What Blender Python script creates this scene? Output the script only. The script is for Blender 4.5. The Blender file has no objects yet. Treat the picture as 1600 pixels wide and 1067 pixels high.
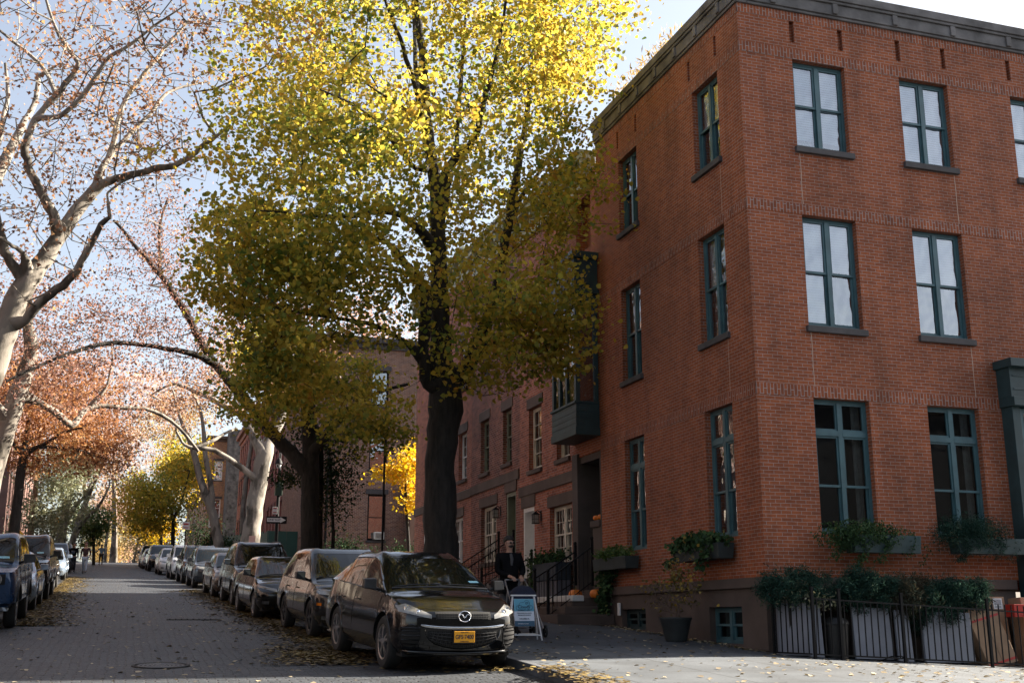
import bpy, math, random
import numpy as np
from mathutils import Vector, Matrix
from mathutils.bvhtree import BVHTree
random.seed(7); RNG = np.random.default_rng(7)
R = math.radians
S = bpy.context.scene
col = S.collection

# ---------------- camera, sky, sun, exposure ----------------
EYE = 1.55
FPX = 1791.0
PITCH = math.atan(437/1791.0)
YAW = math.atan(607/1843.6)          # the camera looks this far to the right of the street
cam_d = bpy.data.cameras.new('camera'); cam = bpy.data.objects.new('camera', cam_d); col.objects.link(cam)
cam.location = (0, 0, EYE)
cam.rotation_euler = (math.pi/2 + PITCH, 0, -YAW)
cam_d.sensor_width = 36.0; cam_d.lens = FPX/1600*36.0
cam_d.clip_start = 0.1; cam_d.clip_end = 3000
S.camera = cam

SUN_EL, SUN_AZ = 32.0, 4.9           # azimuth from +X towards +Y
w = bpy.data.worlds.new("World"); S.world = w; w.use_nodes = True
nt = w.node_tree; nt.nodes.clear()
sky = nt.nodes.new('ShaderNodeTexSky'); sky.sky_type = 'NISHITA'; sky.sun_disc = False
sky.sun_elevation = R(SUN_EL); sky.sun_rotation = R(90 - SUN_AZ)
sky.air_density = 1.0; sky.dust_density = 2.5; sky.ozone_density = 1.0
bg = nt.nodes.new('ShaderNodeBackground'); bg.inputs[1].default_value = 0.050
wo = nt.nodes.new('ShaderNodeOutputWorld')
hs = nt.nodes.new('ShaderNodeHueSaturation'); hs.inputs['Saturation'].default_value = .60; hs.inputs['Value'].default_value = 1.06
nt.links.new(sky.outputs[0], hs.inputs['Color']); nt.links.new(hs.outputs[0], bg.inputs[0]); nt.links.new(bg.outputs[0], wo.inputs[0])
sd = bpy.data.lights.new('sun', 'SUN'); sd.energy = 5.0; sd.angle = R(0.55); sd.color = (1.0, 0.90, 0.76)
sun = bpy.data.objects.new('sun', sd); col.objects.link(sun)
sdir = Vector((math.cos(R(SUN_EL))*math.cos(R(SUN_AZ)), math.cos(R(SUN_EL))*math.sin(R(SUN_AZ)), math.sin(R(SUN_EL))))
sun.rotation_euler = sdir.to_track_quat('Z', 'Y').to_euler(); sun.location = (60, 10, 60)
S.view_settings.view_transform = 'Standard'; S.view_settings.look = 'None'
S.view_settings.exposure = 2.38; S.view_settings.gamma = 1.0; S.view_settings.use_curve_mapping = False
S.render.engine = 'CYCLES'
S.cycles.max_bounces = 7; S.cycles.diffuse_bounces = 4; S.cycles.glossy_bounces = 3
S.cycles.transmission_bounces = 4; S.cycles.transparent_max_bounces = 8
S.cycles.caustics_reflective = False; S.cycles.caustics_refractive = False
S.cycles.use_denoising = True

# ---------------- coordinates ----------------
def ray(px, py):
    a = px-800; b = 533.5-py
    h = FPX*math.cos(PITCH)-b*math.sin(PITCH); z = FPX*math.sin(PITCH)+b*math.cos(PITCH)
    return (a*math.cos(YAW)+h*math.sin(YAW), -a*math.sin(YAW)+h*math.cos(YAW), z)
def P(px, py, Y):
    "world point seen at this pixel (1600 wide) of the photograph at street distance Y"
    X, y, z = ray(px, py); k = Y/y
    return Vector((X*k, Y, z*k+EYE))
def lerp(pts, y):
    if y <= pts[0][0]: return pts[0][1]
    for (a, b), (c, d) in zip(pts, pts[1:]):
        if y <= c: return b+(d-b)*(y-a)/(c-a)
    return pts[-1][1]
GP = [(-80, -.6), (-10, -.35), (0, 0), (9, .45), (16.5, .87), (24, 1.33), (76, 4.56), (129, 7.56), (145, 8.25), (160, 8.6), (190, 8.8), (240, 8.5), (700, 4)]
def G(x, y):
    z = lerp(GP, y)
    if x > 9.5: z -= .05*(min(x, 40)-9.5)
    return z
def kerbR(y): return 5.45 if y < 20 else (5.45-.0375*(min(y, 95)-20))
def kerbL(y): return -4.1 if y < 25 else (-4.1-.02*(min(y, 95)-25))
def SW(x, y): return G(x, y)+.14

# ---------------- material kit ----------------
class NT:
    def __init__(s, name):
        s.m = bpy.data.materials.new(name); s.m.use_nodes = True
        s.t = s.m.node_tree; s.t.nodes.clear()
        s.out = s.n('ShaderNodeOutputMaterial')
    def n(s, kind, **kw):
        d = s.t.nodes.new(kind)
        for k, v in kw.items():
            if k.startswith('i_'):
                k = k[2:]; k = int(k) if k.isdigit() else k.replace('_', ' ')
                d.inputs[k].default_value = v
            else: setattr(d, k, v)
        return d
    def l(s, a, b): s.t.links.new(a, b)
    def ramp(s, fac, stops, interp='LINEAR'):
        r = s.n('ShaderNodeValToRGB'); r.color_ramp.interpolation = interp
        e = r.color_ramp.elements
        while len(e) < len(stops): e.new(.5)
        for q, (p, c) in zip(e, stops): q.position = p; q.color = c if len(c) == 4 else (*c, 1)
        s.l(fac, r.inputs[0]); return r
    def mix(s, f, a, b, mode='MIX'):
        m = s.n('ShaderNodeMix', data_type='RGBA', blend_type=mode)
        for i, v in ((0, f), (6, a), (7, b)):
            if hasattr(v, 'links') or hasattr(v, 'is_output'): s.l(v, m.inputs[i])
            else: m.inputs[i].default_value = v if i == 0 else (*v, 1) if len(v) == 3 else v
        return m.outputs[2]
    def noise(s, vec, scale, detail=3, rough=.55):
        n = s.n('ShaderNodeTexNoise'); n.inputs['Scale'].default_value = scale
        n.inputs['Detail'].default_value = detail; n.inputs['Roughness'].default_value = rough
        if vec is not None: s.l(vec, n.inputs['Vector'])
        return n.outputs[0]
    def bump(s, h, strength, dist=.01):
        b = s.n('ShaderNodeBump'); b.inputs['Strength'].default_value = strength; b.inputs['Distance'].default_value = dist
        s.l(h, b.inputs['Height']); return b.outputs[0]
    def bsdf(s, color, rough=.6, metal=0, normal=None, **kw):
        b = s.n('ShaderNodeBsdfPrincipled')
        if hasattr(color, 'is_output'): s.l(color, b.inputs['Base Color'])
        else: b.inputs['Base Color'].default_value = (*color[:3], 1)
        if hasattr(rough, 'is_output'): s.l(rough, b.inputs['Roughness'])
        else: b.inputs['Roughness'].default_value = rough
        b.inputs['Metallic'].default_value = metal
        if normal is not None: s.l(normal, b.inputs['Normal'])
        for k, v in kw.items(): b.inputs[k.replace('_', ' ')].default_value = v
        s.l(b.outputs[0], s.out.inputs[0]); return b
MATS = {}
def simple(name, c, rough=.6, metal=0, var=.15, scale=6, bump=0, **kw):
    "plain material with a little mottling of its own"
    if name in MATS: return MATS[name]
    t = NT(name); g = t.n('ShaderNodeNewGeometry')
    tc = t.n('ShaderNodeTexCoord')
    nz = t.noise(tc.outputs['Object'], scale, 4)
    lo = tuple(max(0, x*(1-var)) for x in c[:3]); hi = tuple(min(1, x*(1+var)) for x in c[:3])
    r = t.ramp(nz, [(.3, lo), (.7, hi)])
    nm = t.bump(t.noise(tc.outputs['Object'], scale*6, 4), bump) if bump else None
    t.bsdf(r.outputs[0], rough, metal, nm, **kw)
    MATS[name] = t.m; return t.m

def brick_mat(name, c1, c2, mortar, bw=.21, bh=.073, ms=.007, swap=False, stain=.35, mort_show=.8, patch=None, darkb=.62, streak=.25):
    t = NT(name); uv = t.n('ShaderNodeUVMap'); vec = uv.outputs[0]
    if swap:
        sx = t.n('ShaderNodeSeparateXYZ'); cx = t.n('ShaderNodeCombineXYZ')
        t.l(vec, sx.inputs[0]); t.l(sx.outputs[1], cx.inputs[0]); t.l(sx.outputs[0], cx.inputs[1]); bv = cx.outputs[0]
    else: bv = vec
    # wobble the courses a little: old hand-laid work
    wob = t.n('ShaderNodeTexNoise'); wob.inputs['Scale'].default_value = 3.0; t.l(vec, wob.inputs['Vector'])
    ma = t.n('ShaderNodeVectorMath', operation='MULTIPLY_ADD'); t.l(wob.outputs['Color'], ma.inputs[0])
    ma.inputs[1].default_value = (.012, .012, 0); t.l(bv, ma.inputs[2]); bv = ma.outputs[0]
    br = t.n('ShaderNodeTexBrick'); t.l(bv, br.inputs[0])
    br.inputs['Scale'].default_value = 1; br.inputs['Mortar Size'].default_value = ms; br.inputs['Mortar Smooth'].default_value = .3
    br.inputs['Bias'].default_value = 0; br.inputs['Brick Width'].default_value = bw; br.inputs['Row Height'].default_value = bh
    br.inputs['Color1'].default_value = (*c1, 1); br.inputs['Color2'].default_value = (*c2, 1); br.inputs['Mortar'].default_value = (.5, .5, .5, 1)
    # single darker and paler bricks
    br2 = t.n('ShaderNodeTexBrick'); t.l(bv, br2.inputs[0])
    for k, v in (('Scale', 1), ('Mortar Size', 0.0), ('Bias', -.35), ('Brick Width', bw), ('Row Height', bh)): br2.inputs[k].default_value = v
    br2.inputs['Color1'].default_value = (1.0, 1.0, 1.0, 1); br2.inputs['Color2'].default_value = (darkb, darkb*.97, darkb, 1); br2.inputs['Mortar'].default_value = (1, 1, 1, 1)
    c = t.mix(1.0, br.outputs['Color'], br2.outputs['Color'], 'MULTIPLY')
    big = t.noise(vec, .7, 5, .65); fine = t.noise(vec, 9, 4, .7)
    st = t.ramp(big, [(.25, (1-stain, 1-stain, 1-stain)), (.75, (1+stain*.5, 1+stain*.45, 1+stain*.4))])
    st2 = t.ramp(fine, [(.2, (.72, .72, .72)), (.8, (1.22, 1.2, 1.18))])
    c = t.mix(1.0, c, st.outputs[0], 'MULTIPLY'); c = t.mix(1.0, c, st2.outputs[0], 'MULTIPLY')
    # long vertical weather streaks and soot
    mp = t.n('ShaderNodeMapping'); t.l(vec, mp.inputs[0]); mp.inputs['Scale'].default_value = (1.6, .16, 1)
    sk_ = t.ramp(t.noise(mp.outputs[0], 1.3, 5, .6), [(.30, (1-streak,)*3), (.55, (1.04,)*3), (.8, (1.12, 1.1, 1.08))])
    c = t.mix(1.0, c, sk_.outputs[0], 'MULTIPLY')
    # mortar shows only here and there (soot-filled elsewhere)
    mm = t.ramp(t.noise(vec, 2.3, 5, .75), [(.36, (.12,)*3), (.68, (1,)*3)])
    mf = t.n('ShaderNodeMath', operation='MULTIPLY'); t.l(br.outputs['Fac'], mf.inputs[0]); t.l(mm.outputs[0], mf.inputs[1])
    mf2 = t.n('ShaderNodeMath', operation='MULTIPLY'); t.l(mf.outputs[0], mf2.inputs[0]); mf2.inputs[1].default_value = mort_show
    dark = t.mix(br.outputs['Fac'], (1, 1, 1), (.80, .77, .75))
    c = t.mix(1.0, c, dark, 'MULTIPLY')
    c = t.mix(mf2.outputs[0], c, mortar)
    # pale chips
    chips = t.ramp(t.noise(vec, 14, 2, .5), [(.79, (0,)*3), (.82, (1,)*3)])
    c = t.mix(chips.outputs[0], c, (.42, .33, .28))
    hb = t.mix(br.outputs['Fac'], (.8,)*3, (.2,)*3); hh = t.mix(.35, hb, t.ramp(fine, [(0, (0,)*3), (1, (1,)*3)]).outputs[0])
    t.bsdf(c, .88, 0, t.bump(hh, .55, .012))
    return t.m

M_BRICK = brick_mat('red_brick', (.365, .098, .032), (.300, .078, .026), (.34, .20, .13), bw=.205, bh=.064, ms=.0045, mort_show=.6, darkb=.80, streak=.28)
M_SOLD = brick_mat('red_brick_soldier', (.355, .093, .031), (.285, .072, .025), (.33, .17, .11), bw=.205, bh=.07, swap=True, mort_show=.4)
M_BRICK2 = brick_mat('row_brick', (.42, .135, .075), (.30, .092, .052), (.26, .17, .13), bh=.07, bw=.205, ms=.006, mort_show=.5, stain=.3)
M_BRICK3 = brick_mat('row_brick_faded', (.29, .10, .062), (.19, .062, .042), (.26, .18, .15), bh=.07, mort_show=.9, stain=.5)
M_BRICK4 = brick_mat('tan_brick', (.19, .085, .048), (.13, .057, .036), (.34, .24, .17), stain=.3, bw=.2, bh=.07)
M_BRICKP = brick_mat('painted_red_brick', (.27, .062, .042), (.235, .054, .038), (.19, .05, .04), mort_show=.5, stain=.25)
M_BRICKO = brick_mat('orange_brick', (.42, .2, .09), (.33, .15, .07), (.4, .3, .2), stain=.25)
M_TEAL = simple('teal_paint', (.055, .120, .135), .42, var=.22, scale=3)
M_TEALD = simple('dark_teal_paint', (.018, .045, .050), .5, var=.25, scale=3)
M_BRICKL = brick_mat('shaded_row_brick', (.10, .042, .028), (.075, .032, .022), (.2, .13, .1), bh=.07)  # brown brick darkened in place of tree shade, to dim its reflections
M_STONE = simple('brownstone', (.095, .068, .056), .85, var=.28, scale=1.3, bump=.25)
M_STONED = simple('dark_sill_stone', (.07, .062, .062), .8, var=.3, scale=3, bump=.2)
M_CORN = simple('cornice_stone', (.15, .138, .135), .85, var=.45, scale=2.2, bump=.35)
M_CREAM = simple('cream_paint', (.62, .58, .50), .5, var=.1)
M_WHITE = simple('white_paint', (.74, .74, .73), .45, var=.07)
M_GREENP = simple('sage_paint', (.17, .19, .14), .5, var=.12)
M_CORNG = simple('pale_green_paint', (.36, .38, .28), .6, var=.15)
M_BLACK = simple('black_iron', (.006, .006, .007), .6, var=.3, Specular_IOR_Level=.2)
M_INT = simple('dark_room', (.014, .014, .014), .9, var=.4, scale=1.5)
M_BLIND = simple('sky_tinted_blind', (.72, .84, .95), .8, var=.14, scale=1.5)  # white blind with the blue of the skylight put into its colour
M_CURT = simple('grey_curtain', (.16, .16, .15), .9, var=.2, scale=8)
M_MORT = simple('pale_mortar', (.50, .36, .28), .9)
M_TERRA = simple('pumpkin_skin', (.75, .20, .02), .5, var=.15)
M_PINKP = simple('pink_plaster', (.15, .08, .065), .8, var=.2, scale=1)
M_ROOF = simple('roof_tar', (.06, .06, .06), .9)
M_BARKD = None
def glass_mat(name, tint=(.75, .82, .84), ior=1.6, wav=.02, mn=.0):
    t = NT(name); tc = t.n('ShaderNodeTexCoord')
    nm = t.bump(t.noise(tc.outputs['Object'], 1.6, 2), wav, 1.0)
    fr = t.n('ShaderNodeFresnel'); fr.inputs[0].default_value = ior; t.l(nm, fr.inputs['Normal'])
    mx = t.n('ShaderNodeMath', operation='MAXIMUM'); t.l(fr.outputs[0], mx.inputs[0]); mx.inputs[1].default_value = mn
    tr = t.n('ShaderNodeBsdfTransparent'); tr.inputs[0].default_value = (*tint, 1)
    gl = t.n('ShaderNodeBsdfGlossy'); gl.inputs[0].default_value = (.95, .97, 1, 1); gl.inputs['Roughness'].default_value = .015; t.l(nm, gl.inputs['Normal'])
    ms = t.n('ShaderNodeMixShader'); t.l(mx.outputs[0], ms.inputs[0]); t.l(tr.outputs[0], ms.inputs[1]); t.l(gl.outputs[0], ms.inputs[2])
    t.l(ms.outputs[0], t.out.inputs[0]); return t.m
M_GLASSD = glass_mat('dark_window_glass', (.85, .9, .9), wav=.02, ior=1.55, mn=.05)
M_GLASS = glass_mat('window_glass', (.92, .96, .99), wav=.05, ior=1.8, mn=.33)

# ---------------- mesh kit ----------------
class MB:
    def __init__(s): s.v = []; s.f = []; s.mi = []; s.cur = 0
    def q(s, *p):
        b = len(s.v); s.v += [tuple(x) for x in p]; s.f.append(tuple(range(b, b+len(p)))); s.mi.append(s.cur)
    def box(s, x0, x1, y0, y1, z0, z1):
        if x0 > x1: x0, x1 = x1, x0
        if y0 > y1: y0, y1 = y1, y0
        if z0 > z1: z0, z1 = z1, z0
        b = len(s.v)
        s.v += [(x0, y0, z0), (x1, y0, z0), (x1, y1, z0), (x0, y1, z0), (x0, y0, z1), (x1, y0, z1), (x1, y1, z1), (x0, y1, z1)]
        for f in ((0, 3, 2, 1), (4, 5, 6, 7), (0, 1, 5, 4), (1, 2, 6, 5), (2, 3, 7, 6), (3, 0, 4, 7)):
            s.f.append(tuple(b+i for i in f)); s.mi.append(s.cur)
    def hexa(s, pts):
        "eight corners, bottom ring then top ring"
        b = len(s.v); s.v += [tuple(p) for p in pts]
        for f in ((0, 3, 2, 1), (4, 5, 6, 7), (0, 1, 5, 4), (1, 2, 6, 5), (2, 3, 7, 6), (3, 0, 4, 7)):
            s.f.append(tuple(b+i for i in f)); s.mi.append(s.cur)
    def tube(s, pts, r, n=8, cap=True, sy=1.0):
        pts = [Vector(p) for p in pts]
        if not isinstance(r, (list, tuple)): r = [r]*len(pts)
        up = None; base = len(s.v)
        for i, p in enumerate(pts):
            t = (pts[min(i+1, len(pts)-1)]-pts[max(i-1, 0)])
            if t.length < 1e-9: t = Vector((0, 0, 1))
            t.normalize()
            if up is None:
                up = Vector((0, 0, 1)) if abs(t.z) < .9 else Vector((1, 0, 0))
            a = t.cross(up)
            if a.length < 1e-4: a = t.orthogonal()
            a.normalize(); b = a.cross(t); b.normalize(); up = b
            for k in range(n):
                an = 2*math.pi*k/n
                s.v.append(tuple(p+(a*math.cos(an)+b*math.sin(an)*sy)*r[i]))
        for i in range(len(pts)-1):
            for k in range(n):
                a0 = base+i*n+k; a1 = base+i*n+(k+1) % n
                s.f.append((a0, a1, a1+n, a0+n)); s.mi.append(s.cur)
        if cap:
            s.f.append(tuple(base+k for k in range(n-1, -1, -1))); s.mi.append(s.cur)
            e = base+(len(pts)-1)*n; s.f.append(tuple(e+k for k in range(n))); s.mi.append(s.cur)
    def lathe(s, prof, c, n=24, axis='z'):
        base = len(s.v); c = Vector(c)
        for (r, h) in prof:
            for k in range(n):
                a = 2*math.pi*k/n; x, y = r*math.cos(a), r*math.sin(a)
                p = (x, y, h) if axis == 'z' else ((h, x, y) if axis == 'x' else (y, h, x))
                s.v.append(tuple(c+Vector(p)))
        for i in range(len(prof)-1):
            for k in range(n):
                a0 = base+i*n+k; a1 = base+i*n+(k+1) % n
                s.f.append((a0, a1, a1+n, a0+n)); s.mi.append(s.cur)
    def ball(s, c, r, nu=12, nv=8):
        rx, ry, rz = (r, r, r) if not isinstance(r, (tuple, list)) else r
        base = len(s.v)
        for j in range(nv+1):
            ph = math.pi*j/nv
            for i in range(nu):
                th = 2*math.pi*i/nu
                s.v.append((c[0]+rx*math.sin(ph)*math.cos(th), c[1]+ry*math.sin(ph)*math.sin(th), c[2]-rz*math.cos(ph)))
        for j in range(nv):
            for i in range(nu):
                a = base+j*nu+i; b = base+j*nu+(i+1) % nu
                s.f.append((a, b, b+nu, a+nu)); s.mi.append(s.cur)
    def prism(s, poly, axis, h0, h1):
        "poly of 2-D points extruded along axis ('x': points are (y,z); 'y': (x,z); 'z': (x,y))"
        def m(p, h): return (h, p[0], p[1]) if axis == 'x' else ((p[0], h, p[1]) if axis == 'y' else (p[0], p[1], h))
        n = len(poly); b = len(s.v)
        s.v += [m(p, h0) for p in poly]+[m(p, h1) for p in poly]
        s.f.append(tuple(b+i for i in range(n-1, -1, -1))); s.f.append(tuple(b+n+i for i in range(n))); s.mi += [s.cur]*2
        for i in range(n):
            j = (i+1) % n; s.f.append((b+i, b+j, b+n+j, b+n+i)); s.mi.append(s.cur)
    def build(s, name, mats, parent=None, smooth=None, bevel=0, uv=True, world=True):
        if not s.v: return None
        if not isinstance(mats, (list, tuple)): mats = [mats]
        me = bpy.data.meshes.new(name)
        v = np.array(s.v, dtype=float)
        off = Vector((0, 0, 0))
        if world and parent is not None:
            r = parent
            while r.parent: r = r.parent
            off = r.location
        vo = v-np.array(off)
        me.from_pydata(vo.tolist(), [], s.f)
        for m in mats: me.materials.append(m)
        if len(mats) > 1: me.polygons.foreach_set('material_index', s.mi)
        if uv:
            ul = me.uv_layers.new(name='UVMap')
            nl = len(me.loops); li = np.empty(nl, dtype=np.int32); me.loops.foreach_get('vertex_index', li)
            nf = len(me.polygons); nr = np.empty(nf*3); me.polygons.foreach_get('normal', nr); nr = np.abs(nr.reshape(-1, 3))
            tot = np.empty(nf, dtype=np.int32); me.polygons.foreach_get('loop_total', tot)
            ax = np.repeat(np.argmax(nr*np.array([1, 1, .9]), axis=1), tot)
            co = v[li]
            u = np.where(ax == 0, co[:, 1], co[:, 0]); vv = np.where(ax == 2, co[:, 1], co[:, 2])
            ul.data.foreach_set('uv', np.stack([u, vv], 1).ravel())
        if smooth is not None:
            me.polygons.foreach_set('use_smooth', [True]*len(me.polygons))
            me.set_sharp_from_angle(angle=R(smooth))
        me.update()
        o = bpy.data.objects.new(name, me); col.objects.link(o)
        if parent is not None: o.parent = parent
        if bevel:
            b = o.modifiers.new('bevel', 'BEVEL'); b.width = bevel; b.segments = 2; b.limit_method = 'ANGLE'; b.angle_limit = R(40)
        return o

def thing(name, label, cat, loc=(0, 0, 0), rot=(0, 0, 0), group=None):
    o = bpy.data.objects.new(name, None); col.objects.link(o); o.location = loc; o.rotation_euler = rot
    o.empty_display_size = .2
    o['label'] = label; o['category'] = cat
    if group: o['group'] = group
    return o
def tag(o, label, cat, group=None):
    o['label'] = label; o['category'] = cat
    if group: o['group'] = group
    return o
def struct(o, kind='structure'):
    o['kind'] = kind; return o
def copy_tree(o, parent=None):
    c = o.copy(); col.objects.link(c)
    if parent is not None: c.parent = parent; c.matrix_parent_inverse = o.matrix_parent_inverse.copy()
    for ch in o.children: copy_tree(ch, c)
    return c
def text_mesh(s, size, mat, parent, loc, rot, name='lettering', align='CENTER', ext=.0015, bold=0, sx=1.0):
    cu = bpy.data.curves.new('t', 'FONT'); cu.body = s; cu.size = size; cu.align_x = align; cu.align_y = 'CENTER'; cu.extrude = ext; cu.offset = bold
    t = bpy.data.objects.new('t', cu); col.objects.link(t)
    bpy.context.view_layer.update()
    me = bpy.data.meshes.new_from_object(t.evaluated_get(bpy.context.evaluated_depsgraph_get()))
    bpy.data.objects.remove(t); bpy.data.curves.remove(cu)
    me.materials.clear(); me.materials.append(mat)
    o = bpy.data.objects.new(name, me); col.objects.link(o); o.parent = parent; o.location = loc; o.rotation_euler = rot; o.scale = (sx, 1, 1)
    return o
# ---------------- ground, roads, pavements ----------------
def cobble():
    t = NT('cobblestone'); uv = t.n('ShaderNodeUVMap'); vec = uv.outputs[0]
    wob = t.n('ShaderNodeTexNoise'); wob.inputs['Scale'].default_value = 2.0; t.l(vec, wob.inputs['Vector'])
    ma = t.n('ShaderNodeVectorMath', operation='MULTIPLY_ADD'); t.l(wob.outputs['Color'], ma.inputs[0]); ma.inputs[1].default_value = (.11, .11, 0); t.l(vec, ma.inputs[2])
    br = t.n('ShaderNodeTexBrick'); t.l(ma.outputs[0], br.inputs[0])
    for k, v in (('Scale', 1), ('Mortar Size', .016), ('Mortar Smooth', .8), ('Bias', 0), ('Brick Width', .25), ('Row Height', .125)): br.inputs[k].default_value = v
    br.inputs['Color1'].default_value = (.021, .026, .033, 1); br.inputs['Color2'].default_value = (.048, .055, .066, 1); br.inputs['Mortar'].default_value = (.016, .015, .014, 1)
    big = t.ramp(t.noise(vec, .35, 5, .6), [(.3, (.66, .65, .65)), (.7, (1.25, 1.22, 1.18))])
    fine = t.noise(vec, 16, 4, .7)
    f2 = t.ramp(fine, [(.25, (.55,)*3), (.75, (1.35,)*3)])
    c = t.mix(1, br.outputs['Color'], big.outputs[0], 'MULTIPLY'); c = t.mix(1, c, f2.outputs[0], 'MULTIPLY')
    # deeper pits where stones have settled
    pit = t.ramp(t.noise(vec, 3.0, 3, .6), [(.50, (0,)*3), (.58, (1,)*3)])
    pm = t.n('ShaderNodeMath', operation='MULTIPLY'); t.l(pit.outputs[0], pm.inputs[0]); t.l(br.outputs['Fac'], pm.inputs[1])
    c = t.mix(pm.outputs[0], c, (.012, .011, .01))
    hb = t.mix(br.outputs['Fac'], (.8,)*3, (.1,)*3); hh = t.mix(.3, hb, f2.outputs[0])
    rr = t.ramp(fine, [(.3, (.45,)*3), (.7, (.75,)*3)])
    t.bsdf(c, rr.outputs[0], 0, t.bump(hh, .9, .03)); return t.m
def pavement(name='pavement_concrete', base=(.046, .055, .066), hi=(.078, .088, .100)):
    t = NT(name); uv = t.n('ShaderNodeUVMap'); vec = uv.outputs[0]
    br = t.n('ShaderNodeTexBrick'); t.l(vec, br.inputs[0]); br.offset = 0
    for k, v in (('Scale', 1), ('Mortar Size', .02), ('Mortar Smooth', .2), ('Bias', 0), ('Brick Width', 1.5), ('Row Height', 1.45)): br.inputs[k].default_value = v
    br.inputs['Color1'].default_value = (1, 1, 1, 1); br.inputs['Color2'].default_value = (.86, .86, .85, 1); br.inputs['Mortar'].default_value = (.3, .3, .3, 1)
    n1 = t.ramp(t.noise(vec, .8, 6, .65), [(.3, base), (.7, hi)])
    n2 = t.ramp(t.noise(vec, 30, 3, .6), [(.3, (.82,)*3), (.7, (1.15,)*3)])
    c = t.mix(1, n1.outputs[0], br.outputs['Color'], 'MULTIPLY')
    vo = t.n('ShaderNodeTexVoronoi', feature='DISTANCE_TO_EDGE'); vo.inputs['Scale'].default_value = .42
    wn = t.n('ShaderNodeTexNoise'); wn.inputs['Scale'].default_value = 2.5; wn.inputs['Detail'].default_value = 5; t.l(vec, wn.inputs['Vector'])
    va = t.n('ShaderNodeVectorMath', operation='MULTIPLY_ADD'); t.l(wn.outputs['Color'], va.inputs[0]); va.inputs[1].default_value = (.5, .5, 0); t.l(vec, va.inputs[2]); t.l(va.outputs[0], vo.inputs['Vector'])
    ck = t.ramp(vo.outputs[0], [(.0, (.35,)*3), (.006, (1,)*3)]); c = t.mix(1, c, ck.outputs[0], 'MULTIPLY')
    sp = t.ramp(t.noise(vec, 6, 3, .6), [(.66, (1,)*3), (.72, (.66,)*3)]); c = t.mix(1, c, sp.outputs[0], 'MULTIPLY')
    bl = t.ramp(t.noise(vec, .45, 4, .7), [(.40, (.70,)*3), (.58, (1.08,)*3)]); c = t.mix(1, c, bl.outputs[0], 'MULTIPLY')
    c = t.mix(1, c, n2.outputs[0], 'MULTIPLY')
    t.bsdf(c, .8, 0, t.bump(n2.outputs[0], .25, .004)); return t.m
M_COB = cobble(); M_PAVE = pavement()
M_KERB = simple('bluestone_kerb', (.075, .08, .09), .75, var=.3, scale=1.5, bump=.3)
M_ASPH = simple('asphalt', (.055, .055, .058), .85, var=.25, scale=3, bump=.4)
M_SOIL = simple('earth', (.07, .055, .04), .95, var=.4, scale=.4)

def sheet(name, xs_fn, ys, dz, mat, zf=G, smooth=True):
    mb = MB(); n = None
    for y in ys:
        xs = xs_fn(y); n = len(xs)
        for x in xs: mb.v.append((x, y, zf(x, y)+dz))
    for j in range(len(ys)-1):
        for i in range(n-1):
            a = j*n+i; mb.f.append((a, a+1, a+1+n, a+n)); mb.mi.append(0)
    return struct(mb.build(name, mat, smooth=60 if smooth else None))
yg = [-80, -40, -20, -10]+[float(y) for y in range(-8, 60, 2)]+[float(y) for y in range(60, 200, 5)]+[220, 260, 330, 450, 700]
xg = [-400, -150, -60, -30, -15, -9, -4.2, 0, 5.4, 9.5, 15, 25, 40, 60, 150, 400]
sheet('ground', lambda y: xg, yg, -.30, M_SOIL)
yr = [y for y in yg if 10.5 <= y <= 46]; 
def seg(a, b): return [a]+[y for y in yg if a < y < b]+[b]
def lin(a, b, n): return [a+(b-a)*i/(n-1) for i in range(n)]
# main street from the near junction to beyond the crest
sheet('street', lambda y: lin(kerbL(y), kerbR(y), 7), seg(11, 200), 0, M_COB)
sheet('near_cross_street', lambda y: xg[2:-2], seg(-1, 11), -.002, M_COB)
sheet('near_street_south', lambda y: lin(-4.1, 5.45, 5), seg(-60, -1), 0, M_COB)
CS0, CS1 = 47.0, 56.5   # far cross street
sheet('far_cross_street_right', lambda y: lin(kerbR(y), 60, 9), seg(CS0, CS1), -.004, M_ASPH)
sheet('far_cross_street_left', lambda y: lin(-60, kerbL(y), 9), seg(CS0, CS1), -.004, M_ASPH)
KW = .16
def pave(name, side, y0, y1):
    if side > 0: f = lambda y: [kerbR(y)+KW+.004]+[kerbR(y)+KW+d for d in (1.4, 3, 4, 6, 9, 14, 22, 35, 52)]
    else: f = lambda y: [kerbL(y)-KW-d for d in (52, 30, 16, 9, 6, 4, 2)]+[kerbL(y)-KW-.004]
    sheet(name, f, seg(y0, y1), .14, M_PAVE)
pave('pavement_right_near', 1, 11.16, CS0-.16); pave('pavement_right_far', 1, CS1+.16, 200)
pave('pavement_left_near', -1, 11.16, CS0-.16); pave('pavement_left_far', -1, CS1+.16, 200)
sheet('pavement_behind_right', lambda y: [5.6, 9.5, 20, 40, 60], seg(-40, -1.2), .14, M_PAVE)
sheet('pavement_behind_left', lambda y: [-60, -30, -10, -4.3], seg(-40, -1.2), .14, M_PAVE)
def kerb_run(name, xf, y0, y1, w=KW):
    mb = MB(); y = y0
    rnd = random.Random(3)
    while y < y1-.01:
        L = min(2.0 if y < 70 else 8.0, y1-y); e = y+L-.012
        j = rnd.uniform(-.008, .008)
        xa, xb = xf(y)+j, xf(e)+j; za, zb = G(xa, y)+.142, G(xb, e)+.142
        mb.hexa([(xa, y, za-.5), (xa+w, y, za-.5), (xb+w, e, zb-.5), (xb, e, zb-.5), (xa+.015, y, za), (xa+w, y, za), (xb+w, e, zb), (xb+.015, e, zb)])
        y += L
    return struct(mb.build(name, M_KERB, bevel=.012))
kerb_run('kerb_right_near', kerbR, 11.2, CS0); kerb_run('kerb_right_far', kerbR, CS1, 200)
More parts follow.
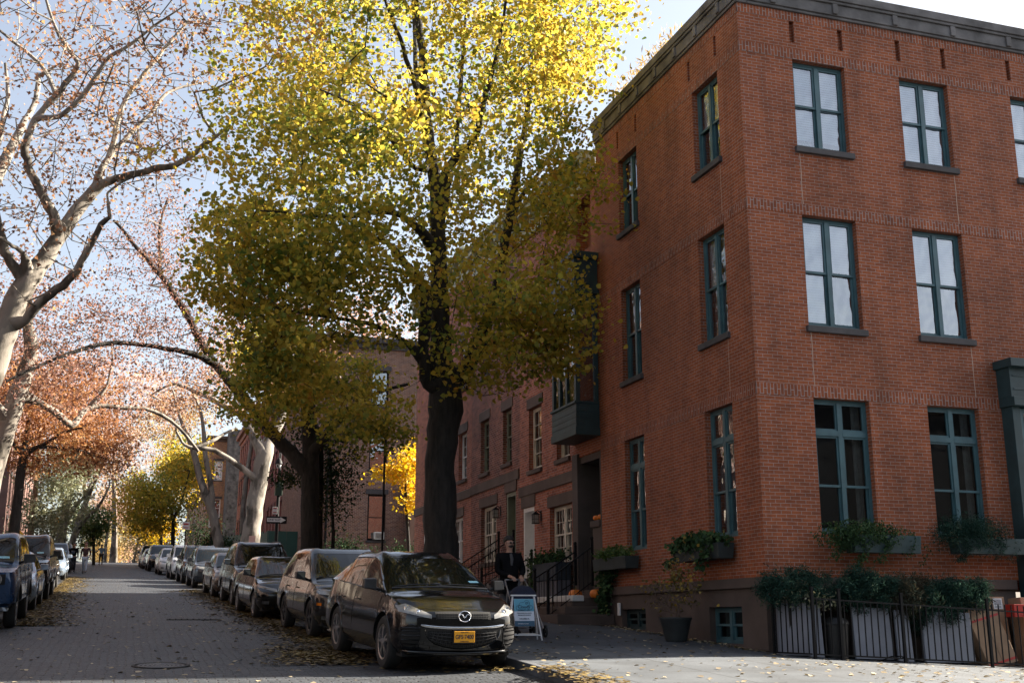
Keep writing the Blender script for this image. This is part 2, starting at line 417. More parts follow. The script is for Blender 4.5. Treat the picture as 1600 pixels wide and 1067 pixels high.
kerb_run('kerb_left_near', lambda y: kerbL(y)-KW, 11.2, CS0); kerb_run('kerb_left_far', lambda y: kerbL(y)-KW, CS1, 200)
mb = MB()
for k in range(20):
    x = 5.62+2.0*k; mb.hexa([(x, 11, G(x, 11)-.4), (x+1.985, 11, G(x+2, 11)-.4), (x+1.985, 11.16, G(x+2, 11)-.4), (x, 11.16, G(x, 11)-.4),
                             (x, 11, G(x, 11)+.142), (x+1.985, 11, G(x+2, 11)+.142), (x+1.985, 11.16, G(x+2, 11)+.142), (x, 11.16, G(x, 11)+.142)])
struct(mb.build('kerb_cross_street', M_KERB, bevel=.012))

# manhole cover and an iron strip in the stones
mh = thing('manhole_cover', 'round cast iron manhole cover lying in the cobbled road', 'manhole cover', (.55, 17.6, G(.5, 17.6)+.004), (R(3.5), 0, 0))
mb = MB(); mb.lathe([(.001, .006), (.33, .006), (.35, .002), (.36, .012), (.40, .012), (.41, -.02)], (0, 0, 0), 40); mb.build('ring', M_BLACK, mh, smooth=30, world=False)
MI = simple('worn_iron', (.10, .10, .105), .5, .4)
mb = MB()
for a in range(5): mb.lathe([(.05+a*.06, .006), (.055+a*.06, .011), (.075+a*.06, .011), (.08+a*.06, .006)], (0, 0, 0), 32)
for a in range(8):
    c, s_ = math.cos(a*math.pi/4), math.sin(a*math.pi/4); mb.tube([(c*.06, s_*.06, .009), (c*.32, s_*.32, .009)], .006, 4)
mb.build('raised_pattern', MI, mh, world=False)
ow = thing('drain_cover', 'long dark iron cover strip set in the cobbles up the street', 'drain cover', (1.55, 28.2, G(1.5, 28.2)+.004), (R(3.5), 0, R(-2)))
mb = MB(); mb.box(-.62, .62, -.16, .16, -.05, .012); mb.build('plate', M_BLACK, ow, world=False, bevel=.006)
mb = MB()
for k in range(9): mb.box(-.56+.13*k, -.53+.13*k, -.13, .13, .0125, .022)
mb.build('rib', M_BLACK, ow, world=False)
# ---------------- facade kit ----------------
class Wall:
    "a facade plane. ax 'X': the wall lies at x=c facing -X, u runs along +Y; ax 'Y': at y=c facing -Y, u runs along +X. sgn=-1 flips the facing"
    def __init__(s, ax, c, sgn=1): s.ax = ax; s.c = c; s.sgn = sgn
    def p(s, u, v, w=0):
        d = s.c-w*s.sgn
        return (d, u, v) if s.ax == 'X' else (u, d, v)
    def box(s, mb, u0, u1, v0, v1, w0, w1):
        a = s.p(u0, v0, w0); b = s.p(u1, v1, w1)
        mb.box(a[0], b[0], a[1], b[1], a[2], b[2])
    def quad(s, mb, u0, u1, v0, v1, w=0):
        pts = [s.p(u0, v0, w), s.p(u1, v0, w), s.p(u1, v1, w), s.p(u0, v1, w)]
        if (s.ax == 'X') == (s.sgn > 0): pts.reverse()
        mb.q(*pts)
    def wall(s, mb, u0, u1, v0, v1, holes, depth=.2, skip=None):
        us = sorted({u0, u1, *[min(max(h[0], u0), u1) for h in holes], *[min(max(h[1], u0), u1) for h in holes]})
        vs = sorted({v0, v1, *[min(max(h[2], v0), v1) for h in holes], *[min(max(h[3], v0), v1) for h in holes]})
        for a, b in zip(us, us[1:]):
            for c, d in zip(vs, vs[1:]):
                m = ((a+b)/2, (c+d)/2)
                if any(h[0] < m[0] < h[1] and h[2] < m[1] < h[3] for h in holes): continue
                s.quad(mb, a, b, c, d)
        for h in holes:
            dd = h[4] if len(h) > 4 else depth
            a, b, c, d = h[:4]
            mb.q(s.p(a, c), s.p(a, d), s.p(a, d, -dd), s.p(a, c, -dd))
            mb.q(s.p(b, c), s.p(b, c, -dd), s.p(b, d, -dd), s.p(b, d))
            mb.q(s.p(a, d), s.p(b, d), s.p(b, d, -dd), s.p(a, d, -dd))
            mb.q(s.p(a, c), s.p(a, c, -dd), s.p(b, c, -dd), s.p(b, c))
            if len(h) > 5 and h[5]: s.quad(mb, a, b, c, d, -dd)
def window(W, root, u0, u1, v0, v1, style='pair', frame=None, sill=None, rec=.12, blind=None, room=.85, muntin=None, glass=None, curtain=None, label=None, sillw=.07, reveal=.2):
    frame = frame or M_TEAL
    mb = MB(); g = MB(); B = lambda a, b, c, d, w0, w1: W.box(mb, a, b, c, d, w0, w1)
    f = .055; e = .004
    a0, a1, b0, b1 = u0+e, u1-e, v0+e, v1-e
    w0, w1 = -rec-.06, -rec
    B(a0, a0+f, b0, b1, w0, w1); B(a1-f, a1, b0, b1, w0, w1); B(a0+f, a1-f, b1-f, b1, w0, w1); B(a0+f, a1-f, b0, b0+f*1.1, w0, w1+.01)
    cols_ = [(a0+f, a1-f)]
    if style.startswith('pair'):
        m = (a0+a1)/2; B(m-.045, m+.045, b0+f*1.1, b1-f, w0, w1+.012); cols_ = [(a0+f, m-.045), (m+.045, a1-f)]
    top = b1-f
    if style.endswith('T'):
        tz = b1-.62*(1 if (v1-v0) > 2 else .6)
        for (c0, c1) in cols_:
            B(c0, c1, tz-.05, tz+.05, w0, w1+.016)
            for x in (c0, c1-.035): B(x, x+.035, tz+.05, top, w0+.01, w1-.012)
            B(c0+.035, c1-.035, top-.035, top, w0+.01, w1-.012); B(c0+.035, c1-.035, tz+.05, tz+.085, w0+.01, w1-.012)
            W.quad(g, c0+.035, c1-.035, tz+.085, top-.035, w1-.035)
        top = tz-.05
    bot = b0+f*1.1; mid = bot+(top-bot)*(.5 if style != 'pairT' else .47)
    for (c0, c1) in cols_:
        r = .038
        # upper sash stands forward of the lower
        for x in (c0, c1-r): B(x, x+r, mid, top, w0+.015, w1-.010)
        B(c0+r, c1-r, top-r, top, w0+.015, w1-.010); B(c0, c1, mid-.022, mid+.022, w0+.012, w1-.006)
        for x in (c0, c1-r): B(x, x+r, bot, mid-.022, w0-.02, w1-.04)
        B(c0+r, c1-r, bot, bot+r*1.4, w0-.02, w1-.04)
        W.quad(g, c0+r, c1-r, mid+.022, top-r, w1-.035); W.quad(g, c0+r, c1-r, bot+r*1.4, mid-.022, w1-.062)
        if muntin:
            nx, ny = muntin
            for (z0, z1, ww) in ((mid+.022, top-r, w1-.024), (bot+r*1.4, mid-.022, w1-.05)):
                for i in range(1, nx):
                    x = c0+r+(c1-c0-2*r)*i/nx; B(x-.009, x+.009, z0, z1, ww-.02, ww)
                for i in range(1, ny):
                    z = z0+(z1-z0)*i/ny; B(c0+r, c1-r, z-.009, z+.009, ww-.019, ww-.001)
    o = mb.build('window', frame, root)
    if label: o['label'] = label
    g.build('pane', glass or M_GLASS, o)
    if sill is not None:
        sb = MB(); W.box(sb, u0-.06, u1+.06, v0-.12, v0-.002, -.10, sillw); sb.build('sill', sill, o, bevel=.008)
    if room:
        rm = MB(); d0, d1 = w0-.03, -room
        rm.q(W.p(u0, v0, d1), W.p(u1, v0, d1), W.p(u1, v1, d1), W.p(u0, v1, d1))
        for (a, b) in (((u0, v0), (u1, v0)), ((u1, v0), (u1, v1)), ((u1, v1), (u0, v1)), ((u0, v1), (u0, v0))):
            rm.q(W.p(*a, -reveal if reveal > rec+.09 else d0), W.p(*b, -reveal if reveal > rec+.09 else d0), W.p(*b, d1), W.p(*a, d1))
        rm.build('room', M_INT, o)
    if blind:
        bb = MB()
        for ci, (c0, c1) in enumerate(cols_):
            fr = blind[ci % len(blind)]
            if fr <= 0: continue
            z1 = b1-.03; z0 = z1-(z1-b0)*fr
            nz = int((z1-z0)/.05)
            for kk in range(nz):
                za = z0+(z1-z0)*kk/nz; bb.q(W.p(c0-.01, za, w0-.055), W.p(c1+.01, za, w0-.055), W.p(c1+.01, za+(z1-z0)/nz, w0-.060), W.p(c0-.01, za+(z1-z0)/nz, w0-.060))
        bb.build('blind', M_BLIND, o)
    if curtain:
        cb = MB()
        for (f0, f1, h) in curtain:
            n = max(4, int((f1-f0)*(u1-u0)/.04)); x0 = u0+(u1-u0)*f0; x1 = u0+(u1-u0)*f1
            for k in range(n):
                xa, xb = x0+(x1-x0)*k/n, x0+(x1-x0)*(k+1)/n
                wa, wb = (-.03 if k % 2 else 0), (0 if k % 2 else -.03)
                z0 = b1-(b1-b0)*h
                cb.q(W.p(xa, z0, w0-.1+wa), W.p(xb, z0, w0-.1+wb), W.p(xb, b1, w0-.1+wb), W.p(xa, b1, w0-.1+wa))
        cb.build('curtain', M_CURT, o)
    return o

# ================= corner building =================
X0, Y0 = 10.49, 17.82
XE = 23.0; YE = 25.10; BT = 13.16
mainb = thing('corner_building', 'three storey dark orange brick corner building with paired teal windows', 'building', (X0, Y0, G(X0, Y0)))
WL = Wall('X', X0); WR = Wall('Y', Y0)
L_U = [(18.72, 19.82), (22.64, 23.70)]
R_U = [(11.66, 12.85), (14.13, 15.31), (16.89, 18.07), (19.4, 20.58)]
FL = [(10.43, 12.28), (6.87, 9.05), (3.06, 5.52)]
holesL = [(a, b, c, d) for (a, b) in L_U for (c, d) in FL]
holesR = [(a, b, c, d) for (a, b) in R_U for (c, d) in FL if not (a > 15.6 and c < 4)]
slotL = [(y-.05, y+.05, 12.62, 13.06, .09, True) for y in (18.77, 19.93, 22.66, 23.72)]
slotR = [(x-.055, x+.055, 12.64, 13.10, .09, True) for x in (11.69, 12.80, 14.16, 15.27, 16.92, 18.05, 19.4, 20.55)]
mb = MB()
WL.wall(mb, Y0, YE, 2.30, BT, holesL+slotL, .22)
WR.wall(mb, X0, XE, 2.30, BT, holesR+slotR, .22)
# rear and far flank, so the block is closed
mb.q((XE, Y0, -1), (XE, YE, -1), (XE, YE, BT), (XE, Y0, BT)); mb.q((X0, YE, 2.3), (X0, YE, BT), (XE, YE, BT), (XE, YE, 2.3))
mb.build('wall', M_BRICK, mainb)
mb = MB(); mb.box(X0+.25, XE-.1, Y0+.25, YE-.1, BT-.2, BT+.0); mb.build('roof', M_ROOF, mainb)
# soldier courses stand a hair proud
mb = MB()
def band(W, u0, u1, v0, v1, skips=()):
    cur = u0
    for a, b in sorted(skips):
        if a > cur: W.box(mb, cur, a, v0, v1, -.02, .006)
        cur = b
    if cur < u1: W.box(mb, cur, u1, v0, v1, -.02, .006)
for (z0, z1) in ((12.285, 12.49), (9.055, 9.26), (5.525, 5.73)):
    band(WL, Y0, YE, z0, z1); band(WR, X0-.006, XE, z0, z1)
band(WL, Y0, YE, 13.10, 13.30); band(WR, X0-.006, XE, 13.115, 13.30)
mb.build('soldier_course', M_SOLD, mainb)
# cornice: a stepped stone band with small blocks
mb = MB()
def crn(u, v0, v1, w):   # L-shaped run round the corner, mitred by butting
    mb.box(X0-w, X0+.2, Y0-w, YE+.0, v0, v1); mb.box(X0+.2, XE, Y0-w, Y0+.2, v0, v1)
crn(0, 13.302, 13.36, .05); crn(0, 13.36, 13.60, .08); crn(0, 13.60, 13.66, .12); crn(0, 13.66, 13.84, .15)
for k in range(10):
    y = Y0+.55+k*.98
    if y < YE-.2: mb.box(X0-.115, X0-.08, y, y+.12, 13.38, 13.60)
for k in range(9):
    x = X0+.7+1.42*k
    if x < XE-.3: mb.box(x, x+.12, Y0-.115, Y0-.08, 13.38, 13.60)
mb.build('cornice', M_CORN, mainb, bevel=.012)
# joints of pale mortar running down from the window edges
for W_, u in ((WR, 11.70), (WR, 15.27), (WL, 18.76)):
    for a, b in ((5.73, 6.75), (9.26, 10.3)):
        mb = MB(); n_ = 14; zz_ = [a+(b-a)*k/n_ for k in range(n_+1)]
        for z0_, z1_ in zip(zz_, zz_[1:]):
            f0, f1 = .004*math.sin(z0_*9), .004*math.sin(z1_*9)
            mb.q(W_.p(u-.007+f0, z0_, .005), W_.p(u+.007+f0, z0_, .005), W_.p(u+.007+f1, z1_, .005), W_.p(u-.007+f1, z1_, .005))
        mb.build('mortar_joint', M_MORT, mainb)
# brownstone plinth with basement openings
mb = MB()
PL = Wall('X', X0-.05); PR = Wall('Y', Y0-.05)
PL.wall(mb, Y0-.05, YE, .5, 2.12, [(18.62, 19.85, 1.16, 1.81, .22), (22.7, 23.94, 1.38, 1.81, .22)])
PR.wall(mb, X0-.05, 15.7, -.5, 2.12, [])
mb.box(X0-.12, X0+.1, Y0-.12, YE, 2.125, 2.30); mb.box(X0+.1, 15.7, Y0-.12, Y0+.1, 2.125, 2.30)
for y in (20.35, 22.1, 24.4): mb.box(X0-.053, X0-.03, y, y+.012, .9, 2.12)
mb.build('plinth', M_STONE, mainb, bevel=.006)
gl_d = glass_mat('dull_glass', (.30, .42, .38), 1.5, .02)
for (a, b, c, d) in ((18.62, 19.85, 1.16, 1.81), (22.7, 23.94, 1.38, 1.81)):
    wl = window(Wall('X', X0-.05), mainb, a, b, c, d, 'pair', M_TEAL if a < 20 else M_TEALD, None, rec=.12, room=.7, glass=gl_d, curtain=[(.05, .95, .95)] if a < 20 else None, label='basement window behind dull green glass')
# windows
for j, (a, b) in enumerate(L_U):
    for k, (c, d) in enumerate(FL):
        st = 'pairT' if k == 2 else 'pair'
        window(WL, mainb, a, b, c, d, st, M_TEAL, M_STONED if k < 2 else None, blind=[(.5, .42), (.48, .45), None][k], curtain=[(.02, .2, 1)] if k == 2 else [(.05, .95, .96)] if k == 1 else None, reveal=.22)
bl = {(0, 0): (.86, .86), (0, 1): (.97, .97), (0, 2): (1, .9), (0, 3): (1, 1), (1, 0): (.97, .45), (1, 1): (.47, .47), (1, 2): (.6, .5), (1, 3): (.3, .3)}
for j, (a, b) in enumerate(R_U):
    for k, (c, d) in enumerate(FL):
        if a > 15.6 and k == 2: continue
        cu = [(.80, .97, 1)] if k == 2 else [(.55, .97, .98)] if k == 1 else None
        window(WR, mainb, a, b, c, d, 'pairT' if k == 2 else 'pair', M_TEAL, M_STONED if k < 2 else None, blind=bl.get((k, j)), curtain=cu, reveal=.22, glass=M_GLASSD if k == 2 else M_GLASS)
# books and odds and ends on the sills inside
mb = MB(); x = 11.74
rnd = random.Random(2)
while x < 12.14:
    wd = rnd.uniform(.018, .04); mb.box(x, x+wd*.8, Y0+.27, Y0+.38, 10.50, 10.50+rnd.uniform(.16, .26)); x += wd
bo = mb.build('books', simple('paper', (.6, .55, .48), .7, var=.5, scale=30), None)
tag(bo, 'row of pale books standing inside the top floor window nearest the corner', 'books')
# teal entrance bay at the right edge
eb = MB(); WB = Wall('Y', Y0)
def bx(*a): WB.box(eb, *a)
bx(15.80, 20, 5.55, 5.72, 0, .42); bx(15.80, 20, 5.72, 6.30, 0, .36); bx(15.74, 20, 6.30, 6.46, 0, .50); bx(15.86, 20, 5.86, 5.90, .36, .372); bx(15.86, 20, 6.12, 6.16, .36, .372)
bx(15.84, 16.02, .2, 5.55, 0, .30); bx(18.2, 18.4, .2, 5.55, 0, .30); bx(16.02, 18.2, .2, 2.95, 0, .27); bx(16.02, 18.2, 2.95, 3.03, 0, .32)
ebo = eb.build('entrance_bay', M_TEALD, mainb, bevel=.01)
window(Wall('Y', Y0-.30), ebo.parent, 16.04, 17.1, 3.05, 5.53, 'singleT', M_TEAL, None, rec=.05, room=.7, curtain=[(.05, .5, 1)], reveal=.1)
window(Wall('Y', Y0-.30), ebo.parent, 17.12, 18.18, 3.05, 5.53, 'singleT', M_TEAL, None, rec=.05, room=.7, reveal=.1)

# ================= porch section and row houses beyond =================
ent = thing('porch_house', 'brick house with dark porch recess and teal oriel, next to the corner building', 'building', (X0, 26, 1.7))
WE = Wall('X', X0)
mb = MB(); WE.wall(mb, YE+.004, 26.86, 5.52, 12.7, [(25.5, 26.5, 10.75, 12.2, .3, True)]); mb.q((X0, 26.86, 5.5), (X0, 26.86, 12.7), (XE, 26.86, 12.7), (XE, 26.86, 5.5))
mb.build('wall', M_BRICK, ent)
mb = MB()
# porch: deep recess with side walls, ceiling and back
mb.box(X0+.02, X0+2.4, 26.50, 26.86, 1.2, 5.515); mb.box(X0+2.2, X0+2.4, YE+.01, 26.5, 1.2, 5.515); mb.box(X0+.0, X0+2.4, YE+.01, YE+.09, 1.2, 5.515); mb.box(X0+.03, X0+2.2, YE+.09, 26.5, 5.35, 5.515)
mb.box(X0-.06, X0+.02, 26.50, 26.855, 1.2, 5.60)
mb.box(X0+.0, X0+2.2, YE+.09, 26.5, 1.0, 2.28)
mb.build('porch', simple('porch_stone', (.085, .065, .057), .85, var=.3, scale=1.2, bump=.2), ent)
mb = MB(); mb.box(X0+2.12, X0+2.198, 25.5, 26.3, 2.29, 4.6); mb.build('door', simple('dark_door', (.02, .018, .016), .4), ent)
mb = MB(); mb.box(X0-.05, X0+.35, YE+.1, 25.75, 3.72, 3.88); mb.box(X0-.0, X0+.30, YE+.1, 25.70, 2.285, 3.72); mb.build('pier', M_STONE, ent, bevel=.01)
# oriel
mb = MB()
OX = 9.88; o0, o1 = 25.0, 26.78
mb.box(OX-.04, X0-.002, o0-.04+.15, o1+.04, 6.62, 6.68)
mb.hexa([(OX, o0+.12, 6.05), (X0-.004, o0+.12, 6.05), (X0-.004, o1, 6.05), (OX, o1, 6.05), (OX, o0+.12, 6.62), (X0-.004, o0+.12, 6.62), (X0-.004, o1, 6.62), (OX, o1, 6.62)])
mb.box(OX-.025, X0-.004, o0+.09, o1+.025, 5.86, 6.05)
for z in (6.14, 6.28, 6.42): mb.box(OX-.006, X0-.2, o0+.114, o1+.006, z, z+.105)
for (x, y) in ((OX, o0+.12), (OX, o1-.12), (X0-.13, o0+.12), (OX, o0+.72), (OX, o0+1.2)): mb.box(x, x+.11, y, y+.11, 6.68, 9.05)
for z in (7.95,): mb.box(OX+.02, X0-.13, o0+.14, o0+.18, z, z+.06); mb.box(OX+.02, OX+.06, o0+.2, o1-.1, z, z+.06)
mb.box(OX-.02, X0-.004, o0+.10, o1+.02, 9.05, 9.35); mb.box(OX-.10, X0-.004, o0+.02, o1+.1, 9.35, 9.47); mb.box(OX-.01, X0-.004, o0+.11, o1+.01, 9.47, 10.25)
mb.box(OX-.09, X0-.004, o0+.03, o1+.09, 10.25, 10.42)
for k in range(4): mb.box(OX-.022, OX-.01, o0+.2+k*.38, o0+.5+k*.38, 9.6, 10.15)
mb.box(X0-.5, X0-.15, o0+.098, o0+.11, 9.6, 10.15)
ori = mb.build('oriel', M_TEALD, ent, bevel=.008)
mb = MB(); mb.q((OX+.04, o0+.16, 6.68), (X0-.1, o0+.16, 6.68), (X0-.1, o0+.16, 9.05), (OX+.04, o0+.16, 9.05)); mb.q((OX+.04, o0+.16, 6.68), (OX+.04, o0+.16, 9.05), (OX+.04, o1-.05, 9.05), (OX+.04, o1-.05, 6.68))
mb.build('pane', M_GLASS, ori)
mb = MB(); mb.box(OX+.15, X0-.05, o0+.3, o1-.1, 6.69, 9.04); mb.build('room', M_INT, ori)
# pale green cornice above it
def green_cornice(root, y0, y1, x, z, m):
    mb = MB()
    mb.box(x-.06, x+.12, y0, y1, z, z+.12); mb.box(x-.03, x+.12, y0, y1, z+.12, z+.62); mb.box(x-.32, x+.12, y0, y1, z+.62, z+.76); mb.box(x-.40, x+.12, y0, y1, z+.76, z+.86)
    n = int((y1-y0)/.75)
    for k in range(n+1):
        y = y0+.02+(y1-y0-.14)*k/n; mb.box(x-.28, x-.03, y, y+.10, z+.28, z+.62)
    return mb.build('cornice', m, root, bevel=.008)
green_cornice(ent, YE+.29, 26.84, X0, 12.42, M_CORNG)
mb = MB(); mb.box(X0+.1, XE, YE+.1, 26.8, 12.3, 12.5); mb.build('roof', M_ROOF, ent)
# stoop of the porch
st = MB()
zs = G(9.6, 25.3)+.14
st.box(9.05, X0-.07, 24.3, 26.4, zs-.4, zs+.16); st.box(9.40, X0-.07, 24.75, 26.4, zs+.163, zs+.34); st.box(9.75, X0-.07, 25.2, 26.4, zs+.343, zs+.55)
st.build('stoop', M_STONE, ent, bevel=.02)

def row_house(name, label, y0, y1, wins_up, wins_gd, door, brick, trim, band, roofz, lintel=M_STONE, cornice=M_CORNG, base=1.0, x=X0, back=20, wall_top_hidden=True):
    r = thing(name, label, 'building', (x, (y0+y1)/2, G(x, (y0+y1)/2)+.14))
    W = Wall('X', x)
    holes = [(a, b, c, d) for (a, b, c, d, *_) in wins_up+wins_gd]+[(door[0], door[1], door[2], door[3], .45)]
    mb = MB(); W.wall(mb, y0, y1, base, roofz, holes, .2)
    mb.q((x, y0, base), (x, y0, roofz), (back, y0, roofz), (back, y0, base)); mb.q((x, y1, base), (back, y1, base), (back, y1, roofz), (x, y1, roofz)); mb.q((back, y0, base), (back, y1, base), (back, y1, roofz), (back, y0, roofz))
    mb.build('wall', brick, r)
    mb = MB(); W.box(mb, y0+.01, y1-.01, band, band+.28, -.02, .05); mb.build('stone_band', lintel, r, bevel=.008)
    for q in wins_up+wins_gd:
        a, b, c, d = q[:4]; fr = q[4] if len(q) > 4 else trim; st_ = q[5] if len(q) > 5 else 'single'
        o = window(W, r, a, b, c, d, st_, fr, lintel, rec=.13, room=1.2, muntin=(3, 2), reveal=.2, blind=(.5,) if len(q) > 6 and q[6] else None)
        l = MB(); W.box(l, a-.13, b+.13, d+.002, d+.30, -.05, .03); l.build('lintel', lintel, o, bevel=.006)
    l = MB(); W.box(l, door[0]-.10, door[1]+.10, door[3]+.002, door[3]+.34, -.05, .035); l.build('door_lintel', lintel, r, bevel=.006)
    dm = door[4]
    d_ = MB(); W.box(d_, door[0]+.004, door[0]+.10, door[2], door[3]-.004, -.44, -.02); W.box(d_, door[1]-.10, door[1]-.004, door[2], door[3]-.004, -.44, -.02); W.box(d_, door[0]+.1, door[1]-.1, door[3]-.12, door[3]-.004, -.44, -.02)
    W.box(d_, door[0]+.1, door[1]-.1, door[2], door[3]-.12, -.40, -.33)
    for zz in (0, 1):
        for uu in (0, 1): W.box(d_, door[0]+.2+uu*(door[1]-door[0]-.34)/2, door[0]+.16+(uu+1)*(door[1]-door[0]-.3)/2, door[2]+.25+zz*.95, door[2]+1.05+zz*.95, -.33, -.315)
    dd = d_.build('door', dm, r, bevel=.005)
    k = MB(); k.ball(W.p(door[0]+.2, door[2]+1.0, -.29), .03, 8, 6); k.build('knob', simple('brass', (.5, .35, .12), .3, 1), dd)
    mb = MB(); mb.box(x+.1, back-.1, y0+.05, y1-.05, roofz-.25, roofz-.05); mb.build('roof', M_ROOF, r)
    green_cornice(r, y0, y1, x, roofz-.4, cornice)
    return r
row_house('row_house', 'row house with cream windows, white door and lantern, left of the porch', 26.87, 31.15,
          [(27.15, 28.1, 5.65, 7.38, M_CREAM), (29.27, 30.33, 5.63, 7.38, M_CREAM), (27.15, 28.1, 8.9, 10.7, M_CREAM), (29.27, 30.33, 8.9, 10.7, M_CREAM)],
          [(27.05, 28.67, 3.0, 4.46, M_CREAM, 'pair')], (29.9, 30.87, 2.0, 4.64, M_WHITE), M_BRICK2, M_CREAM, 4.97, 12.9)
row_house('row_house', 'row house with sage green windows and door recess, weathered rosy brick', 31.16, 36.1,
          [(31.9, 32.74, 6.12, 7.74, M_GREENP), (34.15, 35.08, 6.10, 7.78, M_GREENP), (31.9, 32.74, 9.2, 10.9, M_GREENP), (34.15, 35.08, 9.2, 10.9, M_GREENP)],
          [(33.38, 35.0, 3.3, 5.02, M_CREAM, 'pair')], (31.5, 32.4, 2.5, 5.22, M_GREENP), M_BRICK3, M_GREENP, 5.53, 13.3)
row_house('row_house', 'row house with white window frame and ivy bush, half hidden by the big trunk', 36.11, 44.0,
          [(36.7, 37.7, 6.18, 7.77, M_WHITE), (39.6, 40.6, 6.18, 7.77, M_WHITE), (36.7, 37.7, 9.3, 11.0, M_WHITE), (39.6, 40.6, 9.3, 11.0, M_WHITE)],
          [(37.08, 38.66, 3.4, 4.96, M_WHITE, 'pair')], (41.5, 42.5, 2.6, 5.2, M_WHITE), M_BRICK2, M_WHITE, 5.50, 13.6)
def shutters(W, u, v0, v1, wd):
    mb = MB(); W.box(mb, u, u+wd, v0, v1, .02, .06)
    n = int((v1-v0)/.06)
    for k in range(n): W.box(mb, u+.05, u+wd-.05, v0+.04+k*.058, v0+.075+k*.058, .06, .072)
    return mb
# lanterns by the doors
def lantern(label, u, v):
    t = thing('wall_lantern', label, 'lantern', (X0-.02, u, v), group='lanterns on the row houses')
    mb = MB(); mb.box(X0-.012, X0+.0, u-.05, u+.05, v-.12, v+.16); mb.tube([(X0-.01, u, v+.10), (X0-.10, u, v+.16), (X0-.16, u, v+.12)], .012, 6); mb.build('bracket', M_BLACK, t)
    mb = MB()
    c = X0-.16
    for dx in (-1, 1):
        for dy in (-1, 1): mb.box(c+dx*.07-.008, c+dx*.07+.008, u+dy*.07-.008, u+dy*.07+.008, v-.18, v+.04)
    mb.box(c-.085, c+.085, u-.085, u+.085, v-.20, v-.18); mb.box(c-.085, c+.085, u-.085, u+.085, v-.08, v-.07)
    mb.hexa([(c-.10, u-.10, v+.04), (c+.10, u-.10, v+.04), (c+.10, u+.10, v+.04), (c-.10, u+.10, v+.04), (c-.02, u-.02, v+.12), (c+.02, u-.02, v+.12), (c+.02, u+.02, v+.12), (c-.02, u+.02, v+.12)])
    mb.build('lantern_frame', M_BLACK, t)
    mb = MB(); mb.box(c-.06, c+.06, u-.06, u+.06, v-.18, v+.038); mb.build('lantern_glass', simple('frosted_glass', (.38, .38, .36), .2), t)
lantern('square black lantern beside the white door', 29.35, 4.30)
lantern('dark lantern beside the sage green door recess', 32.95, 4.75)

# ---------------- buildings beyond the far cross street ----------------
def block(name, label, x0, x1, y0, y1, z0, z1, faces, brick, winm=M_BLACK, trim=M_STONED, cornice=None, corn_h=.6, wall_extra=None):
    "faces: list of (axis, list of openings) for the street faces"
    r = thing(name, label, 'building', ((x0+x1)/2, (y0+y1)/2, z0))
    mb = MB(); done = {a for a, *_ in faces}
    for f in faces:
        a, ops = f[0], f[1]
        W = Wall('Y', y0) if a == 'Y' else (Wall('X', x0) if a == 'X' else Wall('X', x1, -1))
        u0, u1 = (x0, x1) if a == 'Y' else (y0, y1)
        W.wall(mb, u0, u1, z0-2, z1, [(o[0], o[1], o[2], o[3]) for o in ops], .2)
    if 'Y' not in done: mb.q((x0, y0, z0-2), (x1, y0, z0-2), (x1, y0, z1), (x0, y0, z1))
    if 'X' not in done: mb.q((x0, y0, z0-2), (x0, y0, z1), (x0, y1, z1), (x0, y1, z0-2))
    if 'X-' not in done: mb.q((x1, y0, z0-2), (x1, y1, z0-2), (x1, y1, z1), (x1, y0, z1))
    mb.q((x0, y1, z0-2), (x0, y1, z1), (x1, y1, z1), (x1, y1, z0-2)); mb.q((x0, y0, z1), (x1, y0, z1), (x1, y1, z1), (x0, y1, z1))
    mb.build('wall', brick, r)
    for f in faces:
        a, ops = f[0], f[1]
        W = Wall('Y', y0) if a == 'Y' else (Wall('X', x0) if a == 'X' else Wall('X', x1, -1))
        for o in ops:
            w_ = window(W, r, o[0], o[1], o[2], o[3], 'single', o[4] if len(o) > 4 else winm, trim, rec=.13, room=.7, reveal=.2, blind=(.5,) if len(o) > 5 and o[5] else None)
            l = MB(); W.box(l, o[0]-.12, o[1]+.12, o[3]+.002, o[3]+.26, -.05, .06); l.build('lintel', trim, w_)
    if cornice:
        mb = MB(); mb.box(x0-.15, x1+.15, y0-.15, y1+.15, z1+.002, z1+corn_h*.5); mb.box(x0-.4, x1+.4, y0-.4, y1+.4, z1+corn_h*.5, z1+corn_h)
        mb.build('cornice', cornice, r, bevel=.02)
    return r
zb = G(10, 62)+.14
# tan brick house whose front faces us
xs_ = [(12.15, 13.15), (15.3, 16.3), (18.3, 19.3)]
ops = [(a, b, c, d, M_BLACK) for (a, b) in xs_ for (c, d) in ((5.8, 8.3), (9.65, 11.75), (13.2, 15.2))]
tanb = block('brick_house', 'tan brick house beyond the cross street with air conditioner in its window', 8.98, 24, 62, 74, zb, 16.4,
      [('Y', ops), ('X', [(64.5, 65.5, 9.7, 11.7, M_BLACK), (69, 70, 9.7, 11.7, M_BLACK)])], M_BRICK4, trim=simple('black_stone', (.035, .032, .035), .7), cornice=simple('dark_cornice', (.04, .035, .035), .7))
mb = MB(); mb.tube([(9.9, 61.93, 4.6), (9.9, 61.93, 16.3)], .06, 8); mb.build('drainpipe', M_BLACK, tanb)
mb = MB(); mb.box(14.3, 15.0, 61.0, 61.98, 4, 8.6); mb.box(15.6, 16.4, 60.8, 61.98, 4, 8.4); mb.box(14.1, 16.6, 60.6, 61.98, 8.6, 9.0)
mb.build('brownstone_porch', simple('warm_brownstone', (.20, .115, .08), .85, var=.2, scale=1, bump=.2), tanb)
ac = MB(); ac.box(12.5, 13.05, 61.72, 62.15, 5.85, 6.25); aco = ac.build('air_conditioner', simple('off_white_plastic', (.55, .54, .50), .5), None, bevel=.015)
tag(aco, 'boxy off-white air conditioner in the lower window of the tan brick house', 'air conditioner')
mb = MB()
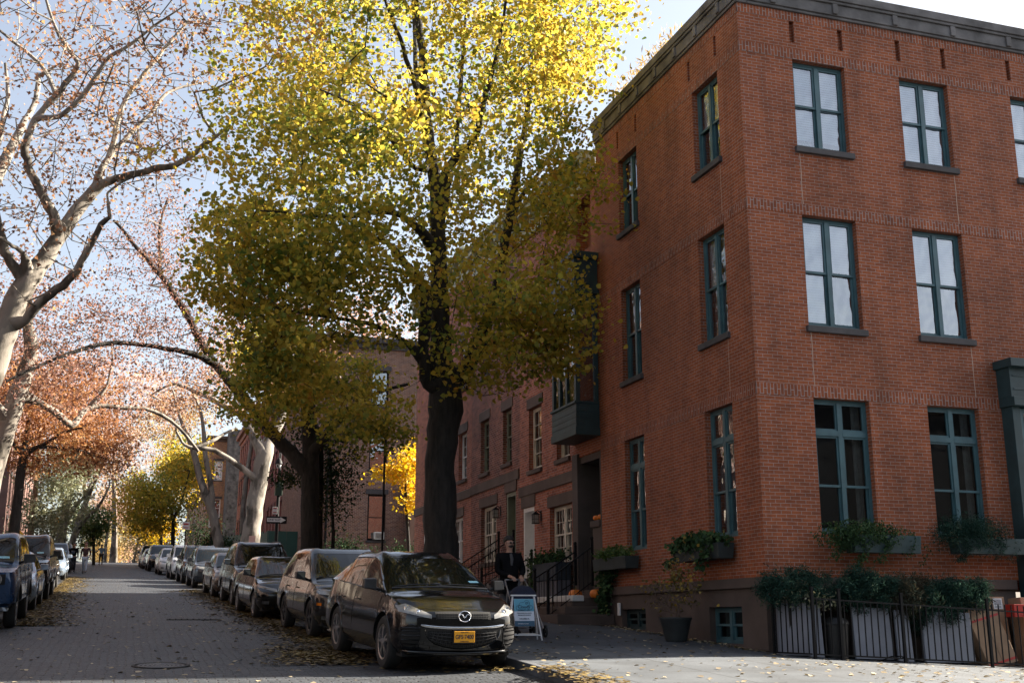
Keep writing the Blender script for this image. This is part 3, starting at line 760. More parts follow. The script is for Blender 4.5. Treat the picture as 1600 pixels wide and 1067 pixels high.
for k in range(7): mb.box(12.56, 12.99, 61.70, 61.719, 5.91+k*.042, 5.925+k*.042)
mb.build('grille', M_BLACK, aco, world=True)

# dark red brownstone row
zr = G(9, 90)+.14
def ops_row(y0, n, x, dz):
    out = []
    for k in range(n):
        for (c, d) in ((1.6, 3.9), (5.6, 7.7), (8.9, 10.8)):
            out.append((y0+.9+k*1.9, y0+1.9+k*1.9, zr+dz+c, zr+dz+d, M_WHITE if (k+int(c)) % 3 else M_BLACK))
    return out
for i in range(3):
    ya = 75+i*12.5; dz = .55*i
    block('red_row_house', ['dark red row house nearest the one-way sign, plain side wall and white windows', 'middle dark red row house with white windows, further up the street', 'last of the dark red row houses before the grey stone side wall'][i],
          9.45+.01*i, 22, ya, ya+12.48, zr+dz-.6, 16.9+dz, [('X', ops_row(ya, 6, 9.45, dz))], M_BRICKP, trim=simple('dark_red_stone', (.13, .05, .045), .8), cornice=simple('dark_red_cornice', (.14, .05, .045), .7), corn_h=.9)
fb = block('apartment_house', 'orange brick apartment house with dark stone corner, far up the right side', 7.6, 11.5, 128, 150, G(8, 128), 20.6, [('Y', [(8.1, 9.0, 16.4, 18.5, M_WHITE), (8.1, 9.0, 12.4, 14.4, M_WHITE)]), ('X', [(130+4*k, 131.2+4*k, 10+3.3*j, 12+3.3*j, M_BLACK) for k in range(5) for j in range(3)])], M_BRICKO, cornice=M_STONE)
gb = block('stone_house', 'dark grey rough stone house flank with vines, behind the red row', 9.3, 22, 124, 127.5, G(8, 124), 21.4, [], simple('grey_rubble', (.10, .095, .09), .95, var=.6, scale=2.5, bump=.8))
for i in range(2):
    block('far_row_house', ['faded pink row house near the crest on the right', 'brown row house on the crest on the right'][i], 8.6, 20, 152+i*24, 175+i*24, G(8, 155), 20.5-i, [('X', [(154+i*24+3.5*k, 155.2+i*24+3.5*k, 11+3.3*j, 13+3.3*j, M_WHITE) for k in range(5) for j in range(3)])], [M_PINKP, M_BRICKO][i], cornice=M_STONE)

# left side of the street: sunlit row, seen at the edge and in reflections
lx = -9.6
for i, (ya, yb, h, br, lab) in enumerate([(12, 20, 12.5, M_BRICKL, 'dark red brick house on the left pavement'), (20, 29, 13.2, M_BRICKL, 'brown brick house on the left pavement'), (29, 38, 12.6, M_BRICKL, 'plain brown brick house on the left pavement'), (38, 46, 13.6, M_BRICKL, 'dark red brick house at the left corner'),
                                  (60, 70, 15.5, M_BRICKL, 'dull brown brick house past the left corner'), (70, 82, 16.5, M_BRICKL, 'tall brown house on the left')]):
    z0 = G(lx, ya)+.14
    ops = [(ya+.9+2.3*k, ya+1.9+2.3*k, z0+1.1+3.3*j, z0+3.0+3.3*j, M_WHITE) for k in range(int((yb-ya-1)/2.3)) for j in range(3)]
    block('left_house', lab+f' standing {["nearest", "second", "third", "fourth", "fifth", "sixth"][i]} from the camera', -20, lx, ya, yb-.02, z0, z0+h, [('X-', ops)], br, winm=M_WHITE, cornice=M_STONE)
for i in range(2):
    ya = 96+i*13; z0 = G(lx, ya)
    block('pink_house', ['pale pink house with tall windows at the left edge, beyond the dark oak trunk', 'pink house further up, mostly hidden by trees at left'][i], -20, -9.2, ya, ya+12.9, z0, z0+13.5, [('X-', [(ya+1+2.4*k, ya+2.1+2.4*k, z0+1.2+3.4*j, z0+3.6+3.4*j, M_WHITE) for k in range(5) for j in range(3)])], M_PINKP, winm=M_WHITE, cornice=M_STONE)
# across the near cross street, behind the camera: unseen, its height and dark walls set to darken the window reflections
z0 = .1
block('opposite_house', 'dark apartment house across the near cross street, unseen, shaped to darken the window reflections', -8, 70, -30, -14, z0, 13.2, [], M_ROOF, cornice=M_STONE)
# ---------------- trees ----------------
def bark(name, c1, c2, scale=3, stretch=.25, patch=None, bump=.6):
    t = NT(name); tc = t.n('ShaderNodeTexCoord'); mp = t.n('ShaderNodeMapping'); t.l(tc.outputs['Object'], mp.inputs[0]); mp.inputs['Scale'].default_value = (1, 1, stretch)
    n = t.noise(mp.outputs[0], scale*4, 6, .7); r = t.ramp(n, [(.35, c1), (.65, c2)]); c = r.outputs[0]
    if patch:
        n2 = t.noise(mp.outputs[0], scale*1.1, 3, .5); pr = t.ramp(n2, [(.42, (0,)*3), (.5, (1,)*3)], 'LINEAR')
        c = t.mix(pr.outputs[0], c, patch)
        n3 = t.noise(mp.outputs[0], scale*2.3, 2, .5); p3 = t.ramp(n3, [(.60, (0,)*3), (.64, (1,)*3)]); c = t.mix(p3.outputs[0], c, tuple(min(1, x*1.35) for x in patch))
    t.bsdf(c, .9, 0, t.bump(n, bump, .04)); return t.m
M_BARK = bark('dark_bark', (.004, .0035, .003), (.030, .025, .021), 2.2, .18, bump=1.0)
M_PLANE = bark('plane_bark', (.045, .038, .030), (.11, .095, .075), 1.8, .45, (.21, .185, .155), .45)
M_BARKR = bark('reddish_bark', (.12, .07, .05), (.24, .16, .12))
def leafmat(name, stops, trans=.45, clump=None, rough=.55, cscale=.45):
    t = NT(name); g = t.n('ShaderNodeNewGeometry')
    n = t.noise(g.outputs['Position'], cscale, 3, .6)
    a = t.n('ShaderNodeMath', operation='MULTIPLY_ADD'); t.l(n, a.inputs[0]); a.inputs[1].default_value = 1.5; a.inputs[2].default_value = -.42
    b = t.n('ShaderNodeMath', operation='MULTIPLY_ADD'); t.l(g.outputs['Random Per Island'], b.inputs[0]); b.inputs[1].default_value = .65; t.l(a.outputs[0], b.inputs[2])
    sub = t.n('ShaderNodeMath', operation='SUBTRACT', use_clamp=True); t.l(b.outputs[0], sub.inputs[0]); sub.inputs[1].default_value = .16
    c = t.ramp(sub.outputs[0], stops).outputs[0]
    p = t.n('ShaderNodeBsdfPrincipled'); t.l(c, p.inputs['Base Color']); p.inputs['Roughness'].default_value = rough; p.inputs['Specular IOR Level'].default_value = .35 if rough < .9 else .02
    tr = t.n('ShaderNodeBsdfTranslucent'); tc = t.mix(1, c, (1.15, 1.08, .85), 'MULTIPLY'); t.l(tc, tr.inputs[0])
    ms = t.n('ShaderNodeMixShader'); ms.inputs[0].default_value = trans; t.l(p.outputs[0], ms.inputs[1]); t.l(tr.outputs[0], ms.inputs[2])
    t.l(ms.outputs[0], t.out.inputs[0]); return t.m
L_LINDEN = leafmat('linden_leaves', [(0, (.085, .15, .035)), (.3, (.23, .25, .045)), (.55, (.42, .345, .055)), (.8, (.50, .375, .065)), (1, (.46, .25, .055))], .66)
L_YELLOW = leafmat('yellow_leaves', [(0, (.26, .24, .02)), (.4, (.58, .42, .02)), (.8, (.72, .45, .02)), (1, (.62, .32, .02))], .5)
L_RUST = leafmat('rust_leaves', [(0, (.14, .06, .03)), (.4, (.30, .13, .06)), (.75, (.42, .22, .10)), (1, (.44, .30, .14))], .4)
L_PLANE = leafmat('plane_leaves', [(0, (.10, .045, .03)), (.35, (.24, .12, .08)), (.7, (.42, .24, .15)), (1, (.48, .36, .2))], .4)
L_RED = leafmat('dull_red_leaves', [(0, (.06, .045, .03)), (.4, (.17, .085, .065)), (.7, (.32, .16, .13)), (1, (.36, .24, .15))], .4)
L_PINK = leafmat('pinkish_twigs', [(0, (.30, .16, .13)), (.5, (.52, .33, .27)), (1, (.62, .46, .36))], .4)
L_DARK = leafmat('dark_green_leaves', [(0, (.010, .020, .012)), (.5, (.026, .048, .024)), (.85, (.05, .075, .035)), (1, (.14, .11, .04))], .15, rough=1.0)
L_GREEN = leafmat('green_leaves', [(0, (.03, .07, .02)), (.5, (.07, .13, .035)), (.85, (.13, .18, .05)), (1, (.28, .24, .05))], .3)
L_GREY = leafmat('grey_green_leaves', [(0, (.10, .12, .07)), (.5, (.22, .24, .15)), (1, (.36, .34, .24))], .3)
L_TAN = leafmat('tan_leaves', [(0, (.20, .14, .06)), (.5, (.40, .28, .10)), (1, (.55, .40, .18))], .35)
L_JUN = leafmat('juniper_needles', [(0, (.008, .022, .018)), (.45, (.022, .052, .040)), (.8, (.045, .085, .062)), (1, (.10, .09, .05))], .1, cscale=3, rough=1.0)
L_IVY = leafmat('ivy_leaves', [(0, (.012, .032, .012)), (.5, (.028, .065, .022)), (.85, (.055, .11, .035)), (1, (.18, .15, .05))], .15, cscale=3, rough=.85)

def grow(skel, attr, seg=.45, jit=.12, droop=0.0):
    "skel: list of (pos, parent, radius). Each attractor is joined to the nearest wood by a wandering twig"
    pos = [np.array(p, float) for p, _, _ in skel]; par = [q for _, q, _ in skel]; rad = [r for _, _, r in skel]
    N0 = len(pos); cap = N0+len(attr)*60
    A = np.zeros((cap, 3)); A[:N0] = pos; n = N0; tips = []
    d0 = np.array([np.min(np.linalg.norm(A[:N0]-a, axis=1)) for a in attr]); order = np.argsort(d0)
    parent = par+[0]*(cap-N0); radm = rad+[0]*(cap-N0)
    for k in order:
        a = attr[k]; dv = A[:n]-a; d = np.sqrt((dv**2).sum(1))
        # prefer wood that lies below and inward so twigs rise outward
        j = int(np.argmin(d+.35*np.maximum(0, dv[:, 2])))
        L = d[j]; m = max(1, int(L/seg)); m = min(m, 50); p = A[j].copy(); last = j
        mid = (p+a)/2+RNG.normal(0, jit*L, 3)*.5+np.array([0, 0, -droop*L])
        for i in range(1, m+1):
            t = i/m; q = (1-t)**2*A[j]+2*t*(1-t)*mid+t*t*a
            if i < m: q = q+RNG.normal(0, jit*seg*.35, 3)
            A[n] = q; parent[n] = last; radm[n] = 0; last = n; n += 1
            if n >= cap-2: break
        tips.append(last)
        if n >= cap-60: break
    return A[:n], parent[:n], np.array(radm[:n], float), tips
def wood_mesh(A, parent, radm, tips, tip_r=.006, power=2.4, maxr=None):
    n = len(A); acc = np.zeros(n); ch = [[] for _ in range(n)]
    for i in range(n):
        if parent[i] is not None and parent[i] != i and i > 0 and parent[i] >= 0: ch[parent[i]].append(i)
    acc[:] = 0
    # children always have larger index than parents except within the skeleton, which is ordered too
    for i in range(n-1, -1, -1):
        if acc[i] == 0: acc[i] = tip_r**power
        p = parent[i]
        if p is not None and p >= 0 and p != i: acc[p] += acc[i]
    r = acc**(1/power)
    if maxr: r = np.minimum(r, maxr)
    r = np.where(radm > 0, radm, r)
    for i in range(n):
        p = parent[i]
        if p is not None and p >= 0 and p != i and radm[i] == 0: r[i] = min(r[i], r[p]*.9)
    mb = MB(); used = set()
    stack = [i for i in range(n) if parent[i] is None or parent[i] < 0]
    def chain(start, first=None):
        c = [] if first is None else [first]; i = start
        while True:
            c.append(i); kids = ch[i]
            if not kids: break
            kids = sorted(kids, key=lambda k: -r[k]); nxt = kids[0]
            for k in kids[1:]: stack.append((k, i))
            i = nxt
        return c
    while stack:
        s = stack.pop()
        c = chain(s[0], s[1]) if isinstance(s, tuple) else chain(s)
        if len(c) < 2: continue
        rr = [r[k] for k in c]
        if isinstance(s, tuple): rr[0] = min(rr[0], rr[1]*1.25)
        R0 = max(rr[1:]) if len(rr) > 1 else rr[0]
        ns = 14 if R0 > .2 else 9 if R0 > .08 else 6 if R0 > .03 else 4 if R0 > .012 else 3
        mb.tube([A[k] for k in c], rr, ns, cap=R0 > .05)
    return mb, r
LEAF = {'heart': (np.array([(0, 0, 0), (-.42, .28, .04), (-.36, .62, .02), (0, 1, -.06), (.36, .62, .02), (.42, .28, .04)]), [(0, 1, 2, 3), (0, 3, 4, 5)]),
        'lobed': (np.array([(0, 0, 0), (-.5, .35, .08), (-.25, .5, 0), (0, 1, -.08), (.25, .5, 0), (.5, .35, .08)]), [(0, 1, 2, 3), (0, 3, 4, 5)]),
        'small': (np.array([(0, 0, 0), (-.28, .5, .03), (0, 1, -.03), (.28, .5, .03)]), [(0, 1, 2, 3)]),
        'sprig': (np.array([(0, 0, 0), (-.09, .5, .03), (0, 1, 0), (.09, .5, .03)]), [(0, 1, 2, 3)])}
def leaf_mesh(name, pts, size, mat, parent, shape='heart', flat=.5, sizevar=.3, droop=.3, tgt=None, worldoff=None):
    "one mesh of leaves, one face pair per leaf, at the given points"
    pts = np.asarray(pts); n = len(pts); T, F = LEAF[shape]
    # random frames; normals lean upward by 'flat'
    nr = RNG.normal(0, 1, (n, 3)); nr /= np.linalg.norm(nr, axis=1)[:, None]
    nr = nr*(1-flat)+np.array([0, 0, 1.0])*flat*np.sign(RNG.random((n, 1))+.0); nr /= np.linalg.norm(nr, axis=1)[:, None]+1e-9
    d = RNG.normal(0, 1, (n, 3)); d[:, 2] -= droop*2; d -= nr*(d*nr).sum(1)[:, None]; d /= np.linalg.norm(d, axis=1)[:, None]+1e-9
    e = np.cross(d, nr); s = size*(1+RNG.uniform(-sizevar, sizevar, n))
    V = pts[:, None, :]+s[:, None, None]*(T[None, :, 0, None]*e[:, None, :]+T[None, :, 1, None]*d[:, None, :]+T[None, :, 2, None]*nr[:, None, :])
    off = np.array(parent.location) if parent is not None else np.zeros(3)
    V = V.reshape(-1, 3)-off; k = len(T)
    me = bpy.data.meshes.new(name); nf = len(F)
    me.vertices.add(len(V)); me.vertices.foreach_set('co', V.ravel())
    idx = (np.arange(n)[:, None, None]*k+np.array(F)[None]).reshape(-1)
    me.loops.add(len(idx)); me.loops.foreach_set('vertex_index', idx.astype(np.int32))
    fs = len(F[0]); me.polygons.add(n*nf); me.polygons.foreach_set('loop_start', np.arange(0, n*nf*fs, fs, dtype=np.int32))
    me.update(calc_edges=True); me.validate()
    me.materials.append(mat)
    o = bpy.data.objects.new(name, me); col.objects.link(o)
    if parent is not None: o.parent = parent
    return o
def ell(px, py, rx, ry, Y, ryd, n, hollow=.0):
    "n random points in an ellipsoid given by its outline in the photograph and its depth"
    c = np.array(P(px, py, Y)); dist = math.sqrt(c[0]**2+c[1]**2); k = dist/1810
    u = RNG.normal(0, 1, (n, 3)); u /= np.linalg.norm(u, axis=1)[:, None]
    rr = (hollow+(1-hollow)*RNG.random(n))**(1/2.0)*(1+RNG.normal(0, .10, n))
    q = u*rr[:, None]*np.array([rx*k, ryd, ry*k]); 
    cy, sy = math.cos(YAW), math.sin(YAW)
    return np.stack([c[0]+q[:, 0]*cy+q[:, 1]*sy*0, c[1]-q[:, 0]*sy+q[:, 1], c[2]+q[:, 2]], 1)
def limb(sk, start, pts, Y, dY=0.0, fY=None):
    "append a limb traced as (px,py,diameter in px); depth runs from Y by dY along it; returns the index of the last node"
    last = start; n = len(pts); sub = 3
    base = None
    if start >= 0: pp, _, pr = sk[start]; base = (Vector(pp), pr)
    W = []
    for i, (px, py, wpx) in enumerate(pts):
        y = Y+dY*(i+1)/n; p = P(px, py, y); dist = math.hypot(p.x, p.y); W.append((p, wpx*dist/1810/2*.87))
    if base: W = [base]+W
    # Catmull-Rom through the traced points
    for i in range(len(W)-1):
        p0 = W[max(i-1, 0)][0]; p1, r1 = W[i]; p2, r2 = W[i+1]; p3 = W[min(i+2, len(W)-1)][0]
        if i == 0 and not base: sk.append((tuple(p1), -1, r1)); last = len(sk)-1
        for k in range(1, sub+1):
            t = k/sub
            q = .5*((2*p1)+(-p0+p2)*t+(2*p0-5*p1+4*p2-p3)*t*t+(-p0+3*p1-3*p2+p3)*t**3)
            rj = (r1+(r2-r1)*t)*(1+random.gauss(0, .05 if r1 < .15 else .025)); q = q+Vector((random.gauss(0, 1), random.gauss(0, 1), random.gauss(0, 1)))*(rj*.16 if rj < .12 else rj*.05)
            sk.append((tuple(q), last, rj)); last = len(sk)-1
    return last
def near_node(sk, px, py, Y):
    t = np.array(P(px, py, Y)); return int(np.argmin([np.linalg.norm(np.array(s[0])-t) for s in sk]))
def tree(name, label, sk, attr, leaf, bark_m, nleaf, size, shape='heart', spread=.45, tip_r=.005, seg=.45, jit=.14, flat=.45, group=None, loc=None, crowntag='crown', keep=None, along=.35, droop=.3, cull=None, maxr=.09, lay=.5, sv=.3, bare=None):
    base = Vector(sk[0][0]); 
    t = thing(name, label, 'tree', (base.x, base.y, G(base.x, base.y)), group=group)
    A, par, rm, tips = grow(sk, attr, seg, jit)
    mb, r = wood_mesh(A, par, rm, tips, tip_r, maxr=maxr)
    mb.build('trunk', bark_m, t, smooth=50, uv=False)
    thin = np.array([i for i in range(len(A)) if r[i] < .022 and rm[i] == 0])
    na = int(nleaf*along) if len(thin) else 0; nt = nleaf-na
    tp = A[np.array(tips)]; pts = [tp[RNG.integers(0, len(tp), nt)]+RNG.normal(0, spread*.62, (nt, 3))*np.array([1, 1, lay])]
    if na: pts.append(A[thin[RNG.integers(0, len(thin), na)]]+RNG.normal(0, spread*.30, (na, 3)))
    pts = np.concatenate(pts)
    if cull is not None: pts = pts[cull(pts)]
    if bare:
        ax_, ay_, br_, zt_, pr_ = bare; dd_ = np.hypot(pts[:, 0]-ax_, pts[:, 1]-ay_); pts = pts[~((dd_ < br_) & (pts[:, 2] < zt_) & (RNG.random(len(pts)) < pr_))]
    leaf_mesh(crowntag, pts, size, leaf, t, shape, flat, sizevar=sv, droop=droop)
    return t
QL = 1.0
# T1: the big linden by the kerb
Yt = 23.4
sk = []
a = limb(sk, -1, [(690, 905, 72), (689, 860, 62), (688, 800, 60), (687, 740, 54), (690, 690, 56), (696, 640, 64), (697, 600, 60)], Yt)
m = limb(sk, a, [(689, 560, 42), (688, 510, 36), (687, 460, 33), (686, 410, 31), (684, 360, 29), (684, 310, 30)], Yt, 0)
m2 = limb(sk, m, [(676, 260, 24), (668, 210, 22), (664, 160, 20), (662, 100, 17), (655, 40, 14), (648, -40, 10), (640, -130, 7)], Yt, .8)
l1 = limb(sk, a, [(668, 600, 24), (661, 560, 20), (664, 510, 22), (666, 470, 26), (652, 435, 18), (632, 410, 14), (612, 385, 10), (590, 372, 7)], Yt, -1.2)
r1 = limb(sk, a, [(722, 585, 34), (742, 545, 26), (760, 500, 22), (775, 450, 20), (786, 395, 18), (795, 340, 17), (804, 290, 15), (813, 240, 13), (822, 190, 11), (830, 120, 9), (838, 40, 6)], Yt, 1.8)
limb(sk, near_node(sk, 795, 340, Yt+1), [(820, 300, 9), (850, 260, 8), (880, 200, 6), (905, 140, 4)], Yt+1, 1.5)
limb(sk, near_node(sk, 684, 310, Yt), [(700, 262, 15), (728, 235, 14), (745, 205, 13), (756, 160, 11), (770, 110, 9), (785, 40, 7), (800, -60, 5)], Yt, -1.5)
limb(sk, near_node(sk, 684, 340, Yt), [(700, 290, 12), (712, 240, 10), (716, 180, 9), (722, 100, 7), (730, 0, 5)], Yt, 2)
limb(sk, near_node(sk, 686, 400, Yt), [(640, 345, 13), (600, 330, 11), (550, 338, 9), (500, 338, 8), (450, 332, 5), (400, 330, 3)], Yt, -2.5)
limb(sk, near_node(sk, 676, 260, Yt), [(650, 262, 10), (625, 235, 9), (600, 205, 8), (575, 180, 6), (545, 160, 5), (500, 140, 3)], Yt, -2)
limb(sk, near_node(sk, 668, 210, Yt), [(655, 160, 10), (640, 110, 9), (625, 60, 8), (605, 10, 6), (580, -60, 4)], Yt, -1)
limb(sk, near_node(sk, 664, 160, Yt), [(650, 110, 9), (648, 60, 8), (645, -20, 6), (655, -110, 4)], Yt, 2)
limb(sk, near_node(sk, 688, 480, Yt), [(660, 445, 11), (640, 430, 9), (605, 420, 7), (560, 415, 5), (520, 430, 3)], Yt, 2)
limb(sk, near_node(sk, 742, 545, Yt), [(790, 520, 8), (840, 500, 6), (880, 490, 4)], Yt, -1.2)
limb(sk, near_node(sk, 688, 590, Yt), [(640, 540, 11), (590, 510, 9), (540, 500, 7), (480, 490, 5), (430, 480, 3)], Yt, -2.2)
at = np.concatenate([ell(650, 60, 330, 240, Yt, 4.5, 760, .25), ell(520, 300, 240, 190, Yt-1, 4.0, 380, .15), ell(790, 300, 150, 240, Yt-.2, 3.2, 300, .15), ell(470, 440, 160, 150, Yt-1.2, 3.2, 200),
                     ell(640, 470, 240, 120, Yt-1.3, 3.0, 150), ell(820, 500, 110, 70, Yt-1.2, 1.8, 150), ell(860, 560, 65, 45, Yt-1.6, 1.0, 34), ell(740, 560, 90, 50, Yt-1.8, 1.2, 40), ell(430, 560, 80, 80, Yt-1.6, 2.0, 70), ell(860, 90, 140, 110, Yt+.5, 3, 150), ell(370, 400, 90, 120, Yt-1.2, 2.2, 60), ell(560, 640, 70, 40, Yt-1.5, 1.6, 26), ell(780, 590, 80, 30, Yt-1.2, 1.2, 22), ell(880, 290, 55, 100, Yt-.8, 1.4, 40)])
def c1(p):
    # nothing grows into the walls of the houses
    return (p[:, 0] < X0-.35) | (p[:, 2] > 14.4)
at = at[c1(at)]
tree('linden_tree', 'tall yellow green linden with thick black forked trunk, behind the nearest parked car', sk, at, L_LINDEN, M_BARK, int(84000*QL), .097, 'heart', .46, tip_r=.0060, lay=.30, sv=.45, bare=(6.1, 23.3, 2.5, 14.5, .55), flat=.42, cull=lambda p: (p[:, 0] < X0-.1) | (p[:, 2] > 14.2), maxr=.05)

# T2: dark tree behind it: black trunk, long limb to the left, sparse dull red leaves
sk = []; Y2 = 37.5
a = limb(sk, -1, [(484, 900, 36), (484, 850, 32), (483, 790, 30), (485, 740, 33)], Y2)
l = limb(sk, a, [(462, 715, 27), (440, 693, 24), (418, 668, 20), (395, 640, 19), (372, 612, 18), (350, 585, 16), (330, 560, 15), (312, 530, 13), (295, 495, 12), (272, 460, 11), (250, 430, 10), (225, 400, 8), (200, 370, 6), (178, 345, 5)], Y2, 3)
limb(sk, near_node(sk, 340, 572, Y2+1.5), [(300, 552, 11), (260, 545, 9), (215, 538, 8), (170, 536, 8), (120, 548, 7), (70, 568, 5), (10, 595, 4)], Y2+1.5, -3)
limb(sk, near_node(sk, 250, 430, Y2+2.5), [(250, 395, 7), (250, 350, 5), (262, 310, 4)], Y2+2.5, 1)
u = limb(sk, a, [(484, 690, 30), (482, 640, 26), (478, 590, 20), (470, 520, 14), (465, 440, 9)], Y2, 1)
limb(sk, near_node(sk, 484, 715, Y2), [(505, 690, 14), (530, 655, 12), (560, 630, 10), (600, 610, 7), (640, 600, 5)], Y2, -2)
at = np.concatenate([ell(250, 400, 100, 110, Y2+1, 3.5, 130), ell(330, 520, 110, 100, Y2+1, 3.5, 110), ell(200, 520, 120, 60, Y2, 2.5, 60), ell(440, 520, 120, 140, Y2, 3.5, 90), ell(90, 540, 90, 50, Y2-1, 2, 30)])
tree('street_tree', 'dark limbed tree with black trunk and long arching branch over the street', sk, at, L_RED, M_BARK, int(12000*QL), .095, 'small', .6, tip_r=.008)
# its crown's yellow low boughs (same kind as the linden) on the near side
sk = []
a = limb(sk, -1, [(497, 890, 16), (498, 800, 14), (500, 740, 13)], Y2+1.2)
limb(sk, a, [(500, 700, 14), (490, 660, 12), (470, 620, 9), (450, 590, 6)], Y2+1.2, -2)
at = np.concatenate([ell(430, 620, 75, 60, Y2-1.5, 2.0, 60), ell(520, 600, 90, 55, Y2-1.5, 2.0, 60), ell(580, 670, 70, 40, Y2-1.8, 1.6, 40), ell(400, 560, 60, 60, Y2-1, 2, 30)])
tree('linden_tree', 'slim linden with low yellow boughs, squeezed behind the black street tree', sk, at, L_LINDEN, M_BARK, int(9000*QL), .12, 'heart', .5)
# ivy and holly round the trunk
iv = thing('holly_bush', 'tall dark green holly growing against the black trunk', 'bush', (5.9, 38.6, G(6, 38.6)))
sk = []; limb(sk, -1, [(520, 890, 8), (520, 800, 6), (515, 700, 4)], 38.6)
A, par, rm, tips = grow(sk, ell(520, 730, 55, 90, 38.6, 1.1, 60), .4, .15); mb, r = wood_mesh(A, par, rm, tips, .006); mb.build('stem', M_BARK, iv, uv=False)
leaf_mesh('foliage', np.concatenate([ell(520, 740, 48, 95, 38.6, .9, 2600), ell(450, 745, 32, 22, 38.2, .6, 500), ell(480, 680, 40, 40, 38, .6, 500)]), .11, L_DARK, iv, 'small', .3)

# T3: pale plane tree at the left, trunk rising from outside the frame
sk = []; Y3 = 27.0
a = limb(sk, -1, [(-78, 1000, 62), (-72, 900, 56), (-62, 780, 52), (-48, 680, 48), (-26, 610, 46), (-4, 555, 44), (12, 505, 40), (26, 470, 38), (44, 438, 35)], Y3)
b = limb(sk, a, [(68, 405, 30), (92, 370, 27), (118, 332, 24), (145, 300, 20)], Y3, .5)
limb(sk, b, [(172, 283, 14), (205, 274, 13), (240, 264, 12), (272, 258, 11), (298, 245, 10), (320, 226, 8), (345, 208, 6), (360, 195, 3)], Y3+.5, -1)
limb(sk, b, [(160, 262, 12), (178, 225, 11), (184, 190, 9), (195, 158, 9), (215, 130, 9), (232, 108, 8), (255, 78, 7), (280, 50, 5), (305, 20, 4)], Y3+.5, 1)
limb(sk, near_node(sk, 160, 262, Y3+.5), [(185, 228, 9), (215, 200, 8), (245, 165, 7), (262, 145, 6), (290, 135, 5), (325, 128, 3)], Y3+.5, 1.5)
c = limb(sk, near_node(sk, 92, 370, Y3), [(82, 335, 18), (62, 298, 16), (44, 262, 15), (38, 232, 14), (48, 205, 13), (62, 178, 12), (88, 150, 12), (110, 122, 10), (122, 100, 9), (108, 80, 8), (92, 55, 7), (78, 20, 5), (66, -30, 4)], Y3, -1)
limb(sk, near_node(sk, 62, 190, Y3-.5), [(92, 182, 9), (122, 158, 9), (150, 120, 8), (170, 90, 7), (205, 70, 6), (240, 42, 5), (290, 8, 3)], Y3-.5, -1)
limb(sk, near_node(sk, 88, 150, Y3-.5), [(70, 110, 7), (45, 85, 6), (20, 65, 5), (-10, 40, 4)], Y3, 1)
limb(sk, near_node(sk, 38, 440, Y3), [(22, 420, 18), (8, 392, 16), (-2, 350, 14), (-15, 300, 12)], Y3, -.5)
d = limb(sk, near_node(sk, 14, 505, Y3), [(40, 500, 17), (68, 468, 16), (100, 445, 15), (122, 420, 13), (140, 385, 11), (158, 352, 10), (172, 340, 8)], Y3, -1.5)
limb(sk, d, [(168, 310, 4), (170, 300, 4), (190, 285, 4), (210, 276, 2)], Y3-1.5, 0)
limb(sk, near_node(sk, 45, 440, Y3), [(35, 395, 8), (20, 385, 7), (2, 372, 6)], Y3, -1)
e = limb(sk, near_node(sk, -22, 610, Y3), [(-35, 420, 30), (-30, 350, 26), (-5, 280, 20), (20, 225, 16), (38, 190, 12), (55, 160, 10), (60, 120, 8)], Y3, 2.5)
limb(sk, near_node(sk, -5, 280, Y3+1.4), [(-5, 240, 10), (5, 190, 9), (12, 150, 7), (8, 100, 5)], Y3+1.4, 1)
at = np.concatenate([ell(150, 120, 200, 200, Y3, 5, 520), ell(60, 330, 150, 170, Y3, 4, 180), ell(250, 220, 110, 120, Y3, 3, 110), ell(330, 40, 140, 80, Y3-2, 3, 110), ell(-60, 200, 130, 250, Y3, 4, 60), ell(470, 60, 90, 60, Y3-3.5, 1.5, 30)])
tree('plane_tree', 'pale barked plane tree with sparse brown leaves leaning in from the left edge', sk, at, L_PLANE, M_PLANE, int(6000*QL), .092, 'lobed', .42, tip_r=.0095, jit=.2, along=.6)

# T4: second plane on the left, with the long level branch
sk = []; Y4 = 42
a = limb(sk, -1, [(-38, 960, 44), (-30, 850, 38), (-12, 740, 34), (0, 700, 33), (12, 660, 33), (28, 615, 30), (42, 575, 26), (48, 540, 22), (42, 490, 16), (50, 430, 12)], Y4)
limb(sk, near_node(sk, 30, 610, Y4), [(60, 628, 12), (88, 645, 12), (112, 664, 12), (128, 645, 10), (150, 634, 9), (200, 637, 8), (240, 642, 7), (280, 668, 6), (310, 705, 5)], Y4, 4)
limb(sk, near_node(sk, 150, 634, Y4+2), [(165, 605, 5), (172, 580, 4), (176, 555, 3)], Y4+2, 0)
limb(sk, near_node(sk, 12, 660, Y4), [(0, 640, 14), (-20, 610, 12), (-40, 560, 9)], Y4, -1)
at = np.concatenate([ell(60, 480, 130, 90, Y4, 3, 70), ell(150, 560, 130, 90, Y4+1, 3, 90), ell(60, 600, 90, 60, Y4, 2, 40)])
tree('plane_tree', 'second plane tree on the left with a long level pale branch over the street', sk, at, L_RED, M_PLANE, int(6500*QL), .10, 'lobed', .6, jit=.2)

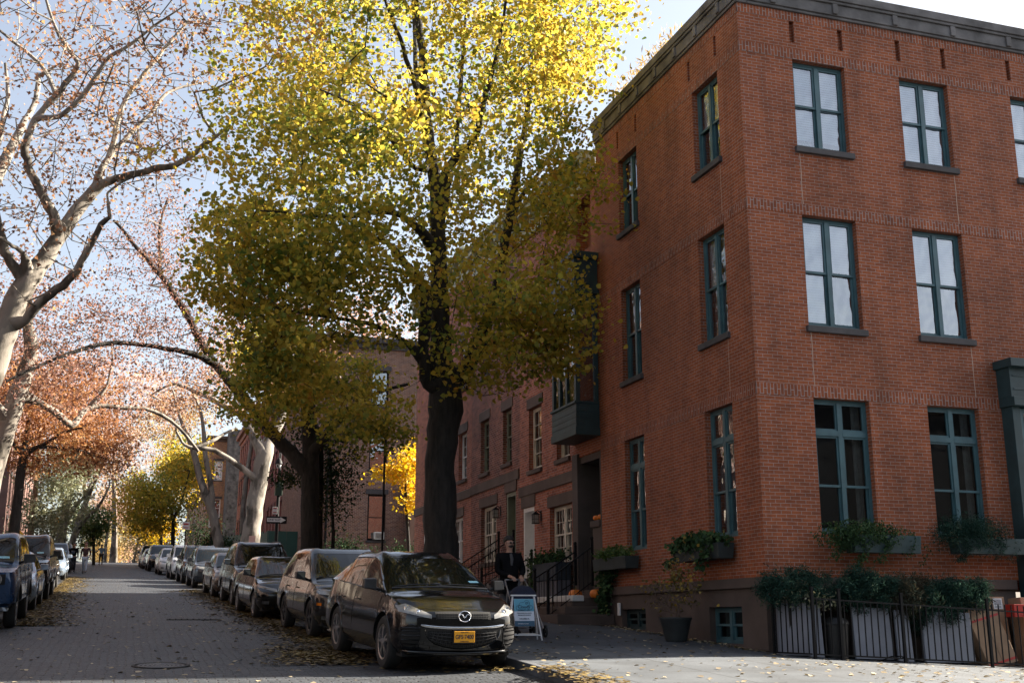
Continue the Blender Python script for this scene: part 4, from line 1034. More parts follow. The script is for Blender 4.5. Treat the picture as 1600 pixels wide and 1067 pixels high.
# rust oak, dark trunk
sk = []; Y5 = 66
a = limb(sk, -1, [(16, 900, 20), (20, 850, 18), (26, 790, 16), (32, 740, 15), (38, 710, 13)], Y5)
limb(sk, a, [(40, 690, 9), (44, 660, 7), (50, 620, 5)], Y5, 1); limb(sk, a, [(55, 700, 7), (75, 690, 6), (100, 675, 5), (130, 668, 3)], Y5, -2); limb(sk, a, [(22, 695, 6), (12, 680, 5), (5, 650, 4)], Y5, 0)
limb(sk, near_node(sk, 75, 690, Y5), [(110, 700, 4), (150, 712, 3), (180, 722, 2)], Y5-2, 2)
at = np.concatenate([ell(90, 665, 110, 55, Y5, 4.5, 150), ell(150, 700, 60, 45, Y5, 3, 60), ell(30, 610, 90, 60, Y5, 4, 70), ell(120, 610, 90, 50, Y5+3, 4, 70), ell(60, 720, 60, 25, Y5, 3, 25)])
tree('oak_tree', 'rust orange oak with dark slim trunk on the left pavement', sk, at, L_RUST, M_BARK, int(26000*QL), .16, 'small', .75, seg=.8, tip_r=.009)

# grey green tree behind, with reddish trunk
sk = []; Y6 = 84
limb(sk, -1, [(44, 900, 10), (48, 840, 10), (54, 780, 9), (60, 720, 7), (64, 660, 4)], Y6)
at = np.concatenate([ell(85, 760, 65, 60, Y6, 4, 90), ell(60, 820, 45, 40, Y6, 3, 40), ell(110, 720, 40, 40, Y6, 3, 30)])
tree('evergreen_tree', 'grey green leafy tree with a slim reddish trunk behind the dark oak', sk, at, L_GREY, M_BARKR, int(9000*QL), .22, 'small', 1.0, seg=1)
# leaning pale planes
Y7 = 88
for i, pts in enumerate([[(88, 900, 15), (92, 850, 14), (98, 820, 14), (104, 790, 12), (110, 770, 11)], [(102, 900, 13), (112, 850, 11), (120, 825, 11), (128, 800, 10), (136, 780, 9)]]):
    sk = []; a = limb(sk, -1, pts, Y7+2*i)
    x, y = pts[-1][0], pts[-1][1]
    limb(sk, a, [(x+8, y-20, 6), (x+18, y-40, 4), (x+26, y-70, 3)], Y7, 0); limb(sk, a, [(x-4, y-25, 6), (x, y-55, 4)], Y7, 1); limb(sk, near_node(sk, pts[2][0], pts[2][1], Y7+2*i), [(x+8, y+20, 6), (x+22, y+5, 5), (x+35, y-20, 3)], Y7, -1)
    at = ell(x+20, y-60, 60, 45, Y7, 4, 60)
    tree('plane_tree', ['leaning pale plane trunk by the left kerb, nearer of the leaning pair', 'leaning pale plane trunk by the left kerb, farther of the leaning pair'][i], sk, at, L_PLANE, M_PLANE, int(2400*QL), .16, 'lobed', .9, seg=.9, tip_r=.008)
# dark green bushy tree
sk = []; Y8 = 104
limb(sk, -1, [(146, 905, 6), (146, 860, 5), (146, 820, 4)], Y8)
tree('evergreen_tree', 'dark green bushy tree on the left with a warning sign before it', sk, ell(142, 820, 30, 30, Y8, 2.5, 60), L_GREEN, M_BARK, int(5000*QL), .22, 'small', .8, seg=.9)

# right side: sunlit planes beyond the far cross street
sk = []; YA = 55.8
a = limb(sk, -1, [(384, 900, 40), (388, 860, 34), (394, 820, 32), (400, 780, 30), (407, 740, 29), (413, 710, 30)], YA)
limb(sk, a, [(420, 690, 24), (432, 668, 20), (445, 640, 16), (450, 600, 12), (440, 540, 8)], YA, 1)
limb(sk, a, [(402, 690, 20), (390, 668, 15), (378, 650, 14), (365, 640, 12), (345, 632, 10), (330, 622, 9), (300, 610, 7), (270, 600, 5), (235, 618, 3)], YA, 2)
limb(sk, near_node(sk, 404, 755, YA), [(392, 742, 12), (370, 725, 10), (350, 712, 9), (328, 702, 8), (300, 700, 7), (285, 690, 5), (275, 672, 4)], YA, -1)
limb(sk, near_node(sk, 300, 700, YA-1), [(330, 690, 6), (350, 678, 5), (370, 670, 4)], YA-1, 2)
at = np.concatenate([ell(330, 610, 90, 60, YA, 4, 50), ell(440, 560, 90, 80, YA, 4, 60), ell(260, 640, 60, 50, YA, 4, 30)])
tree('plane_tree', 'stout sunlit plane trunk at the far corner beside the one-way sign', sk, at, L_PLANE, M_PLANE, int(2600*QL), .14, 'lobed', .8, seg=.8, tip_r=.007)
sk = []; YB = 68
a = limb(sk, -1, [(346, 905, 22), (342, 860, 18), (336, 820, 16), (330, 795, 15), (322, 775, 15)], YB)
limb(sk, a, [(312, 745, 12), (305, 715, 11), (295, 685, 9), (285, 665, 7), (278, 640, 5), (270, 610, 3)], YB, 1)
limb(sk, near_node(sk, 330, 795, YB), [(330, 765, 10), (325, 735, 9), (320, 705, 8), (318, 670, 7), (312, 640, 5), (300, 610, 3)], YB, -1)
at = np.concatenate([ell(300, 620, 70, 50, YB, 4, 40)])
tree('plane_tree', 'slender forked plane trunk leaning left on the far right pavement', sk, at, L_PLANE, M_PLANE, int(1200*QL), .16, 'lobed', .9, seg=.9, tip_r=.007)
# yellow green street tree far up on the right
sk = []; YC = 98
a = limb(sk, -1, [(270, 905, 7), (270, 850, 7), (271, 810, 6)], YC); limb(sk, a, [(262, 780, 4), (255, 760, 3)], YC, 0); limb(sk, a, [(283, 785, 4), (290, 760, 3), (296, 735, 2)], YC, 1)
at = np.concatenate([ell(240, 775, 66, 45, YC, 5, 120), ell(285, 725, 40, 40, YC+3, 4, 60), ell(230, 810, 40, 30, YC, 4, 40)])
tree('maple_tree', 'round yellow and green maple far up the right pavement', sk, at, L_LINDEN, M_BARK, int(14000*QL), .24, 'small', 1.1, seg=1, tip_r=.01)
sk = []; limb(sk, -1, [(252, 900, 6), (252, 840, 5), (250, 800, 4)], 112)
tree('maple_tree', 'bright yellow maple just beyond the round yellow and green one', sk, np.concatenate([ell(290, 735, 38, 48, 112, 5, 70), ell(250, 820, 45, 28, 112, 5, 40)]), L_YELLOW, M_BARK, int(8000*QL), .25, 'small', 1.1, seg=1, tip_r=.01)
# small yellow tree in the yard behind the linden trunk
sk = []; limb(sk, -1, [(640, 900, 7), (638, 840, 6), (634, 780, 5), (634, 740, 4)], 45.6)
tree('young_maple_tree', 'small bright yellow tree in the yard left of the big black trunk', sk, np.concatenate([ell(640, 725, 26, 42, 45.6, 1.2, 45), ell(612, 742, 24, 12, 45.6, .6, 14), ell(650, 780, 16, 30, 45.6, .8, 16)]), L_YELLOW, M_BARK, 2100, .14, 'heart', .55, seg=.3)

# far trees round the crest and beyond
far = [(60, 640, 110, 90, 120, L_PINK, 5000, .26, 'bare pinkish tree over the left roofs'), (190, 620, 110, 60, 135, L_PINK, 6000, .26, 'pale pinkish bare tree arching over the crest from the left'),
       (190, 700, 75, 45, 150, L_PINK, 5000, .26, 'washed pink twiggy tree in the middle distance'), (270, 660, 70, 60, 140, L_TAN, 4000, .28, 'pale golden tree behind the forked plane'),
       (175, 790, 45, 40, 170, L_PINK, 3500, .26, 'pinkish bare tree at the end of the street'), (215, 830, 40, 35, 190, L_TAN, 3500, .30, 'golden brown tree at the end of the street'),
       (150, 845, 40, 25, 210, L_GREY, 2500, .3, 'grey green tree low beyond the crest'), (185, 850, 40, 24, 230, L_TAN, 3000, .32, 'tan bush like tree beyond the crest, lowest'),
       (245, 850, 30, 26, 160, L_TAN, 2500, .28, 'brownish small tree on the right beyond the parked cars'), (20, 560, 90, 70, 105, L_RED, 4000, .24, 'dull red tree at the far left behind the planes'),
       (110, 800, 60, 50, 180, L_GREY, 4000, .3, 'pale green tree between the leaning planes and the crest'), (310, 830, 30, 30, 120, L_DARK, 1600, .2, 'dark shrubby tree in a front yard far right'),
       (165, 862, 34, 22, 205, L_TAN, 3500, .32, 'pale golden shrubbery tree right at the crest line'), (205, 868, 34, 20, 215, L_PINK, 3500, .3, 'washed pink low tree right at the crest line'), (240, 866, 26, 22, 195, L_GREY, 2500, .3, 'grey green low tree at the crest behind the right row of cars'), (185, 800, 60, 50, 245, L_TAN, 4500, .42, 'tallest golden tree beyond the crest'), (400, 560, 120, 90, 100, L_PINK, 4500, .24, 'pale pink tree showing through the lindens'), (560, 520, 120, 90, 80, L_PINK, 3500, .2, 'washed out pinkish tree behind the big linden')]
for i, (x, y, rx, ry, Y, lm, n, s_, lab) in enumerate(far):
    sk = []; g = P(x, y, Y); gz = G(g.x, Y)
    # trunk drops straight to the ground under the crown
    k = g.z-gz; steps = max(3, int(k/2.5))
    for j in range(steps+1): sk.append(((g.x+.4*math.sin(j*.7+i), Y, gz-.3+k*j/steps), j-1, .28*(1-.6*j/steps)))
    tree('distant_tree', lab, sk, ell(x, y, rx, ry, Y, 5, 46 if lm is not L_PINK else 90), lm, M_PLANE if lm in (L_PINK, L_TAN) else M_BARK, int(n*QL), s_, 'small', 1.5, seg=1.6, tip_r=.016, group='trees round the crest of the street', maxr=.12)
# ---------------- cars ----------------
def paint(name, c, metal=.0, rough=.28, coat=1.0):
    t = NT(name); tc = t.n('ShaderNodeTexCoord')
    dust = t.ramp(t.noise(tc.outputs['Object'], 5, 5, .65), [(.5, (0,)*3), (.85, (.05,)*3)])
    cc = t.mix(dust.outputs[0], c, (.16, .15, .13))
    rr = t.ramp(t.noise(tc.outputs['Object'], 3, 5, .7), [(.3, (rough*.8,)*3), (.8, (min(1, rough*1.5),)*3)])
    b = t.bsdf(cc, rr.outputs[0], metal)
    b.inputs['Specular IOR Level'].default_value = .25
    b.inputs['Coat Weight'].default_value = coat*.8; b.inputs['Coat Roughness'].default_value = .05; b.inputs['Coat IOR'].default_value = 1.45
    t.l(t.bump(t.noise(tc.outputs['Object'], 1.2, 2), .02, .2), b.inputs['Coat Normal'])
    return t.m
PT = {'black': paint('black_paint', (.003, .0035, .004), rough=.15), 'graphite': paint('graphite_paint', (.008, .009, .010), 0, .2), 'navy': paint('navy_paint', (.012, .022, .045), .3),
      'blue': paint('blue_paint', (.008, .032, .085), .3), 'white': paint('white_car_paint', (.68, .68, .67)), 'silver': paint('silver_paint', (.32, .32, .33), .6), 'steel': paint('steel_blue_paint', (.22, .28, .36), .5),
      'slate': paint('slate_paint', (.045, .055, .07), .4), 'bronze': paint('bronze_paint', (.13, .10, .085), .5)}
t = NT('car_glass'); tc = t.n('ShaderNodeTexCoord')
b = t.bsdf((.006, .008, .008), .04, 0, t.bump(t.noise(tc.outputs['Object'], 1.1, 2), .02, .3)); b.inputs['IOR'].default_value = 1.5; M_CGL = t.m
M_RUB = simple('tyre_rubber', (.014, .014, .014), .85, var=.3, scale=8)
M_RIM = simple('alloy', (.40, .40, .41), .3, .9, var=.1)
M_RIMD = simple('dark_alloy', (.06, .06, .065), .35, .8)
M_CHR = simple('chrome', (.75, .76, .78), .08, 1, var=.04)
M_TRIM = simple('black_plastic', (.008, .008, .009), .45, var=.2)
M_UND = simple('underbody', (.006, .006, .006), .9)
M_LAMP = simple('lamp_lens', (.27, .265, .25), .12, .25, var=.25, scale=14); M_LAMPD = simple('smoky_lamp_lens', (.12, .13, .14), .1, .3, var=.4, scale=14)
M_AMB = simple('amber_lens', (.60, .16, .01), .25)
M_PLY = simple('yellow_plate', (.80, .36, .02), .45, var=.05); M_PLW = simple('white_plate', (.62, .64, .68), .45, var=.05)
M_PLT = simple('plate_lettering', (.02, .02, .05), .5); M_STICK = simple('registration_sticker', (.25, .5, .6), .5, var=.3, scale=40)

def cr(p0, p1, p2, p3, t):
    return .5*((2*p1)+(-p0+p2)*t+(2*p0-5*p1+4*p2-p3)*t*t+(-p0+3*p1-3*p2+p3)*t**3)
def refine(Gd, nu, nv, phu=None):
    "Gd[i][j] control grid (i along the car, j round the section) -> finer grid"
    Gd = np.array(Gd, float); m, n, _ = Gd.shape
    def pad(A): return np.concatenate([(2*A[:1]-A[1:2]), A, (2*A[-1:]-A[-2:-1])])
    A = pad(Gd); out = []
    for i in range(m-1):
        for k in range(nu): out.append(cr(A[i], A[i+1], A[i+2], A[i+3], k/nu))
    out.append(A[m]); B = np.array(out).transpose(1, 0, 2); B = pad(B); out = []
    for j in range(n-1):
        for k in range(nv): out.append(cr(B[j], B[j+1], B[j+2], B[j+3], k/nv))
    out.append(B[n]); return np.array(out).transpose(1, 0, 2)

def make_car(name, label, cat, p):
    """front of the car at local y=0 looking to -Y, wheels standing on z=0"""
    L, Wd, H = p['L'], p['W']/2, p['H']; belt, cz, nz = p['belt'], p['cowl_z'], p['nose_z']
    yc, yh, yb, y3, yr, yt = p['ycowl'], p['yhead'], p['yb'], p['yc'], p['yroof'], p['ytail']
    zb = p.get('zb', .24); rw = p.get('rw', .345); wf, wr = p['wf'], p['wr']; tum = p.get('tumble', .72)
    box = p.get('boxy', 0); root = thing(name, label, cat)
    pm = PT[p['paint']]
    # columns of the lower body: x factor, y, front weight
    fr = p.get('front_r', 1.0)
    cols_ = [(0, 0, 1), (.42, .02*fr, 1), (.78, .11*fr, 1), (.955, .32*fr, .7), (1.0, .62, .25), (1, wf, 0), (1, yc, 0), (1, yh, 0), (1, yb, 0), (1, y3, 0), (1, yr, 0), (1, wr+.25 if wr+.25 > yr else yr+.3, 0), (.985, L-.38, -.2), (.93, L-.12, -1), (.7, L-.03, -1), (.35, L, -1), (0, L, -1)]
    cols_ = [cols_[0]]+[c for i, c in enumerate(cols_[1:], 1) if True]
    ys = [c[1] for c in cols_]
    # enforce rising y
    for i in range(1, len(cols_)):
        if cols_[i][1] <= cols_[i-1][1]+.03 and cols_[i][0] >= .9: cols_[i] = (cols_[i][0], cols_[i-1][1]+.12, cols_[i][2])
    def beltz(y):
        if y < yc: t = max(0, min(1, (y-.25)/(yc-.25))); return nz+(cz-nz)*(t**.75)*.98-.02*t
        return belt+(p.get('belt_rise', .06))*((y-yc)/(L-yc))
    rows = p.get('rows') or [(.90, zb, .10), (.985, zb+.15, .03), (1.0, .52, -.0), (.985, (.52+belt)/2+.02, .02), (.935-.02*(1-box), None, p.get('nose_back', .14))]
    lower = []
    for (xf, y, fw) in cols_:
        r = []
        for (rx, z, yo) in rows:
            if z is None: z = beltz(y) if y < L-.2 else belt+.05
            zz = z
            if z == rows[3][1]: zz = min(z, beltz(y)-.10)
            if z == rows[2][1]: zz = min(z, beltz(y)-.2)
            yy = y+yo*fw if fw >= 0 else y-abs(yo)*.8
            r.append((xf*rx*Wd, yy, zz))
        lower.append(r)
    nu, nv = 7, 7
    low = refine(lower, nu, nv)
    # wheel arches: snap the skin to the arch and drop what lies inside
    Ra = rw+p.get('arch', .055)
    M_, N_, _ = low.shape
    D = np.ones((M_, N_))*9
    for wy in (wf, wr):
        d = np.hypot(low[:, :, 1]-wy, low[:, :, 2]-rw); side = low[:, :, 0] > .5*Wd
        near = (abs(d-Ra) < .075) & side & (low[:, :, 2] > zb-.05)
        f = np.where(near, Ra/np.maximum(d, 1e-6), 1)
        low[:, :, 1] = wy+(low[:, :, 1]-wy)*f; low[:, :, 2] = rw+(low[:, :, 2]-rw)*f
        d = np.hypot(low[:, :, 1]-wy, low[:, :, 2]-rw); D = np.minimum(D, np.where(side, d, 9))
    mb = MB()
    def grid(mb, g, mask, mirror=True):
        m, n = g.shape[:2]
        for sgn in ((1, -1) if mirror else (1,)):
            base = len(mb.v); mb.v += [(sgn*float(x), float(y), float(z)) for x, y, z in g.reshape(-1, 3)]
            for i in range(m-1):
                for j in range(n-1):
                    if not mask(i, j): continue
                    a = base+i*n+j; q = (a, a+1, a+1+n, a+n)
                    mb.f.append(q if sgn > 0 else q[::-1]); mb.mi.append(mb.cur)
    keep = lambda i, j: not (max(D[i, j], D[i+1, j], D[i, j+1], D[i+1, j+1]) <= Ra+.004)
    grid(mb, low, keep)
    # upper body: hood, glasshouse, roof
    up = []
    rf = lower[3][4]; E = lambda k: lower[k][4]
    hz = lambda y: beltz(y)
    fE = [lower[3][4], lower[4][4], lower[5][4]]
    ccols = [3, 4, 5, 6, 7, 8, 9, 10, 12, 13]
    ztr = {7: H-.06, 8: H-.012, 9: H-.03, 10: H-.10}
    for k in ccols:
        e = lower[k][4]; y = e[1]
        if k == 3: up.append([e, lower[2][4], lower[1][4], lower[0][4]])
        elif k in (4, 5):
            hh = hz(y); crown = .035+.02*(k == 5)
            yf = {4: .45, 5: wf*.92}[k]
            up.append([e, (.76*Wd, yf+.04, hh+crown*.6), (.42*Wd, yf-.03, hh+crown), (0, yf-.05, hh+crown*1.05)])
        elif k == 6: up.append([(e[0], yc+.02, e[2]), (.845*Wd, yc+.03, cz+.025), (.46*Wd, yc-.09, cz+.05), (0, yc-.13, cz+.055)])
        elif k in (7, 8, 9, 10):
            zt = ztr[k]; tt = {7: 0, 8: .0, 9: 0, 10: .02}[k]
            yu = {7: yh, 8: yb, 9: y3, 10: yr}[k]
            ye = {7: max(yc+.28, yh-.28), 8: yb, 9: y3+.02, 10: yr+.06}[k]
            up.append([(e[0], ye, e[2]), ((tum-tt)*Wd, yu, zt-.055*(1-box*.5)), (.42*Wd, yu-(.05 if k == 7 else 0), zt-.005), (0, yu-(.07 if k == 7 else 0), zt)])
        elif k == 12: up.append([(e[0], yt, e[2]), ((.80)*Wd, yt, belt+.12 if p['tail'] == 'hatch' else belt+.04), (.42*Wd, yt+.04, belt+.14 if p['tail'] == 'hatch' else belt+.06), (0, yt+.05, belt+.14 if p['tail'] == 'hatch' else belt+.06)])
        elif k == 13: up.append([e, (lower[14][4][0], lower[14][4][1], lower[14][4][2]), (lower[15][4][0], lower[15][4][1], lower[15][4][2]), lower[16][4]])
    nu2 = 8; nv2 = 8
    U = refine(up, nu2, nv2)
    nc = {'cowl': 3, 'head': 4, 'b': 5, 'c': 6, 'roof': 7, 'tail': 8}
    def reg(i, j):
        ci, fi = divmod(i, nu2); cj, fj = divmod(j, nv2)
        if ci == 3 and cj >= 1 and not (cj == 1 and fj < 1) and fi >= (0) and not (fi == nu2-1): return 'windshield'
        if cj == 0 and fj >= 0 and fj < nv2-1:
            if ci == 3:
                return 'side_window0' if fi >= 1 and fi < nu2-0 and not (fi <= 3 and fj > fi*1.3+2.2) else 'body'
            if ci == 4 and fi >= 0 and fi < nu2-1: return 'side_window0'
            if ci == 5 and fi < nu2-(1 if True else 0): return 'side_window1'
            if ci == 6 and fi >= 1 and fi < nu2-1 and p.get('quarter', True): return 'side_window2'
        if ci == 7 and cj >= 1 and not (cj == 1 and fj < 1) and fi >= 1 and fi < nu2-1: return 'rear_window'
        return 'body'
    regs = {}
    for i in range(U.shape[0]-1):
        for j in range(U.shape[1]-1): regs.setdefault(reg(i, j), set()).add((i, j))
    grid(mb, U, lambda i, j: (i, j) in regs['body'])
    allmb = MB(); grid(allmb, low, keep); grid(allmb, U, lambda i, j: True)
    mb2 = mb
    # weld body so the shading runs across the seam
    bo = mb2.build('body', pm, root, smooth=None, uv=False, world=False)
    import bmesh
    bm = bmesh.new(); bm.from_mesh(bo.data); bmesh.ops.remove_doubles(bm, verts=bm.verts, dist=.012); bmesh.ops.recalc_face_normals(bm, faces=bm.faces); bm.to_mesh(bo.data); bm.free()
    bo.data.polygons.foreach_set('use_smooth', [True]*len(bo.data.polygons)); bo.data.set_sharp_from_angle(angle=R(42))
    for nm, st in regs.items():
        if nm == 'body': continue
        if nm.startswith('side'):
            for sgn in (1, -1):
                g = MB(); q = U.copy(); q[:, :, 0] *= sgn*.996; grid2 = (lambda i, j, st=st: (i, j) in st)
                m, n = q.shape[:2]; g.v = [tuple(map(float, v)) for v in q.reshape(-1, 3)]
                for i in range(m-1):
                    for j in range(n-1):
                        if (i, j) in st:
                            a = i*n+j; f = (a, a+1, a+1+n, a+n); g.f.append(f if sgn > 0 else f[::-1]); g.mi.append(0)
                compact(g); g.build('side_window', M_CGL, root, smooth=60, uv=False, world=False)
        else:
            g = MB(); q = U.copy(); q[:, :, 2] -= .004; grid(g, q, lambda i, j, st=st: (i, j) in st); compact(g)
            g.build(nm, M_CGL, root, smooth=60, uv=False, world=False)
    bvh = SafeBVH(BVHTree.FromPolygons([Vector(v) for v in allmb.v], allmb.f))
    def fpatch(nm, mat, x0, x1, lo, hi, nu=14, nv=5, off=.012, parent=root, mir=False, th=.02, back=0.0):
        "patch laid on the front of the body; lo(x), hi(x) give its lower and upper edge"
        out = []
        for sg in ((1, -1) if mir else (1,)):
            g = MB(); pts = []
            for i in range(nu+1):
                x = x0+(x1-x0)*i/nu
                for j in range(nv+1):
                    z = lo(x)+(hi(x)-lo(x))*j/nv
                    h = bvh.ray_cast(Vector((sg*x, -2, z)), Vector((0, 1, 0)))
                    y = h[0].y if h[0] is not None and h[0].y < yc+.3 else (pts[-1][1] if pts else .3)
                    pts.append((sg*x, y-off, z))
            n = nv+1; g.v = pts+[(a, b_+th, c) for a, b_, c in pts]; k = len(pts)
            for i in range(nu):
                for j in range(nv):
                    a = i*n+j; f = (a, a+n, a+n+1, a+1); g.f.append(f if sg > 0 else f[::-1]); g.mi.append(0)
            rim = [i*n for i in range(nu+1)]+[nu*n+j for j in range(1, n)]+[i*n+nv for i in range(nu-1, -1, -1)]+[j for j in range(nv-1, 0, -1)]
            for a, b_ in zip(rim, rim[1:]+rim[:1]):
                f = (a, a+k, b_+k, b_); g.f.append(f if sg > 0 else f[::-1]); g.mi.append(0)
            out.append(g.build(nm, mat, parent, smooth=40, uv=False, world=False))
        return out if mir else out[0]
    def sline(g, pts, r=.004, sg=1, off=.001):
        "thin line laid on the flank through (y,z) points"
        q = []
        for i in range(len(pts)-1):
            for k in range(6):
                t = k/6; y = pts[i][0]+(pts[i+1][0]-pts[i][0])*t; z = pts[i][1]+(pts[i+1][1]-pts[i][1])*t
                h = bvh.ray_cast(Vector((sg*2, y, z)), Vector((-sg, 0, 0)))
                if h[0] is not None and abs(h[0].x) > .3: q.append((h[0].x+sg*off, y, z))
        h = bvh.ray_cast(Vector((sg*2, pts[-1][0], pts[-1][1])), Vector((-sg, 0, 0)))
        if h[0] is not None: q.append((h[0].x+sg*off, pts[-1][0], pts[-1][1]))
        if len(q) > 1: g.tube(q, r, 5)
    det = p.get('detail', 2)
    # underbody, wheels
    ub = MB(); ub.box(-.86*Wd, .86*Wd, .30, L-.35, zb-.03, zb+.10); ub.box(-.60*Wd, .60*Wd, .25, L-.3, zb+.1, .60)
    ub.box(-.80*Wd, .80*Wd, wf+rw+.1, wr-rw-.1, zb+.1, belt-.12)
    ub.build('underbody', M_UND, root, uv=False, world=False)
    rim_m = {'alloy': M_RIM, 'dark': M_RIMD}[p.get('rim', 'alloy')]; tw = p.get('tw', .225)
    tprof = [(rw*.62, -tw/2+.015), (rw*.70, -tw/2), (rw*.90, -tw/2+.004), (rw*.975, -tw/2+.03), (rw, -tw/2+.06), (rw, tw/2-.06), (rw*.975, tw/2-.03), (rw*.90, tw/2-.004), (rw*.70, tw/2), (rw*.62, tw/2-.015)]
    first = None
    for sg in (1, -1):
        for wy in (wf, wr):
            cx = sg*(Wd*.985-tw/2)
            g = MB(); g.lathe(tprof if sg > 0 else [(r_, -h_) for r_, h_ in tprof], (cx, wy, rw), 32, 'x')
            wo_ = g.build('wheel', M_RUB, root, smooth=35, uv=False, world=False)
            g = MB(); xo = cx+sg*(tw/2-.02)
            pr = [(.001, .018), (.055, .018), (.06, -.002), (.061, -.03)]
            g.lathe([(r_, sg*h_) for r_, h_ in pr], (xo, wy, rw), 16, 'x')
            g.lathe([(rw*.60, sg*.005), (rw*.655, sg*.012), (rw*.67, sg*-.01)], (xo, wy, rw), 32, 'x')
            g.lathe([(rw*.60, sg*.005), (rw*.59, sg*-.10)], (xo, wy, rw), 32, 'x')
            ns = p.get('spokes', 5); 
            for k in range(ns):
                for dd in ((-1, 1) if ns <= 6 else (0,)):
                    a = 2*math.pi*k/ns+.2; a1 = a+dd*.10; a2 = a+dd*.17; hw = .017 if ns <= 6 else .021
                    c0, s0 = math.cos(a1), math.sin(a1); c1_, s1 = math.cos(a2), math.sin(a2)
                    r0, r1_ = .045, rw*.61
                    g.hexa([(xo-sg*.03, wy+c0*r0-s0*hw, rw+s0*r0+c0*hw), (xo-sg*.03, wy+c0*r0+s0*hw, rw+s0*r0-c0*hw), (xo-sg*.03, wy+c1_*r1_+s1*hw, rw+s1*r1_-c1_*hw), (xo-sg*.03, wy+c1_*r1_-s1*hw, rw+s1*r1_+c1_*hw),
                            (xo+sg*.016, wy+c0*r0-s0*hw, rw+s0*r0+c0*hw), (xo+sg*.016, wy+c0*r0+s0*hw, rw+s0*r0-c0*hw), (xo+sg*.004, wy+c1_*r1_+s1*hw, rw+s1*r1_-c1_*hw), (xo+sg*.004, wy+c1_*r1_-s1*hw, rw+s1*r1_+c1_*hw)])
            g.build('rim', rim_m, wo_, smooth=30, uv=False, world=False)
            g = MB(); g.lathe([(rw*.585, sg*-.06), (.01, sg*-.06)], (xo, wy, rw), 24, 'x'); g.build('brake_disc', M_UND, wo_, uv=False, world=False)
    # arch shells and lips
    for sg in (1, -1):
        for wy in (wf, wr):
            pts = []; g = MB(); lip = MB()
            for k in range(19):
                a = math.pi*(-.10+1.2*k/18); y = wy+Ra*math.cos(a); z = rw+Ra*math.sin(a)
                h = bvh.ray_cast(Vector((sg*2, y+.012*math.cos(a), z+.012*math.sin(a))), Vector((-sg, 0, 0)))
                if h[0] is None or abs(h[0].x) < .8*Wd: continue
                xx = h[0].x
                if z > zb+.02: pts.append((xx, y, z))
            if len(pts) > 2:
                lip.tube([(a_+sg*.002, b_, c_) for a_, b_, c_ in pts], p.get('lip', .011), 6)
                for q0, q1 in zip(pts, pts[1:]): g.q(q0, q1, (sg*.50*Wd, q1[1], q1[2]), (sg*.50*Wd, q0[1], q0[2]))
            g.build('wheel_arch', M_UND, root, uv=False, world=False)
            lip.build('arch_trim', M_TRIM if p.get('cladding') else pm, root, smooth=50, uv=False, world=False)
    # door lines, handles, sills, window trim
    g = MB()
    for sg in (1, -1):
        bz = belt-.02
        for (ya, yb_) in ((yc+.12, yb-.02), (yb+.0, min(y3+.12, wr-.1))):
            sline(g, [(ya, zb+.17), (ya-.03 if ya < yb-.1 else ya, bz)], .0045, sg); 
        sline(g, [(min(y3+.12, wr-.1), .62), (y3+.18, bz)], .0045, sg); sline(g, [(yc+.1, zb+.18), (wr-rw-.12, zb+.18)], .006, sg)
        sline(g, [(wf+.1, beltz(wf)-.03), (yc-.02, cz-.02)], .004, sg)
    g.build('panel_gap', M_UND, root, uv=False, world=False)
    g = MB()
    for sg in (1, -1):
        q = [(v[0]*sg+sg*.004, v[1], v[2]+.008) for v in U[3*nu2+2:7*nu2, 0]]
        g.tube(q, .009, 5)
        if p.get('chrome_window'):
            q = [(v[0]*sg+sg*.004, v[1], v[2]) for v in U[3*nu2+4:7*nu2, nv2-1]]; g.tube(q, .008, 5)
    g.build('window_trim', M_CHR if p.get('chrome_window') else M_TRIM, root, smooth=60, uv=False, world=False)
    for sg in (1, -1):
        for yy in (yb-.22, min(y3-.02, wr-.28)):
            g = MB(); h = bvh.ray_cast(Vector((sg*2, yy, belt-.13)), Vector((-sg, 0, 0)))
            xx = h[0].x if h[0] is not None else sg*Wd
            g.tube([(xx-sg*.01, yy-.10, belt-.13), (xx+sg*.025, yy-.08, belt-.128), (xx+sg*.028, yy+.07, belt-.125), (xx-sg*.01, yy+.09, belt-.125)], .012, 6); g.build('door_handle', pm, root, smooth=60, uv=False, world=False)
    # mirrors
    for sg in (1, -1):
        g = MB(); bx_, by_, bz_ = sg*Wd*.93, yc+.26, belt+.05
        g.tube([(bx_-sg*.03, by_+.02, bz_-.02), (bx_+sg*.08, by_-.02, bz_+.03)], .028, 6)
        ms_ = p.get('mirror', 1.0)
        g.hexa([(bx_+sg*.06, by_-.09, bz_-.01), (bx_+sg*.25*ms_, by_-.05, bz_+.01), (bx_+sg*.25*ms_, by_+.07, bz_+.01), (bx_+sg*.06, by_+.07, bz_-.01),
                (bx_+sg*.06, by_-.08, bz_+.15*ms_), (bx_+sg*.23*ms_, by_-.03, bz_+.145*ms_), (bx_+sg*.24*ms_, by_+.07, bz_+.15*ms_), (bx_+sg*.06, by_+.07, bz_+.16*ms_)])
        mo = g.build('mirror', pm if not p.get('black_mirror') else M_TRIM, root, uv=False, world=False, bevel=.03)
    # front end
    if p.get('front'): p['front'](locals())
    if p.get('rails'):
        g = MB()
        for sg in (1, -1): g.tube([(sg*.66*Wd, yh+.15, H-.06), (sg*.66*Wd, yh+.25, H+.03), (sg*.66*Wd, yr-.2, H+.02), (sg*.66*Wd, yr-.08, H-.08)], .016, 6)
        g.build('roof_rail', M_TRIM, root, smooth=60, uv=False, world=False)
